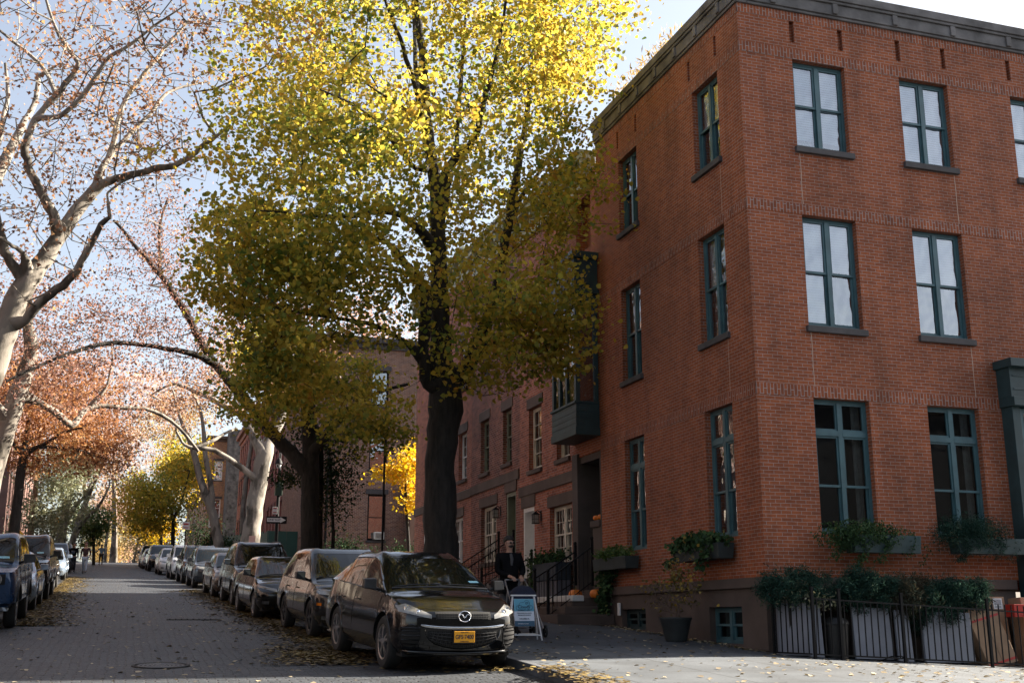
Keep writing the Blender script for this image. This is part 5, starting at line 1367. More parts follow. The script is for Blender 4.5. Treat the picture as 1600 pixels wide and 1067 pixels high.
    # wiper cowl and interior hints
    g = MB(); q = [(-.80*Wd, yc+.0, cz+.035), (-.4*Wd, yc-.085, cz+.055), (0, yc-.115, cz+.062), (.4*Wd, yc-.085, cz+.055), (.80*Wd, yc, cz+.035)]; g.tube(q, .016, 5)
    g.tube([(-.1*Wd, yc-.09, cz+.075), (.25*Wd, yc-.02, cz+.095), (.66*Wd, yc+.05, cz+.08)], .007, 4); g.tube([(-.75*Wd, yc+.02, cz+.06), (-.4*Wd, yc-.0, cz+.095), (-.02*Wd, yc-.03, cz+.10)], .007, 4)
    g.build('wiper', M_TRIM, root, uv=False, world=False)
    h = bvh.ray_cast(Vector((.62*Wd, -2, cz+.13)), Vector((0, 1, 0)))
    if h[0] is not None:
        g = MB(); n_ = h[1]; c_ = h[0]
        tang = Vector((0, 1, 0)); up_ = (Vector((0, 0, 1))-n_*n_.z).normalized(); sd_ = up_.cross(n_).normalized()
        o_ = c_+n_*(.004 if n_.y < 0 else -.004)
        g.q(o_-sd_*.10-up_*.03, o_+sd_*.10-up_*.03, o_+sd_*.10+up_*.03, o_-sd_*.10+up_*.03); g.build('sticker', M_STICK, root, uv=False, world=False)
    root['_bvh'] = 0
    del root['_bvh']
    return root, bvh
def compact(g):
    used = sorted({i for f in g.f for i in f}); mp = {o: k for k, o in enumerate(used)}
    g.v = [g.v[i] for i in used]; g.f = [tuple(mp[i] for i in f) for f in g.f]

def plate(c, txt, z, x=0.0, yellow=True, off=.03, top=None, bottom=None):
    h = c['bvh'].ray_cast(Vector((x, -2, z)), Vector((0, 1, 0))); y = (h[0].y if h[0] is not None else 0)-off
    g = MB(); g.box(x-.152, x+.152, y-.004, y+.004, z-.076, z+.076); po = g.build('licence_plate', M_PLY if yellow else M_PLW, c['root'], uv=False, world=False, bevel=.003)
    g = MB(); g.box(x-.168, x+.168, y+.005, y+.014, z-.092, z+.092); g.build('plate_holder', M_TRIM, po, uv=False, world=False)
    if txt:
        text_mesh(txt, .082, M_PLT, po, (x, y-.0055, z-.002), (math.pi/2, 0, 0), sx=.84, bold=.001)
        if top: text_mesh(top, .022, M_PLT, po, (x, y-.0055, z+.060), (math.pi/2, 0, 0))
        if bottom: text_mesh(bottom, .020, M_PLT, po, (x, y-.0055, z-.062), (math.pi/2, 0, 0))
def grid_grille(c, x0, x1, lo, hi, nx, nz, mat=None, off=.018, r=.006, name='grille_mesh', parent=None, diag=False):
    g = MB(); bv = c['bvh']
    def pt(x, z):
        h = bv.ray_cast(Vector((x, -2, z)), Vector((0, 1, 0))); return (x, (h[0].y if h[0] is not None else .05)-off, z)
    for k in range(nz):
        f = (k+.5)/nz; q = [pt(x0+(x1-x0)*i/14, lo(x0+(x1-x0)*i/14)+(hi(x0+(x1-x0)*i/14)-lo(x0+(x1-x0)*i/14))*f) for i in range(15)]; g.tube(q, r, 4)
    for k in range(nx):
        x = x0+(x1-x0)*(k+.5)/nx; xs = x+(.04 if diag else 0)
        g.tube([pt(x, lo(x)), pt(xs, hi(xs))], r*.8, 4)
        if diag: g.tube([pt(xs, lo(xs)), pt(x, hi(x))], r*.8, 4)
    return g.build(name, mat or M_TRIM, parent or c['root'], uv=False, world=False)

class _H:
    def __init__(s, y): s.y = y
class SafeBVH:
    "ray hits on the front of the body, stepping inward where the ray would miss"
    def __init__(s, b): s.b = b
    def ray_cast(s, o, d):
        h = s.b.ray_cast(o, d)
        if h[0] is not None or abs(d.x) > .5: return h
        for k in range(1, 12):
            h = s.b.ray_cast(Vector((o.x*(1-.03*k), o.y, o.z+(.02*k if o.z < .5 else -.012*k))), d)
            if h[0] is not None: return h
        return (Vector((o.x, .2, o.z)), Vector((0, -1, 0)), 0, 0)
def front_hero(c):
    "swept clear headlamps, winged oval badge, chrome bar, wide lower mesh, fog vents"
    fp, W_, root, bvh = c['fpatch'], c['Wd'], c['root'], c['bvh']
    X = W_
    hl = fp('headlight', M_LAMP, .50*X, .96*X, lambda x: .745+(x/X-.50)*.20, lambda x: .80+(x/X-.50)*.46 if x/X < .8 else .938-(x/X-.8)*.25, 12, 5, .010, mir=True, th=.05)
    for o, sg in zip(hl, (1, -1)):
        g = MB()
        for xx, rr, zz in ((.68, .042, .835), (.81, .050, .872)):
            h = bvh.ray_cast(Vector((sg*xx*X, -2, zz)), Vector((0, 1, 0)))
            if h[0] is not None: g.lathe([(rr, 0), (rr*.9, -.008), (rr*.62, .0), (.002, -.012)], (sg*xx*X, h[0].y-.012, zz), 20, 'y')
        g.build('lens', M_CHR, o, smooth=60, uv=False, world=False)
    up = fp('grille', M_UND, -.44*X, .44*X, lambda x: .735, lambda x: .845-.03*(x/X)**2, 18, 4, .006)
    grid_grille(c, -.42*X, .42*X, lambda x: .745, lambda x: .825, 20, 3, off=.014, r=.004, parent=up)
    lowr = fp('lower_grille', M_UND, -.56*X, .56*X, lambda x: .345+.12*(abs(x)/X/.56)**2.2, lambda x: .585, 22, 5, .006)
    grid_grille(c, -.53*X, .53*X, lambda x: .36+.11*(abs(x)/X/.56)**2.2, lambda x: .575, 16, 4, off=.016, r=.006, parent=lowr, diag=True)
    g = MB(); q = []
    for k in range(21):
        x = X*(-.66+1.32*k/20); h = bvh.ray_cast(Vector((x, -2, .625)), Vector((0, 1, 0))); q.append((x, h[0].y-.014, .625+.035*(abs(x)/X/.66)**3))
    g.tube(q, [.006]+[.013]*19+[.006], 6, sy=1.3); g.build('chrome_bar', M_CHR, root, smooth=60, uv=False, world=False)
    g = MB(); q = []
    for k in range(25):
        a = math.pi*k/24; x = .60*X*math.cos(a); z = .60-.27*math.sin(a)**.8
        h = bvh.ray_cast(Vector((x, -2, z)), Vector((0, 1, 0))); q.append((x, h[0].y-.008, z))
    g.tube(q, .011, 5); g.build('grille_surround', c['pm'], root, smooth=60, uv=False, world=False)
    # oval badge with wings
    h = bvh.ray_cast(Vector((0, -2, .78)), Vector((0, 1, 0))); yb_ = h[0].y-.035
    g = MB(); q = [(.088*math.cos(2*math.pi*k/32), yb_, .782+.072*math.sin(2*math.pi*k/32)) for k in range(33)]; g.tube(q, .0085, 6, cap=False)
    for sg in (1, -1): g.tube([(sg*.080, yb_, .792), (sg*.055, yb_, .812), (sg*.032, yb_, .805), (sg*.014, yb_, .775), (0, yb_, .760)], [.004, .008, .009, .008, .006], 6)
    bdg = g.build('badge', M_CHR, root, smooth=60, uv=False, world=False)
    g = MB(); g.lathe([(.082, .012), (.082, .018), (.001, .018)], (0, yb_, .782), 24, 'y'); g.build('badge_plate', M_TRIM, bdg, uv=False, world=False)
    fv = fp('fog_vent', M_UND, .66*X, .92*X, lambda x: .36+.02*(x/X-.66), lambda x: .66-.2*abs(x/X-.76), 8, 6, .006, mir=True)
    for o, sg in zip(fv, (1, -1)):
        g = MB()
        for zz in (.40, .46, .52, .58, .62):
            q = []
            for k in range(7):
                x = sg*X*(.67+.23*k/6); hh = bvh.ray_cast(Vector((x, -2, zz)), Vector((0, 1, 0))); q.append((x, hh[0].y-.012, zz))
            g.tube(q, .007, 4)
        q = []
        for k in range(20):
            a = 2*math.pi*k/19; x = sg*X*(.79+.135*math.cos(a)); z = .505+.165*math.sin(a); hh = bvh.ray_cast(Vector((x, -2, z)), Vector((0, 1, 0)))
            if hh[0] is not None: q.append((x, hh[0].y-.006, z))
        g.tube(q, .009, 5, cap=False); g.build('vent_slat', c['pm'], o, uv=False, world=False)
    fl = MB(); q = []
    for k in range(25):
        x = X*(-.93+1.86*k/24); hh = bvh.ray_cast(Vector((x, -2, .29)), Vector((0, 1, 0))); q.append((x, hh[0].y-.02, .30-.03*(1-abs(x)/X)))
    fl.tube(q, .016, 6); fl.build('bumper_lip', c['pm'], root, smooth=60, uv=False, world=False)
    plate(c, 'GFS·7400', .505, .0, top='NEW YORK', bottom='EMPIRE STATE')
def front_generic(lamp=(.56, .95, .66, .74, .10), grille=(.46, .56, .70), lower=(.60, .30, .42), chrome=True, yellow=True, txt=None, plate_z=.42, lampmat=None, badge=True, round_lamp=False, bars=3, amber=False, chrome_grille=False):
    def f(c):
        fp, X, root, bvh = c['fpatch'], c['Wd'], c['root'], c['bvh']
        a, b_, z0, z1, sl = lamp
        if round_lamp:
            up = fp('grille', M_UND, -.78*X, .78*X, lambda x: grille[1], lambda x: grille[2], 16, 4, .008)
            for sg in (1, -1):
                g = MB(); xx = .60*X; zz = (grille[1]+grille[2])/2; h = bvh.ray_cast(Vector((sg*xx, -2, zz)), Vector((0, 1, 0)))
                g.lathe([(.118, .03), (.118, -.022), (.10, -.026), (.092, -.012), (.06, -.016), (.002, -.03)], (sg*xx, h[0].y-.01, zz), 26, 'y'); g.build('headlight', M_LAMP, root, smooth=50, uv=False, world=False)
            grid_grille(c, -.42*X, .42*X, lambda x: grille[1]+.02, lambda x: grille[2]-.02, 12, 2, off=.016, r=.009, parent=up)
        else:
            fp('headlight', lampmat or M_LAMP, a*X, b_*X, lambda x: z0+(x/X-a)*sl*1.2, lambda x: z1+(x/X-a)*sl, 10, 4, .010, mir=True, th=.04)
            if grille:
                up = fp('grille', M_UND, -grille[0]*X, grille[0]*X, lambda x: grille[1]+.03*(x/X)**2, lambda x: grille[2], 14, 4, .008)
                grid_grille(c, -(grille[0]-.03)*X, (grille[0]-.03)*X, lambda x: grille[1]+.02, lambda x: grille[2]-.01, 10, bars, off=.016, r=.006, mat=M_CHR if chrome_grille else M_TRIM, parent=up)
        if lower: fp('lower_grille', M_UND, -lower[0]*X, lower[0]*X, lambda x: lower[1], lambda x: lower[2]-.05*(abs(x)/X), 14, 3, .008)
        fpz = .36
        for sg, o in zip((1, -1), fp('fog_lamp', M_LAMPD, .72*X, .88*X, lambda x: fpz, lambda x: fpz+.07, 5, 3, .010, mir=True)): pass
        if chrome:
            g = MB(); gz = grille[1]-.01 if grille else .62; gw = grille[0]+.04 if grille else .5; q = []
            for k in range(15):
                x = X*gw*(-1+2*k/14); h = bvh.ray_cast(Vector((x, -2, gz)), Vector((0, 1, 0))); q.append((x, h[0].y-.014, gz+.05*(abs(x)/X)**2))
            g.tube(q, .010, 5); g.build('chrome_bar', M_CHR, root, smooth=60, uv=False, world=False)
        if amber:
            fp('side_marker', M_AMB, .90*X, .965*X, lambda x: .62, lambda x: .67, 3, 2, .012, mir=True)
        if badge:
            gz = (grille[1]+grille[2])/2 if grille else .68; h = bvh.ray_cast(Vector((0, -2, gz)), Vector((0, 1, 0)))
            g = MB(); g.lathe([(.055, 0), (.05, -.012), (.002, -.014)], (0, h[0].y-.022, gz), 16, 'y'); g.build('badge', M_CHR, root, smooth=40, uv=False, world=False)
        if yellow is not None: plate(c, txt, plate_z, 0, yellow)
    return f
SUV = dict(L=4.6, W=1.84, H=1.66, belt=1.02, cowl_z=1.06, nose_z=.86, ycowl=1.22, yhead=2.02, yb=2.50, yc=3.35, yroof=4.0, ytail=4.42, wf=.92, wr=3.60, tail='hatch', rw=.355, tumble=.74, rails=False, zb=.27)
SEDAN = dict(L=4.65, W=1.82, H=1.45, belt=.93, cowl_z=.93, nose_z=.72, ycowl=1.28, yhead=2.15, yb=2.52, yc=3.35, yroof=3.45, ytail=4.15, wf=.93, wr=3.70, tail='sedan', rw=.325, tumble=.70, zb=.22)
def mk(base, name, label, cat, paint, x, y, front=None, rotz=0, group=None, dz=0, **kw):
    p = dict(base); p.update(kw); p['paint'] = paint; p['front'] = front or front_generic()
    r, bvh = make_car(name, label, cat, p)
    x0 = x; r.location = (x0, y, G(x0, y+.8)-.062*.8+.004+dz); s_ = (G(x0, y+3.6)-G(x0, y+.9))/2.7
    r.rotation_euler = (math.atan(s_), 0, R(rotz)); r['group'] = group or 'cars parked along the kerb'
    return r
HERO = dict(L=4.68, W=1.87, H=1.66, belt=1.05, cowl_z=1.09, nose_z=.89, black_mirror=True, ycowl=1.08, yhead=2.12, yb=2.62, yc=3.42, yroof=3.75, ytail=4.42, wf=.90, wr=3.65, tail='hatch', rw=.375, tumble=.67, zb=.25, belt_rise=.13, chrome_window=True, spokes=5)
RX = 4.42
mk(HERO, 'parked_car', 'glossy black crossover nearest the camera, yellow plate, parked at the right kerb', 'car', 'black', 4.53, 15.95, front_hero, rotz=4.2, tw=.235)
mk(SUV, 'parked_car', 'dark grey crossover with orange side markers, parked right behind the nearest black car', 'car', 'graphite', 4.33, 21.9, front_generic(amber=True, lamp=(.55, .96, .80, .90, .06), grille=(.50, .62, .84), plate_z=.50), rotz=3.2, L=4.55, H=1.68, rim='dark', chrome_window=False)
mk(SEDAN, 'parked_car', 'black sedan with smooth nose, third car from the camera on the right', 'car', 'black', 3.86, 27.9, front_generic(lamp=(.52, .95, .64, .71, .18), grille=None, lower=(.55, .28, .38), chrome=False, yellow=None, lampmat=M_LAMP), rotz=3, spokes=9)
mk(SUV, 'parked_car', 'tall black sport utility car towering behind the smooth nosed sedan', 'car', 'black', 3.80, 33.6, front_generic(), rotz=1.8, H=1.80, belt=1.10, cowl_z=1.12, nose_z=.95, rails=True)
mk(SEDAN, 'parked_car', 'bronze grey sedan in the middle of the right hand row', 'car', 'bronze', 3.62, 39.3, front_generic(), rotz=2)
mk(SUV, 'parked_car', 'slate blue wagon with chrome grille and roof rails on the right', 'car', 'slate', 3.42, 47.6, front_generic(lamp=(.50, .95, .72, .82, .12), grille=(.36, .62, .78), chrome_grille=True, yellow=False, plate_z=.48), rotz=2.1, H=1.60, rails=True, belt=.98, cowl_z=1.0, nose_z=.84)
mk(SUV, 'parked_car', 'dark crossover tucked behind the slate blue wagon', 'car', 'graphite', 3.22, 53.2, front_generic(), rotz=2.1, rails=True)
mk(SUV, 'parked_car', 'white crossover with dark lower bumper on the right', 'car', 'white', 2.95, 59.0, front_generic(lamp=(.50, .95, .80, .90, .08), lampmat=M_LAMPD, grille=(.55, .64, .86), lower=(.8, .28, .46)), rotz=2.1, cladding=True)
mk(SEDAN, 'parked_car', 'white sedan with dark grille on the right, behind the white crossover', 'car', 'white', 2.55, 67.5, front_generic(), rotz=2.1, H=1.48)
mk(SUV, 'parked_car', 'dark tall car behind the white sedan', 'car', 'graphite', 2.12, 76.5, front_generic(), rotz=2.1, detail=1)
mk(SEDAN, 'parked_car', 'pale silver car second from the far end of the right row', 'car', 'silver', 1.85, 85.5, front_generic(), rotz=1.5, detail=1)
mk(SUV, 'parked_car', 'dark blue car farthest up the right row', 'car', 'navy', 1.75, 94, front_generic(), rotz=1, detail=1)
# left row
TRUCK = dict(SUV, L=4.9, W=1.93, H=1.86, belt=1.22, cowl_z=1.24, nose_z=1.10, ycowl=1.25, yhead=1.78, yb=2.6, yc=3.5, yroof=4.35, ytail=4.72, wf=.95, wr=3.85, rw=.41, tumble=.82, boxy=1, zb=.42, front_r=.6, nose_back=.04, black_mirror=True, mirror=1.15, cladding=True, lip=.03)
mk(TRUCK, 'parked_car', 'blue boxy off road car with round headlamps at the left edge', 'car', 'blue', -3.0, 24.7, front_generic(round_lamp=True, grille=(.5, .86, 1.06), lower=(.6, .50, .62), chrome=False, yellow=None, badge=False), rotz=.6)
mk(SEDAN, 'parked_car', 'low steel coloured sedan between the blue and the black tall cars on the left', 'car', 'steel', -3.02, 31.0, front_generic(), rotz=.8)
mk(TRUCK, 'parked_car', 'black pickup like tall car with big alloy wheel, second tall one on the left', 'car', 'graphite', -3.12, 36.6, front_generic(lamp=(.60, .96, .92, 1.04, .0), grille=(.55, .74, 1.04), lower=(.6, .46, .58), yellow=None, chrome_grille=True), rotz=.8, H=1.9, cladding=False)
mk(SUV, 'parked_car', 'black hatchback hidden behind the black tall car on the left', 'car', 'black', -3.3, 43.4, front_generic(), rotz=1)
mk(SEDAN, 'parked_car', 'light steel blue sedan in sunlight on the left', 'car', 'steel', -3.55, 56.2, front_generic(lamp=(.56, .95, .62, .70, .16)), rotz=1)
mk(SUV, 'parked_car', 'navy crossover behind the light steel blue sedan on the left', 'car', 'navy', -3.95, 68.0, front_generic(), rotz=1)
mk(SUV, 'parked_car', 'dark crossover with roof rails, last of the left row', 'car', 'slate', -4.1, 76.0, front_generic(), rotz=1, rails=True)
# ---------------- people ----------------
M_SKIN = simple('skin', (.42, .24, .17), .55, var=.08); M_SKIN2 = simple('skin_brown', (.26, .14, .09), .55, var=.08)
M_HAIR = simple('dark_hair', (.015, .012, .010), .6, var=.3, scale=30); M_HAIRB = simple('brown_hair', (.10, .05, .03), .6)
M_JACK = simple('black_jacket', (.006, .006, .007), 1.0, var=.3, scale=8, bump=.3, Specular_IOR_Level=.1); M_GRYT = simple('grey_trousers', (.10, .105, .12), .85, var=.15)
M_JEAN = simple('pale_jeans', (.42, .48, .56), .85, var=.12); M_NAVYT = simple('dark_trousers', (.02, .022, .03), .85); M_BLUEJ = simple('light_blue_jacket', (.22, .36, .52), .8)
M_SHOE = simple('dark_shoe', (.02, .018, .016), .6); M_MAROON = simple('maroon_top', (.05, .02, .02), .8); M_SCARF = simple('grey_scarf', (.06, .06, .065), .9)
def skin(name, joints, edges, mat, parent, sub=2, root=0):
    "one continuous surface grown round a skeleton of joints: {name: (pos, radius)}"
    me = bpy.data.meshes.new(name); keys = list(joints); idx = {k: i for i, k in enumerate(keys)}
    me.from_pydata([joints[k][0] for k in keys], [(idx[a], idx[b]) for a, b in edges], [])
    o = bpy.data.objects.new(name, me); col.objects.link(o)
    o.modifiers.new('skin', 'SKIN')
    if not me.skin_vertices: 
        bpy.context.view_layer.objects.active = o
        bpy.ops.object.mode_set(mode='EDIT') if False else None
        try: me.skin_vertices.new()
        except Exception: pass
    sv = me.skin_vertices[0].data
    for i, k in enumerate(keys):
        r = joints[k][1]; sv[i].radius = (r, r) if not isinstance(r, tuple) else r; sv[i].use_root = (i == root)
    if sub: m = o.modifiers.new('sub', 'SUBSURF'); m.levels = sub; m.render_levels = sub
    dg = bpy.context.evaluated_depsgraph_get(); dg.update()
    nm = bpy.data.meshes.new_from_object(o.evaluated_get(dg)); bpy.data.objects.remove(o)
    nm.materials.clear(); nm.materials.append(mat); nm.polygons.foreach_set('use_smooth', [True]*len(nm.polygons))
    o = bpy.data.objects.new(name, nm); col.objects.link(o)
    if parent: o.parent = parent
    return o
def lv(a, b, t): return tuple(a[i]+(b[i]-a[i])*t for i in range(3))
def person(label, loc, h, pose, top, leg, skin_m=None, hair=M_HAIR, hair_long=False, rotz=0, detail=True, coat=False, fem=False, group=None, short_sleeve=False):
    "pose gives joints in units of height, person faces -Y; z up from the ground"
    t = thing('person', label, 'person', loc, (0, 0, R(rotz)), group); s = h; sk_m = skin_m or M_SKIN
    J = {k: (v[0]*s, v[1]*s, v[2]*s) for k, v in pose.items()}
    w = .92 if fem else 1
    rad = dict(pelvis=.075, spine=.070, chest=.082*w, neckb=.040, neck=.030, head0=.034, head1=.047, head2=.052, head3=.040)
    jj = {k: (J[k], rad[k]*s) for k in ('pelvis', 'spine', 'chest', 'neckb', 'neck', 'head0', 'head1', 'head2', 'head3')}
    ed = [('pelvis', 'spine'), ('spine', 'chest'), ('chest', 'neckb'), ('neckb', 'neck'), ('neck', 'head0'), ('head0', 'head1'), ('head1', 'head2'), ('head2', 'head3')]
    for sd_ in 'LR':
        for k, r_ in (('sh', .034), ('el', .024), ('wr', .015)): jj[k+sd_] = (J[k+sd_], r_*s*w)
        ed += [('chest', 'sh'+sd_), ('sh'+sd_, 'el'+sd_), ('el'+sd_, 'wr'+sd_)]
        for k, r_ in (('hip', .052), ('kn', .033), ('an', .021), ('toe', .018)): jj[k+sd_] = (J[k+sd_], r_*s)
        ed += [('pelvis', 'hip'+sd_), ('hip'+sd_, 'kn'+sd_), ('kn'+sd_, 'an'+sd_), ('an'+sd_, 'toe'+sd_)]
        # palm and five fingers
        wr = Vector(J['wr'+sd_]); el = Vector(J['el'+sd_]); d = Vector(pose.get('hand'+sd_, tuple((wr-el).normalized()))).normalized()
        side = Vector((1, 0, 0)); side = (side-d*side.dot(d)).normalized(); curl = d.cross(side)*(1 if True else -1)
        if curl.z > 0: curl = -curl
        palm = wr+d*.045*s; jj['palm'+sd_] = (tuple(palm), .018*s); ed.append(('wr'+sd_, 'palm'+sd_))
        if detail:
            out = 1 if sd_ == 'L' else -1
            for k in range(4):
                o_ = (k-1.5)*.011*s; ln = [.040, .046, .043, .033][k]*s
                b0 = palm+side*o_+d*.012*s; b1 = b0+d*ln*.5+curl*.010*s; b2 = b1+d*ln*.22+curl*.022*s
                jj[f'f{k}a{sd_}'] = (tuple(b0), .0056*s); jj[f'f{k}b{sd_}'] = (tuple(b1), .0050*s); jj[f'f{k}c{sd_}'] = (tuple(b2), .0042*s)
                ed += [('palm'+sd_, f'f{k}a{sd_}'), (f'f{k}a{sd_}', f'f{k}b{sd_}'), (f'f{k}b{sd_}', f'f{k}c{sd_}')]
            th0 = wr+d*.022*s-side*.018*s*out; th1 = th0+d*.026*s-side*.010*s*out+curl*.010*s
            jj['t0'+sd_] = (tuple(th0), .007*s); jj['t1'+sd_] = (tuple(th1), .0052*s); ed += [('wr'+sd_, 't0'+sd_), ('t0'+sd_, 't1'+sd_)]
    body = skin('body', jj, ed, sk_m, t)
    # clothing shells a little wider than the body
    def shell(name, keys, edges, mat, grow=1.18, extra=None):
        q = {k: (jj[k][0], jj[k][1]*grow+.004) for k in keys}
        if extra: q.update(extra)
        return skin(name, q, edges, mat, t)
    ub = ['pelvis', 'spine', 'chest', 'neckb', 'shL', 'elL', 'shR', 'elR']; ue = [('pelvis', 'spine'), ('spine', 'chest'), ('chest', 'neckb'), ('chest', 'shL'), ('shL', 'elL'), ('chest', 'shR'), ('shR', 'elR')]
    ex = {}
    if not short_sleeve:
        for sd_ in 'LR':
            ex['cuff'+sd_] = (lv(J['el'+sd_], J['wr'+sd_], .9), .021*s); ue.append(('el'+sd_, 'cuff'+sd_))
    if coat:
        pv = J['pelvis']; ex['hem'] = ((pv[0], pv[1], pv[2]-.07*s), .088*s); ue.append(('pelvis', 'hem'))
    shell('jacket' if coat else 'top', ub, ue, top, 1.42 if coat else 1.14, ex)
    le = []; lk = ['pelvis']
    for sd_ in 'LR': lk += ['hip'+sd_, 'kn'+sd_]; le += [('pelvis', 'hip'+sd_), ('hip'+sd_, 'kn'+sd_)]
    ex = {'ank'+sd_: (lv(J['kn'+sd_], J['an'+sd_], .93), .027*s) for sd_ in 'LR'}; le += [('kn'+sd_, 'ank'+sd_) for sd_ in 'LR']
    shell('trousers', lk, le, leg, 1.12, ex)
    for sd_ in 'LR':
        a, b_ = Vector(J['an'+sd_]), Vector(J['toe'+sd_]); g = MB(); dd = (b_-a).normalized()
        g.tube([a-dd*.022*s+Vector((0, 0, -.004*s)), a+Vector((0, 0, -.006*s)), lv(a, b_, .6), b_+dd*.014*s], [.026*s, .032*s, .026*s, .018*s], 10, sy=.75); g.build('shoe', M_SHOE, t, smooth=60, uv=False, world=False)
    hc = Vector(J['head2']); fd = Vector(pose.get('face', (0, -1, 0))).normalized(); sdv = fd.cross(Vector((0, 0, 1))).normalized()
    # hair: a cap behind the hairline
    g = MB(); n1, n2 = 16, 10
    cc = hc-fd*.012*s+Vector((0, 0, .016*s))
    for j in range(n2+1):
        ph = math.pi*.62*j/n2
        for i in range(n1):
            th = 2*math.pi*i/n1; dv = Vector((math.sin(ph)*math.cos(th), math.sin(ph)*math.sin(th), math.cos(ph)))
            front = max(0, dv.dot(fd)); 
            if front > .45 and dv.z < .26: dv = Vector((dv.x, dv.y, max(dv.z, .24)))
            r_ = .0615+.004*math.sin(5*th+j); g.v.append(tuple(cc+dv*r_*s))
    for j in range(n2):
        for i in range(n1): a = j*n1+i; b_ = j*n1+(i+1) % n1; g.f.append((a, b_, b_+n1, a+n1)); g.mi.append(0)
    if hair_long: g.tube([hc-fd*.03*s, hc-fd*.045*s-Vector((0, 0, .05*s)), hc-fd*.04*s-Vector((0, 0, .11*s))], [.045*s, .042*s, .02*s], 10)
    g.build('hair', hair, t, smooth=70, uv=False, world=False)
    if detail:
        g = MB()
        f0 = hc+fd*.050*s
        g.ball(tuple(f0+Vector((0, 0, -.012*s))+fd*.004*s), (.006*s, .010*s, .012*s), 8, 6)
        for q in (-1, 1): g.ball(tuple(hc+sdv*q*.052*s+Vector((0, 0, -.008*s))), (.006*s, .010*s, .015*s), 8, 6)
        g.build('face_detail', sk_m, t, smooth=70, uv=False, world=False)
        g = MB(); g.ball(tuple(f0+Vector((0, 0, -.030*s))-fd*.003*s), (.010*s, .004*s, .0025*s), 8, 5); g.build('mouth', simple('lips', (.25, .10, .08), .5), t, uv=False, world=False)
        g = MB()
        for q in (-1, 1): g.ball(tuple(f0+sdv*q*.016*s+Vector((0, 0, .003*s))-fd*.004*s), (.005*s, .003*s, .003*s), 8, 5)
        g.build('eye', simple('eye_dark', (.02, .015, .01), .2), t, uv=False, world=False)
    return t, J, jj
BASE = dict(pelvis=(0, 0, .52), spine=(0, -.005, .63), chest=(0, -.005, .735), neckb=(0, .0, .828), neck=(0, -.004, .855), head0=(0, -.015, .882), head1=(0, -.018, .912), head2=(0, -.012, .94), head3=(0, -.006, .968),
            shL=(.112, 0, .795), elL=(.135, .005, .63), wrL=(.14, -.03, .49), shR=(-.112, 0, .795), elR=(-.135, .005, .63), wrR=(-.14, -.03, .49),
            hipL=(.05, 0, .49), knL=(.055, -.01, .275), anL=(.055, .015, .045), toeL=(.06, -.075, .02), hipR=(-.05, 0, .49), knR=(-.055, -.01, .275), anR=(-.055, .015, .045), toeR=(-.06, -.075, .02))
# man pushing a stroller
p = dict(BASE); p.update(elL=(.145, -.03, .64), wrL=(.075, -.16, .575), handL=(-.15, -1, -.15), elR=(-.145, -.03, .64), wrR=(-.035, -.17, .575), handR=(.2, -1, -.15), knL=(.05, -.06, .28), anL=(.05, -.075, .045), toeL=(.055, -.16, .02), anR=(-.055, .10, .06), knR=(-.055, .01, .275), toeR=(-.06, .02, .02), face=(.25, -1, -.12))
mx, my = 7.02, 21.5
t, J, jj = person('man in a black jacket and glasses pushing a stroller down the right pavement', (mx, my, SW(mx, my)), 1.83, p, M_JACK, M_GRYT, coat=True, rotz=0)
g = MB(); s = 1.83; hc = Vector(J['head2']); f = Vector((.25, -1, -.12)).normalized(); sdv = f.cross(Vector((0, 0, 1))).normalized()
for q in (-1, 1):
    c = hc+f*.058*s+sdv*q*.019*s+Vector((0, 0, .003*s)); g.tube([tuple(c+sdv*math.cos(a)*.015*s+Vector((0, 0, math.sin(a)*.011*s))) for a in [2*math.pi*k/12 for k in range(13)]], .0022, 4, cap=False)
    g.tube([tuple(hc+f*.058*s+sdv*q*.034*s), tuple(hc+sdv*q*.053*s)], .0022, 4)
g.tube([tuple(hc+f*.06*s-sdv*.006*s), tuple(hc+f*.06*s+sdv*.006*s)], .0022, 4)
g.build('glasses', M_BLACK, t, uv=False, world=False)
g = MB()
for q in (-1, 1):
    c = hc+f*.056*s+sdv*q*.019*s+Vector((0, 0, .003*s)); g.ball(tuple(c), (.014*s, .003*s, .010*s), 10, 6)
g.build('lens', simple('smoked_lens', (.03, .025, .02), .15), t, uv=False, world=False)
g = MB(); bc = hc+f*.018*s+Vector((0, 0, -.036*s)); g.ball(tuple(bc), (.034*s, .036*s, .020*s), 12, 8); g.build('beard', M_HAIR, t, smooth=60, uv=False, world=False)
g = MB(); g.tube([(0, -.10, 1.50), (.01, -.145, 1.40), (.0, -.155, 1.28)], [.03, .035, .02], 8); g.build('scarf', M_SCARF, t, smooth=60, uv=False, world=False)
# stroller
stl = thing('stroller', 'navy baby stroller with round hood pushed by the man, behind the sandwich board', 'stroller', (mx+.02, my-.82, SW(mx, my-.8)), (0, 0, 0))
g = MB()
for q in (-1, 1):
    g.tube([(q*.20, .52, 1.05), (q*.22, .30, .86), (q*.24, -.15, .40), (q*.25, -.38, .16)], .013, 8); g.tube([(q*.22, .30, .84), (q*.25, .30, .5), (q*.27, .34, .14)], .012, 8); g.tube([(q*.24, -.1, .45), (q*.25, .3, .42)], .010, 6)
g.tube([(-.20, .52, 1.05), (0, .545, 1.06), (.20, .52, 1.05)], .018, 8); g.tube([(-.26, .34, .16), (.26, .34, .16)], .010, 6); g.tube([(-.24, -.2, .36), (.24, -.2, .36)], .010, 6)
g.build('frame', simple('grey_tubing', (.30, .30, .31), .35, .7), stl, smooth=50, uv=False, world=False)
M_SNAVY = simple('navy_fabric', (.010, .015, .035), .9, var=.25, scale=10)
g = MB(); n = 14
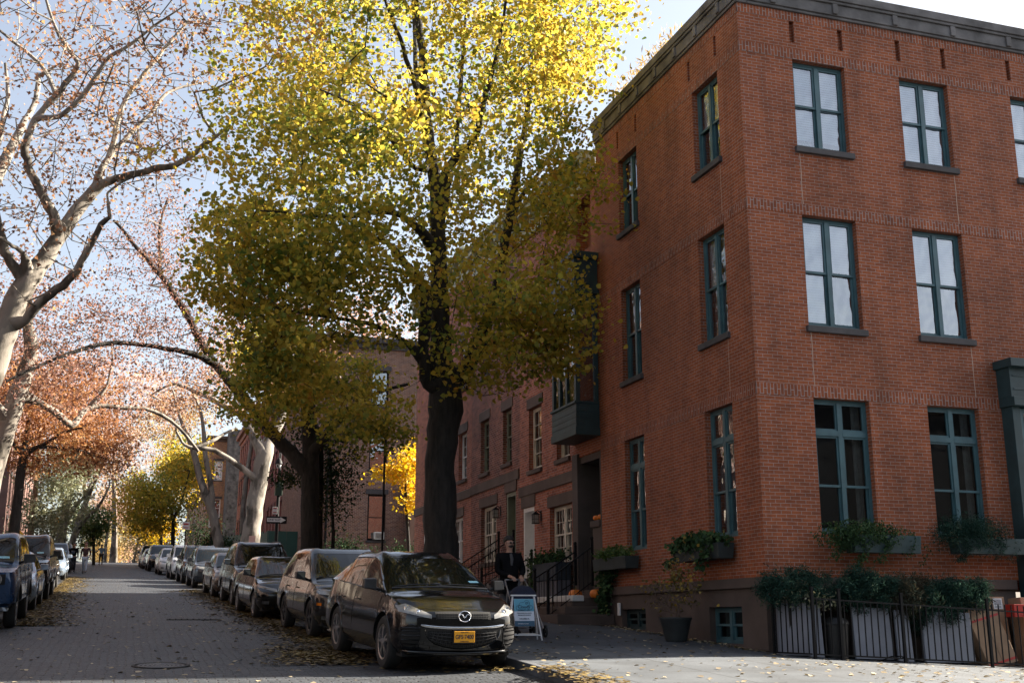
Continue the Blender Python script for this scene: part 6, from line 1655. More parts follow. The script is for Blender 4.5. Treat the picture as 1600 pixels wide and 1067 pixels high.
for j in range(9):
    a = math.pi*(-.05+.62*j/8)
    for i in range(n+1):
        b_ = math.pi*i/n; g.v.append((.255*math.cos(b_), .05-.26*math.cos(a)*math.sin(b_)**.6, .62+.30*math.sin(a)*math.sin(b_)**.6+.02))
for j in range(8):
    for i in range(n): a = j*(n+1)+i; g.f.append((a, a+1, a+n+2, a+n+1)); g.mi.append(0)
g.build('hood', M_SNAVY, stl, smooth=60, uv=False, world=False)
g = MB(); g.hexa([(-.2, -.12, .40), (.2, -.12, .40), (.2, .30, .46), (-.2, .30, .46), (-.22, -.16, .50), (.22, -.16, .50), (.22, .34, .86), (-.22, .34, .86)]); g.box(-.2, .2, -.05, .3, .22, .34); g.build('seat', M_SNAVY, stl, uv=False, world=False, bevel=.03)
for q in (-1, 1):
    for (yy, r_) in ((.34, .14), (-.38, .11)):
        g = MB(); g.lathe([(r_*.75, -.018), (r_, -.015), (r_, .015), (r_*.75, .018)], (q*.28, yy, r_), 20, 'x'); g.lathe([(.03, -.02), (.03, .02)], (q*.28, yy, r_), 8, 'x')
        for k in range(5): a = k*1.257; g.tube([(q*.28, yy, r_), (q*.28, yy+math.cos(a)*r_*.8, r_+math.sin(a)*r_*.8)], .007, 4)
        g.build('wheel', M_RUB, stl, uv=False, world=False)
# walkers far up the street
p = dict(BASE); p.update(knL=(.05, -.07, .28), anL=(.05, -.10, .05), toeL=(.05, -.18, .03), anR=(-.05, .13, .07), toeR=(-.05, .06, .02), knR=(-.05, .03, .275), elL=(.15, .03, .64), wrL=(.13, -.06, .53))
person('woman with long brown hair, dark top and pale jeans walking down the road', (-2.30, 69.5, G(-2.3, 69.5)), 1.72, p, M_MAROON, M_JEAN, hair=M_HAIRB, hair_long=True, fem=True, detail=False, rotz=-4)
p2 = dict(BASE); p2.update(wrR=(-.10, -.10, .52), elR=(-.14, -.01, .63))
person('person in black clothes standing beside the pale parked sedan', (-3.0, 71.5, G(-3, 71.5)), 1.66, p2, M_JACK, M_NAVYT, detail=False, rotz=15)
p3 = dict(p); p3.update(elR=(-.20, .0, .68), wrR=(-.26, -.06, .62))
person('person in a light blue jacket and dark trousers walking far up the road', (-2.2, 104, G(-2, 104)), 1.72, p3, M_BLUEJ, M_NAVYT, hair=simple('grey_hair', (.4, .38, .36), .7), detail=False, rotz=10)
# ---------------- things on the pavement and on the houses ----------------
M_SIGNB = simple('sign_blue', (.10, .34, .46), .5, var=.05); M_SIGNW = simple('sign_white', (.62, .66, .72), .5, var=.04); M_SIGND = simple('sign_dark_blue', (.02, .08, .14), .5)
M_INK = simple('dark_ink', (.01, .03, .06), .6); M_PLANT = simple('planter_dark', (.022, .030, .030), .7, var=.3, scale=5); M_CARD = simple('cardboard', (.33, .21, .13), .85, var=.15, scale=4); M_RED = simple('red_plastic', (.45, .03, .02), .4)
M_BOARD = simple('white_foam_board', (.25, .26, .30), .7, var=.12, scale=2); M_CONC = simple('step_concrete', (.16, .15, .14), .85, var=.3, bump=.3); M_COPE = simple('white_coping', (.62, .62, .60), .7, var=.1)
M_POT = simple('dark_pot', (.030, .034, .034), .6, var=.3, scale=6)
# sandwich board
bx_, by_ = 6.80, 20.0
gz = SW(bx_, by_)
sb = thing('sandwich_board', 'white framed sandwich board with blue cloud sign on the pavement', 'sign', (bx_, by_, gz), (0, 0, R(-9)))
g = MB()
for q in (-1, 1):
    g.tube([(q*.33, -.24, 0), (q*.215, 0, .86)], .016, 4); g.tube([(q*.33, .26, 0), (q*.215, .01, .86)], .016, 4)
g.tube([(-.26, 0, .865), (.26, 0, .865)], .017, 4); g.tube([(-.31, -.205, .10), (.31, -.205, .10)], .014, 4); g.tube([(-.31, .225, .12), (.31, .225, .12)], .013, 4)
g.build('frame', M_WHITE, sb, uv=False, world=False)
import mathutils
brd = bpy.data.objects.new('board', bpy.data.meshes.new('board'))
bpy.data.objects.remove(brd)
tilt = math.atan(.24/.86)
def bd(mb_, x0, x1, z0, z1, w0, w1):
    # a slab in the plane of the tilted board; z measured down the slope from the ground
    pts = []
    for z, in ((z0,), (z1,)):
        for (x, w_) in ((x0, w0), (x1, w0), (x1, w1), (x0, w1)):
            yy = -.24*(1-z/.86)-w_*math.cos(tilt); pts.append((x, yy, z+w_*math.sin(tilt)*-0))
    mb_.hexa(pts)
g = MB(); bd(g, -.20, .20, .27, .80, -.008, .008); bo = g.build('board', M_SIGNW, sb, uv=False, world=False)
g = MB(); bd(g, -.198, .198, .56, .798, .0085, .011); g.build('blue_panel', M_SIGNB, bo, uv=False, world=False)
g = MB(); bd(g, -.198, .198, .272, .375, .0085, .011); g.build('footer_panel', M_SIGND, bo, uv=False, world=False)
rx = math.pi/2-tilt
def btext(s_, size, z, mat=M_INK, x=0, bold=.0005, nm='lettering', sx=1): text_mesh(s_, size, mat, bo, (x, -.24*(1-z/.86)-.013*math.cos(tilt)-.004, z), (rx, 0, 0), nm, bold=bold, sx=sx)
btext('Cloudy', .085, .645, bold=.001); btext('DONUT CO.', .043, .583, bold=.0012)
btext('VEGAN DONUTS & COFFEE', .0235, .525); btext("BROOKLYN'S FAVORITE", .0235, .485); btext('COLUMBIA PL.', .032, .415, bold=.0008); btext('cloudydonut.com', .03, .322, M_SIGNW, x=-.03)
g = MB()
def cl(z, x): return (x, -.24*(1-z/.86)-.0155, z)
pts = []
for (cx_, cz_, r_, a0, a1) in ((-.115, .625, .045, 250, 80), (-.035, .675, .062, 165, 60), (.055, .715, .058, 160, -60), (.125, .635, .045, 80, -100)):
    for k in range(9): a = R(a0+(a1-a0)*k/8); pts.append(cl(cz_+r_*math.sin(a), cx_+r_*math.cos(a)))
g.tube(pts, .0035, 4); g.tube([cl(.715+.03*math.sin(a)*(1-a/14), .055+.03*math.cos(a)*(1-a/14)) for a in [k*.5 for k in range(20)]], .003, 4)
g.build('cloud_outline', M_INK, bo, uv=False, world=False)

sb.scale = (.9, .9, .9)
# window boxes
def foliage_box(name, label, cx, cy, cz, sx, sy, sz, leafm, n, size, boxmat, box, group=None, trail=None, flat=.3, shape='small', cat='window box'):
    t = thing(name, label, cat, (cx, cy, cz), group=group)
    g = MB(); x0, x1, y0, y1, z0, z1 = box
    g.hexa([(x0+.02, y0+.02, z0), (x1-.02, y0+.02, z0), (x1-.02, y1-.02, z0), (x0+.02, y1-.02, z0), (x0, y0, z1), (x1, y0, z1), (x1, y1, z1), (x0, y1, z1)]); g.build('box', boxmat, t, uv=False, bevel=.008)
    pts = RNG.normal(0, 1, (n, 3)); pts /= np.linalg.norm(pts, axis=1)[:, None]; pts *= (RNG.random((n, 1))**.4)
    lob = RNG.uniform(-1, 1, (n, 1)); pts = pts*np.array([sx, sy, sz])*(1+.25*np.sin(pts[:, :1]*9+pts[:, 1:2]*7))+np.array([cx, cy, cz])
    allp = [pts]
    for (tx, ty, tz, L_, m) in (trail or []):
        u = RNG.random(m); allp.append(np.stack([tx+RNG.normal(0, .05, m)+.08*np.sin(u*5), ty+RNG.normal(0, .04, m), tz-u*L_], 1))
    leaf_mesh('foliage', np.concatenate(allp), size, leafm, t, shape, flat)
    return t
foliage_box('window_box', 'leafy window box under the left facade window nearest the corner', 10.22, 19.75, 3.0, .24, 1.0, .17, L_IVY, 1700, .085, M_PLANT, (10.08, 10.42, 18.75, 20.60, 2.66, 2.94), trail=[(10.05, 19.3, 2.95, .5, 60), (10.05, 20.5, 2.95, .35, 60), (10.02, 19.0, 3.0, .3, 50)], shape='heart')
foliage_box('window_box', 'darker window box beside the porch, with low leafy plants', 10.22, 23.85, 3.02, .22, .95, .14, L_GREEN, 1300, .075, M_PLANT, (10.08, 10.42, 22.9, 24.75, 2.66, 2.92))
foliage_box('window_box', 'trailing ivy window box under the right facade window nearest the corner', 12.25, 17.48, 3.02, .85, .26, .26, L_IVY, 5200, .05, M_TEALD, (12.0, 13.40, 17.36, 17.66, 2.72, 3.03), trail=[(12.15, 17.4, 2.95, .55, 420), (11.75, 17.45, 2.95, .35, 260), (12.6, 17.35, 3.0, .45, 240), (13.2, 17.4, 3.1, .45, 160), (13.5, 17.45, 2.9, .4, 60)])
foliage_box('window_box', 'juniper window box with spreading branches under the second right facade window', 14.55, 17.44, 3.10, .80, .30, .34, L_JUN, 7500, .07, M_TEALD, (14.2, 15.75, 17.36, 17.66, 2.74, 3.02), trail=[(14.3, 17.38, 2.95, .35, 420), (13.95, 17.4, 3.25, .3, 150), (15.4, 17.4, 3.0, .4, 140), (15.1, 17.38, 3.0, .35, 200)], shape='sprig')
# iron brackets under the left boxes
# potted shrub by the wall
px_, py_ = 9.62, 19.62; pz = SW(px_, py_)
pt = thing('potted_shrub', 'twiggy half bare shrub in a big dark round pot against the plinth', 'potted plant', (px_, py_, pz))
g = MB(); g.lathe([(.001, .01), (.185, .0), (.20, .04), (.285, .38), (.30, .40), (.30, .43), (.262, .43), (.25, .38), (.001, .375)], (px_, py_, pz), 32); g.build('pot', M_POT, pt, smooth=40, uv=False)
sk = [((px_, py_, pz+.36), -1, .02)]
at = np.array([px_, py_, pz+1.0])+RNG.normal(0, 1, (90, 3))*np.array([.28, .34, .34]); at = at[at[:, 2] > pz+.55]; at[:, 0] = np.minimum(at[:, 0], 10.2)
A, par, rm, tips = grow(sk, at, .12, .10); mb, r_ = wood_mesh(A, par, rm, tips, .0028, maxr=.012); mb.build('twigs', simple('twig_brown', (.10, .07, .05), .8), pt, uv=False)
tp = A[np.array(tips)]; leaf_mesh('leaves', np.concatenate([tp[RNG.integers(0, len(tp), 330)]+RNG.normal(0, .07, (330, 3)), np.array([px_, py_-.1, pz+1.15])+RNG.normal(0, .13, (160, 3))]), .06, leafmat('shrub_leaves', [(0, (.05, .05, .02)), (.4, (.12, .10, .04)), (.75, (.30, .22, .05)), (1, (.45, .25, .03))], .3, cscale=4), pt, 'heart', .3)
# climbing ivy beside the stoop
ivy = thing('ivy_plant', 'ivy climbing the plinth beside the stoop', 'plant', (10.25, 24.4, SW(10, 24.4)))
g = MB(); g.tube([(10.36, 24.4, SW(10, 24.4)), (10.34, 24.5, 2.2), (10.35, 24.4, 2.9)], .012, 5); g.tube([(10.36, 24.45, SW(10, 24.4)), (10.32, 24.2, 2.0), (10.35, 24.8, 2.6)], .010, 5); g.build('stem', M_BARK, ivy, uv=False)
n = 1100; u = RNG.random(n); leaf_mesh('foliage', np.stack([10.28+RNG.normal(0, .05, n), 24.5+.12*np.sin(u*7)+RNG.normal(0, .16, n)*(.5+u), SW(10, 24.4)+.15+u*1.35], 1), .085, L_IVY, ivy, 'heart', .2)
tag(MB_o := None, '', '') if False else None
g = MB(); z_ = SW(10.2, 23.9); g.box(10.36, 10.40, 23.90, 24.02, z_+.25, z_+.52); o = g.build('outlet_box', M_WHITE, None, bevel=.01); tag(o, 'small white outdoor outlet cover on the plinth beside the ivy', 'outlet')

# iron fence with junipers along the right facade
FY = 16.72
def zf(x): return SW(x, FY)
def fence(label, x0, x1, posts, n, yv=lambda x: FY, top=None):
    t = thing('iron_fence', label, 'fence', (x0, yv(x0), zf(x0)), group='iron fence panels along the areaway')
    g = MB(); H_ = .90
    zb0, zb1 = zf(x0)+.06, zf(x1)+.06
    for hh in (0, H_-.02):
        g.hexa([(x0, yv(x0)-.012, zb0+hh), (x1, yv(x1)-.012, zb1+hh), (x1, yv(x1)+.012, zb1+hh), (x0, yv(x0)+.012, zb0+hh), (x0, yv(x0)-.012, zb0+hh+.025), (x1, yv(x1)-.012, zb1+hh+.025), (x1, yv(x1)+.012, zb1+hh+.025), (x0, yv(x0)+.012, zb0+hh+.025)])
    g.build('rail', M_BLACK, t)
    g = MB()
    for k in range(n):
        x = x0+(x1-x0)*(k+.5)/n; y = yv(x); z = zf(x)+.06; hh = H_+.10 if x > 13.9 else H_
        g.box(x-.008, x+.008, y-.008, y+.008, z+.02, z+hh)
    o = g.build('bars', M_BLACK, t); 
    for xp in posts:
        g = MB(); z = zf(xp); g.box(xp-.022, xp+.022, yv(xp)-.022, yv(xp)+.022, z-.02, z+1.12); g.box(xp-.03, xp+.03, yv(xp)-.03, yv(xp)+.03, z+1.12, z+1.14); g.build('post', M_BLACK, t)
    return t
fence('short iron fence return between the corner plinth and the first post', 10.32, 10.64, [10.32], 7, yv=lambda x: 17.38-(x-10.32)/.32*.62)
fence('iron fence panel with gate in front of the dark gap, near the corner', 10.69, 12.36, [10.67, 11.18], 13)
fence('middle iron fence panel in front of the grey boards under the junipers', 12.42, 14.1, [12.39], 13)
fence('right end iron fence panel in front of the cardboard boxes', 14.17, 17.4, [14.135], 24)
def juniper(label, cx, cz, sx, sz, n, cy=17.15, sy=.36, mat=L_JUN, size=.075, brown=0, shape='sprig', name='juniper_bush'):
    t = thing(name, label, 'bush', (cx, cy, zf(cx)))
    sk = [((cx, cy+.1, zf(cx)), -1, .03), ((cx, cy+.05, zf(cx)+.4), 0, .028), ((cx-.05, cy, cz-.15), 1, .022)]
    m = 46; at = RNG.normal(0, 1, (m, 3)); at /= np.linalg.norm(at, axis=1)[:, None]; at *= RNG.random((m, 1))**.35; at = at*np.array([sx, sy, sz])+np.array([cx, cy, cz])
    A, par, rm, tips = grow(sk, at, .15, .15); mb, r_ = wood_mesh(A, par, rm, tips, .004, maxr=.018); mb.build('stem', M_BARK, t, uv=False)
    tp = A[np.array(tips)]; th = A[3:]
    pts = np.concatenate([tp[RNG.integers(0, len(tp), n//2)]+RNG.normal(0, .07, (n//2, 3)), th[RNG.integers(0, len(th), n//2)]+RNG.normal(0, .06, (n//2, 3))])
    leaf_mesh('foliage', pts, size, mat, t, shape, .25, droop=.1); return t
juniper('blue green juniper at the very corner, hanging over the first fence post', 10.55, 2.08, .62, .30, 8500)
juniper('bright blue green juniper spreading left, over the gate gap', 11.85, 2.06, .80, .36, 13000)
juniper('brownish juniper in the middle over the grey boards', 12.85, 1.96, .70, .36, 9500, mat=leafmat('brown_juniper', [(0, (.03, .03, .02)), (.5, (.075, .06, .04)), (.8, (.05, .08, .06)), (1, (.12, .10, .06))], .1, cscale=3, rough=1.0))
juniper('dark juniper with a drooping branch over the right boards', 13.35, 1.68, .50, .52, 8000)
juniper('rightmost juniper reaching toward the cardboard boxes', 13.95, 2.02, .70, .30, 8500)
t = thing('ivy_plant', 'pale leafy weeds poking over the fence beside the gate', 'plant', (10.85, 16.95, zf(10.85)))
leaf_mesh('foliage', np.array([10.9, 16.95, 1.92])+RNG.normal(0, 1, (260, 3))*np.array([.22, .08, .08]), .06, L_GREY, t, 'small', .3); g = MB(); g.tube([(10.85, 16.95, 1.0), (10.9, 16.95, 1.9)], .006, 4); g.build('stem', M_BARK, t)
led = thing('ledge', 'narrow stone ledge of the areaway under the junipers', 'ledge', (12, 17.5, 1.2))
g = MB(); g.box(10.5, 14.3, 17.40, 17.76, 1.72, 1.84); g.box(10.5, 14.3, 17.62, 17.76, .6, 1.72); g.build('slab', M_STONE, led, bevel=.01)
# boards leaning inside the fence, and the dark bin
for i, (x0, x1, lab) in enumerate([(10.38, 10.66, 'pale grey board behind the fence return at the corner'), (10.74, 11.02, 'narrow grey board left of the dark gate gap'), (11.62, 12.36, 'wide grey board right of the dark gate gap'), (12.46, 12.76, 'narrow grey board right of the middle post'), (13.0, 14.02, 'widest grey board behind the right junipers')]):
    yy = 17.05 if i else 17.30; zb_ = zf(x0)+.03; hgt = .84
    g = MB(); 
    if i == 0: g.hexa([(x0, 17.48, zb_), (x1, 16.90, zb_), (x1+.03, 16.93, zb_), (x0+.03, 17.51, zb_), (x0, 17.48, zb_+hgt), (x1, 16.90, zb_+hgt), (x1+.03, 16.93, zb_+hgt), (x0+.03, 17.51, zb_+hgt)])
    else: g.hexa([(x0, yy-.07, zb_), (x1, yy-.07, zb_-.02), (x1, yy-.02, zb_-.02), (x0, yy-.02, zb_), (x0+.01, yy-.02, zb_+hgt), (x1-.01, yy-.02, zb_+hgt-.02), (x1-.01, yy+.03, zb_+hgt-.02), (x0+.01, yy+.03, zb_+hgt)])
    o = g.build('foam_board', M_BOARD, None, bevel=.006); tag(o, lab, 'board', 'grey boards leaning behind the fence')
bn = thing('rubbish_bin', 'black round topped bin in the gap behind the fence gate', 'bin', (11.3, 17.15, zf(11.3)))
g = MB(); z_ = zf(11.3); g.lathe([(.001, 0), (.19, 0), (.22, .56), (.235, .57)], (11.32, 17.1, z_), 20); g.build('body', M_TRIM, bn, smooth=40); g = MB(); g.lathe([(.235, 0), (.235, .03), (.18, .10), (.001, .13)], (11.32, 17.1, z_+.57), 20); g.build('lid', M_TRIM, bn, smooth=40)
# cardboard boxes
def cbox(label, c, size, rot, tape=True, mark=None):
    t = thing('cardboard_box', label, 'cardboard box', c, rot, group='cardboard boxes by the entrance')
    g = MB(); x, y, z = size; g.box(-x/2, x/2, -y/2, y/2, 0, z); b_ = g.build('carton', M_CARD, t, world=False, bevel=.008)
    g = MB(); g.box(-x/2-.002, x/2+.002, -.03, .03, z-.002, z+.003); g.box(-.01, .01, -y/2-.004, -y/2-.001, 0.01, z-.01)
    if tape: g.build('tape', simple('tape_brown', (.22, .13, .07), .4), b_, world=False)
    if mark == 'label':
        g = MB(); g.box(x/2-.26, x/2-.06, -y/2-.004, -y/2-.0015, z-.22, z-.03); l_ = g.build('shipping_label', M_WHITE, b_, world=False)
        g = MB()
        for k in range(8): g.box(x/2-.24+k*.02, x/2-.232+k*.02, -y/2-.0055, -y/2-.0045, z-.15, z-.05)
        g.box(x/2-.24, x/2-.10, -y/2-.0055, -y/2-.0045, z-.19, z-.175); g.build('print', M_INK, l_, world=False)
        g = MB()
        for q in (0, 1): g.tube([(-.02+.1*q, -y/2-.005, z-.45), (-.02+.1*q, -y/2-.005, z-.33)], .006, 4); g.tube([(-.05+.1*q, -y/2-.005, z-.37), (-.02+.1*q, -y/2-.005, z-.33), (.01+.1*q, -y/2-.005, z-.37)], .006, 4)
        g.build('arrow_print', M_INK, b_, world=False)
    if mark == 'red':
        g = MB(); g.box(-x/2-.001, x/2+.001, -y/2-.005, -y/2-.0015, z-.10, z-.06); g.build('red_band', M_RED, b_, world=False); g = MB(); g.box(-x/2-.001, x/2+.001, -y/2-.005, -y/2-.0015, .05, .09); g.build('red_band', M_RED, b_, world=False)
    return t
z_ = zf(14.6)
cbox('tall flat cardboard carton with shipping label leaning on the plinth', (14.72, 17.48, z_), (.98, .16, 1.22), (R(-6), 0, 0), mark='label')
cbox('cardboard carton with red bands leaning against the fence inside', (14.62, 17.08, z_+.02), (.62, .20, .92), (R(-12), R(-14), 0), mark='red')
cbox('cardboard carton at the right edge of the picture behind the fence', (15.75, 17.35, z_), (.85, .3, 1.20), (R(-4), 0, R(4)))
cbox('lower cardboard carton at the right edge with red band', (15.6, 17.02, z_), (.7, .22, .55), (R(-5), 0, 0), mark='red')
g = MB(); g.box(14.95, 15.45, 17.0, 17.22, z_+.86, z_+1.08); g.box(14.97, 15.43, 16.995, 17.0, z_+.90, z_+.91); o = g.build('red_crate', M_RED, None, bevel=.02); tag(o, 'bright red plastic tub on top of the cardboard cartons', 'tub')
g = MB(); g.tube([(12.0, 16.80, zf(12)+.03), (12.15, 16.76, zf(12)+.09), (12.35, 16.76, zf(12)+.09), (12.5, 16.8, zf(12)+.02)], .012, 6); o = g.build('hose', M_BLACK, None, smooth=60); tag(o, 'loop of black hose at the foot of the middle fence panel', 'hose')

# railings, planter, low wall in front of the row houses
gw = thing('garden_wall', 'low brownstone wall with long white coping in front of the row houses', 'wall', (9.85, 28, SW(9.8, 28)))
g = MB(); g.hexa([(9.80, 26.6, 1.5), (9.98, 26.6, 1.5), (9.98, 33, 1.7), (9.80, 33, 1.7), (9.80, 26.6, 1.98), (9.98, 26.6, 1.98), (9.98, 33, 1.98), (9.80, 33, 1.98)]); g.build('wall', M_STONE, gw)
g = MB(); g.box(9.74, 10.03, 25.15, 33, 2.0, 2.14); g.build('coping', M_COPE, gw, bevel=.02)
g = MB()
for y in (26.4, 28.4, 30.6): g.box(9.725, 10.04, y, y+.07, 1.97, 2.15)
g.build('railing_shadow', M_BLACK, gw)  # black strips on the coping stand for shadows of the railings
def railing(label, pts, h=.85, sp=.115, loops=True):
    t = thing('iron_railing', label, 'railing', pts[0], group='iron railings of the stoops')
    g = MB(); g.tube([(p_[0], p_[1], p_[2]+h) for p_ in pts], .018, 6); g.tube([(p_[0], p_[1], p_[2]+.10) for p_ in pts], .012, 5); g.build('rail', M_BLACK, t)
    g = MB()
    for a, b_ in zip(pts, pts[1:]):
        a, b_ = Vector(a), Vector(b_); n = max(1, int((b_-a).length/sp))
        for k in range(n+1):
            q = a+(b_-a)*k/n; g.tube([q, q+Vector((0, 0, h))], .0075, 4)
            if loops and k < n:
                q2 = a+(b_-a)*(k+1)/n; m = (q+q2)/2; g.tube([q+Vector((0, 0, h*.62)), m+Vector((0, 0, h*.86)), q2+Vector((0, 0, h*.62))], .007, 4)
    g.build('balusters', M_BLACK, t)
    for p_ in (pts[0], pts[-1]):
        g = MB(); g.box(p_[0]-.03, p_[0]+.03, p_[1]-.03, p_[1]+.03, p_[2], p_[2]+h+.16); g.ball((p_[0], p_[1], p_[2]+h+.20), .045, 10, 6); g.build('newel', M_BLACK, t)
    return t
railing('black iron railing with a tall post at the porch stoop', [(9.2, 25.3, 1.58), (10.3, 25.3, 2.35)], .9, .13, False)
railing('short black railing on the far side of the porch stoop', [(9.3, 26.5, 1.75), (10.35, 26.5, 2.4)], .8, .13, False)
railing('scrolled iron stair railing behind the man, near side', [(8.9, 29.6, 1.85), (10.3, 29.6, 2.35)], .85, .12)
railing('scrolled iron railing rising to the sage green door', [(8.7, 31.3, 1.95), (10.35, 31.3, 3.0)], .85, .12)
railing('scrolled iron railing on the left side of the sage door steps', [(8.7, 32.7, 2.0), (10.35, 32.7, 3.05)], .85, .12)
railing('level iron fence along the yard of the middle row house', [(9.2, 33.0, 2.05), (9.2, 38.5, 2.4)], .9, .13)
for (y0, y1, lab) in ((29.8, 31.0, 'stone steps up to the white door'), (31.4, 32.6, 'stone steps up to the sage green door'), (41.4, 42.6, 'stone steps of the far row house')):
    st = MB(); zb_ = SW(9.3, y0)
    for k in range(5): st.box(8.9+.3*k, X0-.06, y0, y1, zb_-.2, zb_+.17*(k+1)-.001*k)
    o = st.build('steps', M_CONC, None, bevel=.012); tag(o, lab, 'steps')
# planter crate of the first row house
pl = thing('planter', 'big dark planter trough with shrubs under the cream window', 'planter', (10.1, 26.5, 2.0))
g = MB(); g.box(10.0, 10.42, 26.95, 28.75, 2.55, 2.98); g.build('trough', simple('slate_planter', (.02, .028, .04), .7), pl, bevel=.01)
g = MB(); g.box(10.05, 10.4, 26.95, 28.7, 2.0, 2.54)
for k in range(8): g.box(10.035, 10.05, 27.0+k*.22, 27.06+k*.22, 2.02, 2.52)
g.build('slatted_base', simple('grey_slats', (.10, .10, .12), .8), pl)
n = 900; leaf_mesh('foliage', np.stack([RNG.normal(10.15, .12, n), RNG.uniform(26.9, 28.9, n), 3.02+np.abs(RNG.normal(0, .12, n))], 1), .07, L_IVY, pl, 'heart', .3)
n = 260; leaf_mesh('trailing_leaves', np.stack([RNG.normal(9.98, .05, n), RNG.normal(28.7, .1, n), 2.1+RNG.random(n)*.9], 1), .06, L_GREEN, pl, 'heart', .3)
def pumpkin(label, c, r_):
    t = thing('pumpkin', label, 'pumpkin', c, group='pumpkins by the porch'); g = MB(); base = len(g.v); nu, nv = 32, 12
    for j in range(nv+1):
        ph = math.pi*j/nv
        for i in range(nu):
            th = 2*math.pi*i/nu; rr = r_*(1-.08*abs(math.sin(th*5)))*math.sin(ph)**.85; g.v.append((rr*math.cos(th), rr*math.sin(th), r_*.78*(1-math.cos(ph))-0.12*r_*math.exp(-(math.sin(ph)*3)**2)*(1 if ph > 1.5 else -1)))
    for j in range(nv):
        for i in range(nu): a = j*nu+i; b_ = j*nu+(i+1) % nu; g.f.append((a, b_, b_+nu, a+nu)); g.mi.append(0)
    g.build('shell', M_TERRA, t, smooth=60, uv=False, world=False); g = MB(); g.tube([(0, 0, r_*1.4), (.01, 0, r_*1.75)], [r_*.16, r_*.1], 6); g.build('stalk', simple('stalk', (.12, .12, .04), .8), t, uv=False, world=False)
pumpkin('left small pumpkin on the pier beside the porch', (10.56, 25.62, 3.885), .085); pumpkin('right small pumpkin on the pier beside the porch', (10.58, 25.38, 3.885), .09)
pumpkin('large pumpkin on the stoop under the railing', (9.95, 25.5, 2.02), .17); pumpkin('pumpkin at the top of the stoop beside the ivy', (10.25, 25.0, 2.06), .14)
bs = thing('bush', 'round dark bush under the white framed window, half behind the car roof', 'bush', (9.9, 38, SW(9.9, 38))); leaf_mesh('foliage', np.array([9.9, 37.6, 3.1])+RNG.normal(0, 1, (1300, 3))*np.array([.25, .5, .32]), .09, L_DARK, bs, 'heart', .3)
g = MB(); g.tube([(9.9, 37.6, 2.2), (9.9, 37.6, 3.1)], .03, 6); g.build('stem', M_BARK, bs)
for (x, y, z, sx_, sy_, sz_, n, m, lab) in ((8.2, 47-2.5, 3.6, .8, .9, .7, 1200, L_DARK, 'shrub in front of the tan brick house, leaves darkened in place of shade'), (10.5, 59.5, 4.9, 1.2, .8, .9, 1500, L_DARK, 'shrub at the foot of the tan brick house, leaves darkened in place of shade'), (8.9, 60.5, 6.2, .35, .35, 2.2, 1600, L_RED, 'reddish creeper on the corner of the tan brick house'), (13.6, 58.8, 4.7, 1.1, .6, .7, 1500, L_DARK, 'low dark shrub by the warm brownstone porch'),  # first two shrubs: dark leaf colour stands in for shade on duller foliage
                                        (5.9, 76, 6.0, .7, 1.6, .7, 1500, L_DARK, 'dark hedge beside the green hoarding'), (6.4, 100, 7.6, .9, 4, .9, 2000, L_DARK, 'dark brown hedge far up the right pavement')):
    b_ = thing('shrub', lab, 'shrub', (x, y, G(x, y))); leaf_mesh('foliage', np.array([x, y, z])+RNG.normal(0, .5, (n, 3))*np.array([sx_, sy_, sz_]), .14, m, b_, 'small', .3)
    g = MB(); g.tube([(x, y, G(x, y)), (x, y, z)], .04, 6); g.build('stem', M_BARK, b_)
t = thing('flower_bush', 'cream yellow dried hydrangea bush in front of the green hoarding', 'bush', (5.0, 43.0, SW(5, 43))); leaf_mesh('foliage', np.array([5.02, 42.0, 3.45])+RNG.normal(0, .5, (900, 3))*np.array([.42, .4, .28]), .07, simple('cream_flower', (.62, .52, .24), .8, var=.3, scale=9), t, 'heart', .3)
g = MB(); g.tube([(5.0, 42.0, SW(5, 42)), (5.02, 42.0, 3.4)], .03, 6); g.build('stem', M_BARK, t)
# fence of red pickets before the tan house and green hoarding
pk = thing('picket_fence', 'dark red picket fence in front of the tan brick house', 'fence', (9, 57.5, 3.6))
g = MB()
for k in range(34): g.box(8.6+k*.17, 8.7+k*.17, 57.9, 57.94, 3.5, 4.85)
g.build('pickets', simple('dark_red_paint', (.12, .03, .03), .7), pk); g = MB(); g.box(8.5, 14.4, 57.945, 57.99, 3.9, 4.0); g.box(8.5, 14.4, 57.945, 57.99, 4.5, 4.6); g.build('rail', MATS['dark_red_paint'], pk)
hd = thing('hoarding', 'dark green plywood construction hoarding along the red row', 'fence', (7.4, 74, 5))
MGH = simple('hoarding_green', (.018, .07, .055), .6, var=.12, scale=1)
g = MB()
for k in range(14):
    y = 66+k*2.44; z0 = G(7, y); g.box(7.3, 7.36, y, y+2.43, z0, z0+2.55)
for k in range(2): g.box(7.37+k*1.0, 8.36+k*1.0, 66, 66.05, G(7, 66), G(7, 66)+2.55)
g.build('panel', MGH, hd, bevel=.004)
g = MB(); g.box(7.25, 7.38, 65.95, 100.2, G(7, 82)-1.2+2.6, G(7, 82)-1.2+2.62)
